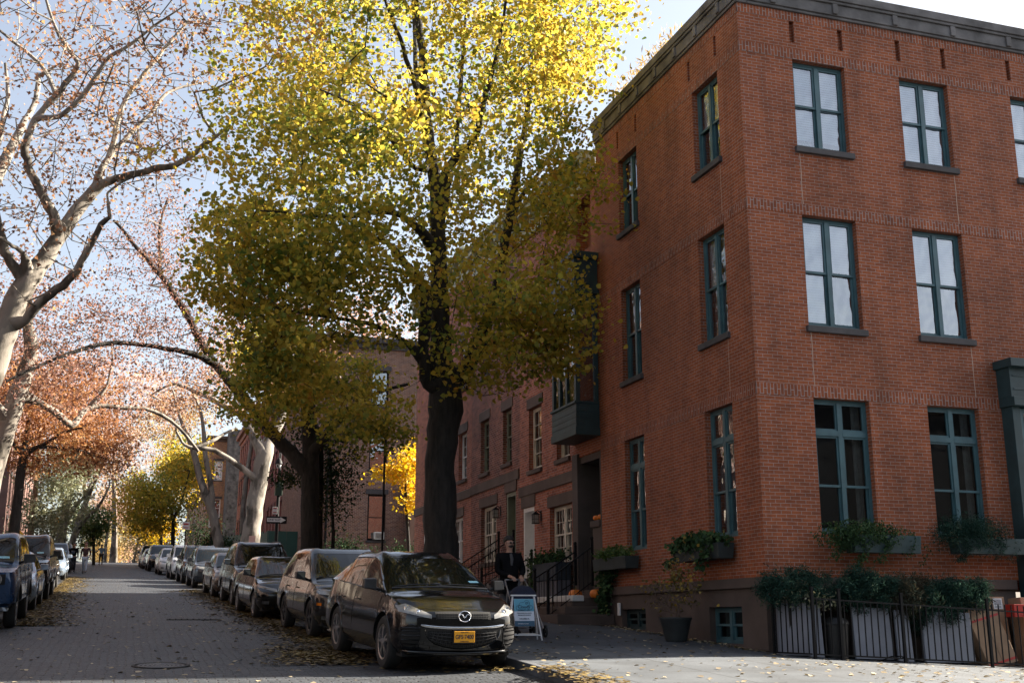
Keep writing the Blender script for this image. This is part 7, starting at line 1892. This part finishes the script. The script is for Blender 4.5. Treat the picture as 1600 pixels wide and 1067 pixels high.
# lamp post with one way sign
lx_, ly_ = 5.35, 45.3; lz = SW(lx_, ly_)
lp = thing('street_lamp', 'dark street lamp post carrying a one way arrow sign at the far corner', 'street lamp', (lx_, ly_, lz))
g = MB(); g.lathe([(.17, 0), (.17, .1), (.11, .25), (.085, .9), (.07, 1.0), (.055, 5.2), (.06, 5.3), (.0, 5.35)], (lx_, ly_, lz), 16); g.build('post', M_BLACK, lp, smooth=40)
g = MB(); g.tube([(lx_, ly_, lz+4.9), (lx_-.02, ly_-.1, lz+5.15), (lx_-.06, ly_-.28, lz+5.1), (lx_-.08, ly_-.36, lz+4.95)], .02, 6); g.build('arm', M_BLACK, lp)
g = MB(); g.lathe([(.03, .25), (.12, .12), (.15, 0)], (lx_-.08, ly_-.36, lz+4.68), 16); hdm = g.build('lamp_shade', M_BLACK, lp, smooth=40); g = MB(); g.ball((lx_-.08, ly_-.36, lz+4.64), (.10, .10, .13), 14, 8); g.build('globe', simple('frosted_globe', (.62, .64, .66), .3), lp, smooth=60)
g = MB(); g.box(lx_-.42, lx_+.36, ly_-.10, ly_-.085, lz+2.42, lz+2.70); ow_ = g.build('one_way_sign', M_BLACK, lp, bevel=.004)
g = MB(); cx_, cz_ = lx_-.03, lz+2.56
for (a, b_) in (((cx_-.36, cz_-.075), (cx_+.14, cz_+.075)),): g.box(a[0], b_[0], ly_-.104, ly_-.101, a[1], b_[1])
g.prism([(cx_+.14, cz_-.115), (cx_+.35, cz_), (cx_+.14, cz_+.115)], 'y', ly_-.104, ly_-.101); ar = g.build('arrow', M_WHITE, ow_)
text_mesh('ONE WAY', .105, M_INK, ow_, (cx_-.085-lx_, -.1055, 2.56), (math.pi/2, 0, 0), bold=.002, sx=.95)
g = MB(); g.box(lx_-.20, lx_-.02, ly_-.10, ly_-.085, lz+2.78, lz+3.06); pk_ = g.build('parking_sign', M_WHITE, lp, bevel=.004); g = MB(); g.box(lx_-.18, lx_-.04, ly_-.103, ly_-.101, lz+2.83, lz+2.86); g.box(lx_-.18, lx_-.04, ly_-.103, ly_-.101, lz+2.98, lz+3.02); g.build('print', M_RED, pk_)
g = MB(); g.box(lx_-.14, lx_+.14, ly_-.12, ly_+.12, lz+3.5, lz+4.0); g.build('control_box', simple('box_green', (.02, .045, .03), .5), lp, bevel=.02)
# other posts
def post(name, label, x, y, h, sign=None, cat='sign post'):
    z = SW(x, y); t = thing(name, label, cat, (x, y, z)); g = MB(); g.tube([(x, y, z), (x, y, z+h)], .04, 8); g.build('pole', M_BLACK, t, smooth=40)
    if sign:
        m, w_, h_, zz, diamond = sign; g = MB()
        if diamond: g.prism([(x-w_, z+zz), (x, z+zz-w_), (x+w_, z+zz), (x, z+zz+w_)], 'y', y-.06, y-.045)
        else: g.box(x-w_/2, x+w_/2, y-.06, y-.045, z+zz-h_/2, z+zz+h_/2)
        sg = g.build('sign_plate', m, t, bevel=.004)
        g = MB()
        if diamond: g.tube([(x, y-.062, z+zz-.2), (x, y-.062, z+zz+.1)], .03, 6); g.ball((x, y-.07, z+zz+.2), (.06, .01, .06), 8, 6); g.build('walker_symbol', M_INK, sg)
        else: g.box(x-w_*.35, x+w_*.35, y-.063, y-.061, z+zz+h_*.1, z+zz+h_*.3); g.box(x-w_*.35, x+w_*.35, y-.063, y-.061, z+zz-h_*.3, z+zz-h_*.2); g.build('print', M_RED, sg)
    return t
M_YEL = simple('warning_yellow', (.72, .36, .02), .5, var=.05)
post('street_sign', 'parking sign on a thin pole by the red row houses', 4.62, 72, 3.2, (M_WHITE, .38, .62, 2.9, False))
post('street_sign', 'parking sign on a dark post near the orange apartment house', 3.65, 84, 3.3, (M_WHITE, .5, .55, 2.9, False))
post('street_sign', 'yellow diamond warning sign far up the left pavement', -5.35, 92, 3.4, (M_YEL, .42, 0, 3.2, True))
post('street_sign', 'second yellow diamond sign low between the leaning planes and the navy car', -5.6, 66, 2.2, (M_YEL, .30, 0, 1.9, True))
post('lamp_post', 'slim dark utility pole in the yard left of the big black trunk', 8.52, 40.6, 6.9, cat='lamp post')
g = MB(); z_ = G(4.2, 50); g.hexa([(4.62, 49.0, z_+.14), (4.84, 49.0, z_+.14), (4.84, 49.03, z_+.14), (4.62, 49.03, z_+.14), (4.68, 49.0, z_+2.05), (4.94, 49.0, z_+2.05), (4.94, 49.03, z_+2.05), (4.68, 49.03, z_+2.05)]); o = g.build('sign_board', simple('pale_pink_board', (.55, .36, .33), .6), None); tag(o, 'narrow pale pink board standing by the kerb behind the slate wagon', 'board')
# roof plants on the corner building
rp = thing('roof_plant', 'dry grassy plants on the roof edge of the corner building', 'plant', (10.9, 22.5, 13.97))
leaf_mesh('foliage', np.stack([RNG.uniform(10.75, 11.3, 900), RNG.uniform(21.3, 24.6, 900), 14.0+RNG.random(900)*.75], 1), .16, L_TAN, rp, 'sprig', .05, droop=-.6)
g = MB(); g.box(10.8, 11.25, 21.3, 24.6, 13.72, 14.02); g.build('trough', M_PLANT, rp)

# ---------------- fallen leaves ----------------
def fallen(name, label, pts, size, mat, shape='heart', kind='stuff', tilt=.9):
    pts = np.array(pts); o = leaf_mesh(name, pts, size, mat, None, shape, tilt, droop=0, sizevar=.4); o['kind'] = kind; o['label'] = label; return o
L_FALL = leafmat('fallen_leaves', [(0, (.05, .035, .02)), (.35, (.13, .09, .04)), (.7, (.25, .18, .065)), (1, (.42, .32, .10))], .15, cscale=1.2)
L_FALLD = leafmat('fallen_pale_leaves', [(0, (.12, .09, .06)), (.5, (.30, .24, .15)), (1, (.50, .42, .28))], .1, cscale=1)
def scatter(n, fx, y0, y1, dz, zf_, pw=1.0, pile=0):
    out = []
    for _ in range(n):
        y = y0+(y1-y0)*random.random()**pw; x = fx(y); out.append((x, y, zf_(x, y)+dz+random.random()*pile))
    return out
pts = scatter(6500, lambda y: kerbR(y)-2.05-abs(random.gauss(0, .55))*(.5+.5*math.sin(y*1.1)**2)+random.random()*.5, 18.5, 46, .012, G, 1.2, .03)
pts += scatter(5000, lambda y: kerbR(y)-abs(random.gauss(0, .8)), 16, 60, .012, G, 1.0, .05)
pts += scatter(1500, lambda y: 3.0+random.gauss(0, .42), 17.4, 20.5, .012, G, 1.0, .03)
fallen('fallen_leaves', 'band of fallen yellow brown leaves along the right gutter and under the cars', pts, .085, L_FALL)
pts = scatter(5200, lambda y: kerbL(y)+2.05+abs(random.gauss(0, .5)), 26, 62, .012, G, 1.3, .03)+scatter(3500, lambda y: kerbL(y)+abs(random.gauss(0, .9)), 22, 80, .012, G, 1, .05)
fallen('fallen_leaves', 'band of fallen brown leaves along the left gutter', pts, .085, L_FALL)
pts = scatter(650, lambda y: random.uniform(-3, 3.2), 13, 40, .008, G, 1.2)
fallen('fallen_leaves', 'scattered single leaves on the cobbled road', pts, .075, L_FALLD, tilt=.75)
pts = scatter(520, lambda y: random.uniform(5.8, 10.2), 12.5, 34, .148, G, 1.1)+scatter(420, lambda y: random.uniform(9.5, 17), 12.2, 17.0, .148, G)+scatter(500, lambda y: 10.38-abs(random.gauss(0, .16)), 17.7, 30, .15, G, 1, .02)+scatter(300, lambda y: kerbR(y)+.3+abs(random.gauss(0, .3)), 14, 40, .15, G, 1, .02)
fallen('fallen_leaves', 'scattered pale leaves on the right pavement', pts, .075, L_FALLD, tilt=.75)
pts = scatter(260, lambda y: random.gauss(5.5, .18), 12.8, 15.3, .155, G, 1, .03)
fallen('fallen_leaves', 'little heap of orange leaves at the kerb in the sunlit foreground', pts, .09, L_FALL)
def hump(xc, yc, rx, ry, n, h):
    out = []
    for _ in range(n):
        a = random.gauss(0, .45); b_ = random.gauss(0, .45); x = xc+a*rx; y = yc+b_*ry; out.append((x, y, G(x, y)+.15+random.random()*h*math.exp(-(a*a+b_*b_)*2)))
    return out
fallen('fallen_leaves', 'drift of yellow leaves at the foot of the stoop', hump(9.2, 27.2, .7, 1.6, 600, .12), .09, L_FALL)
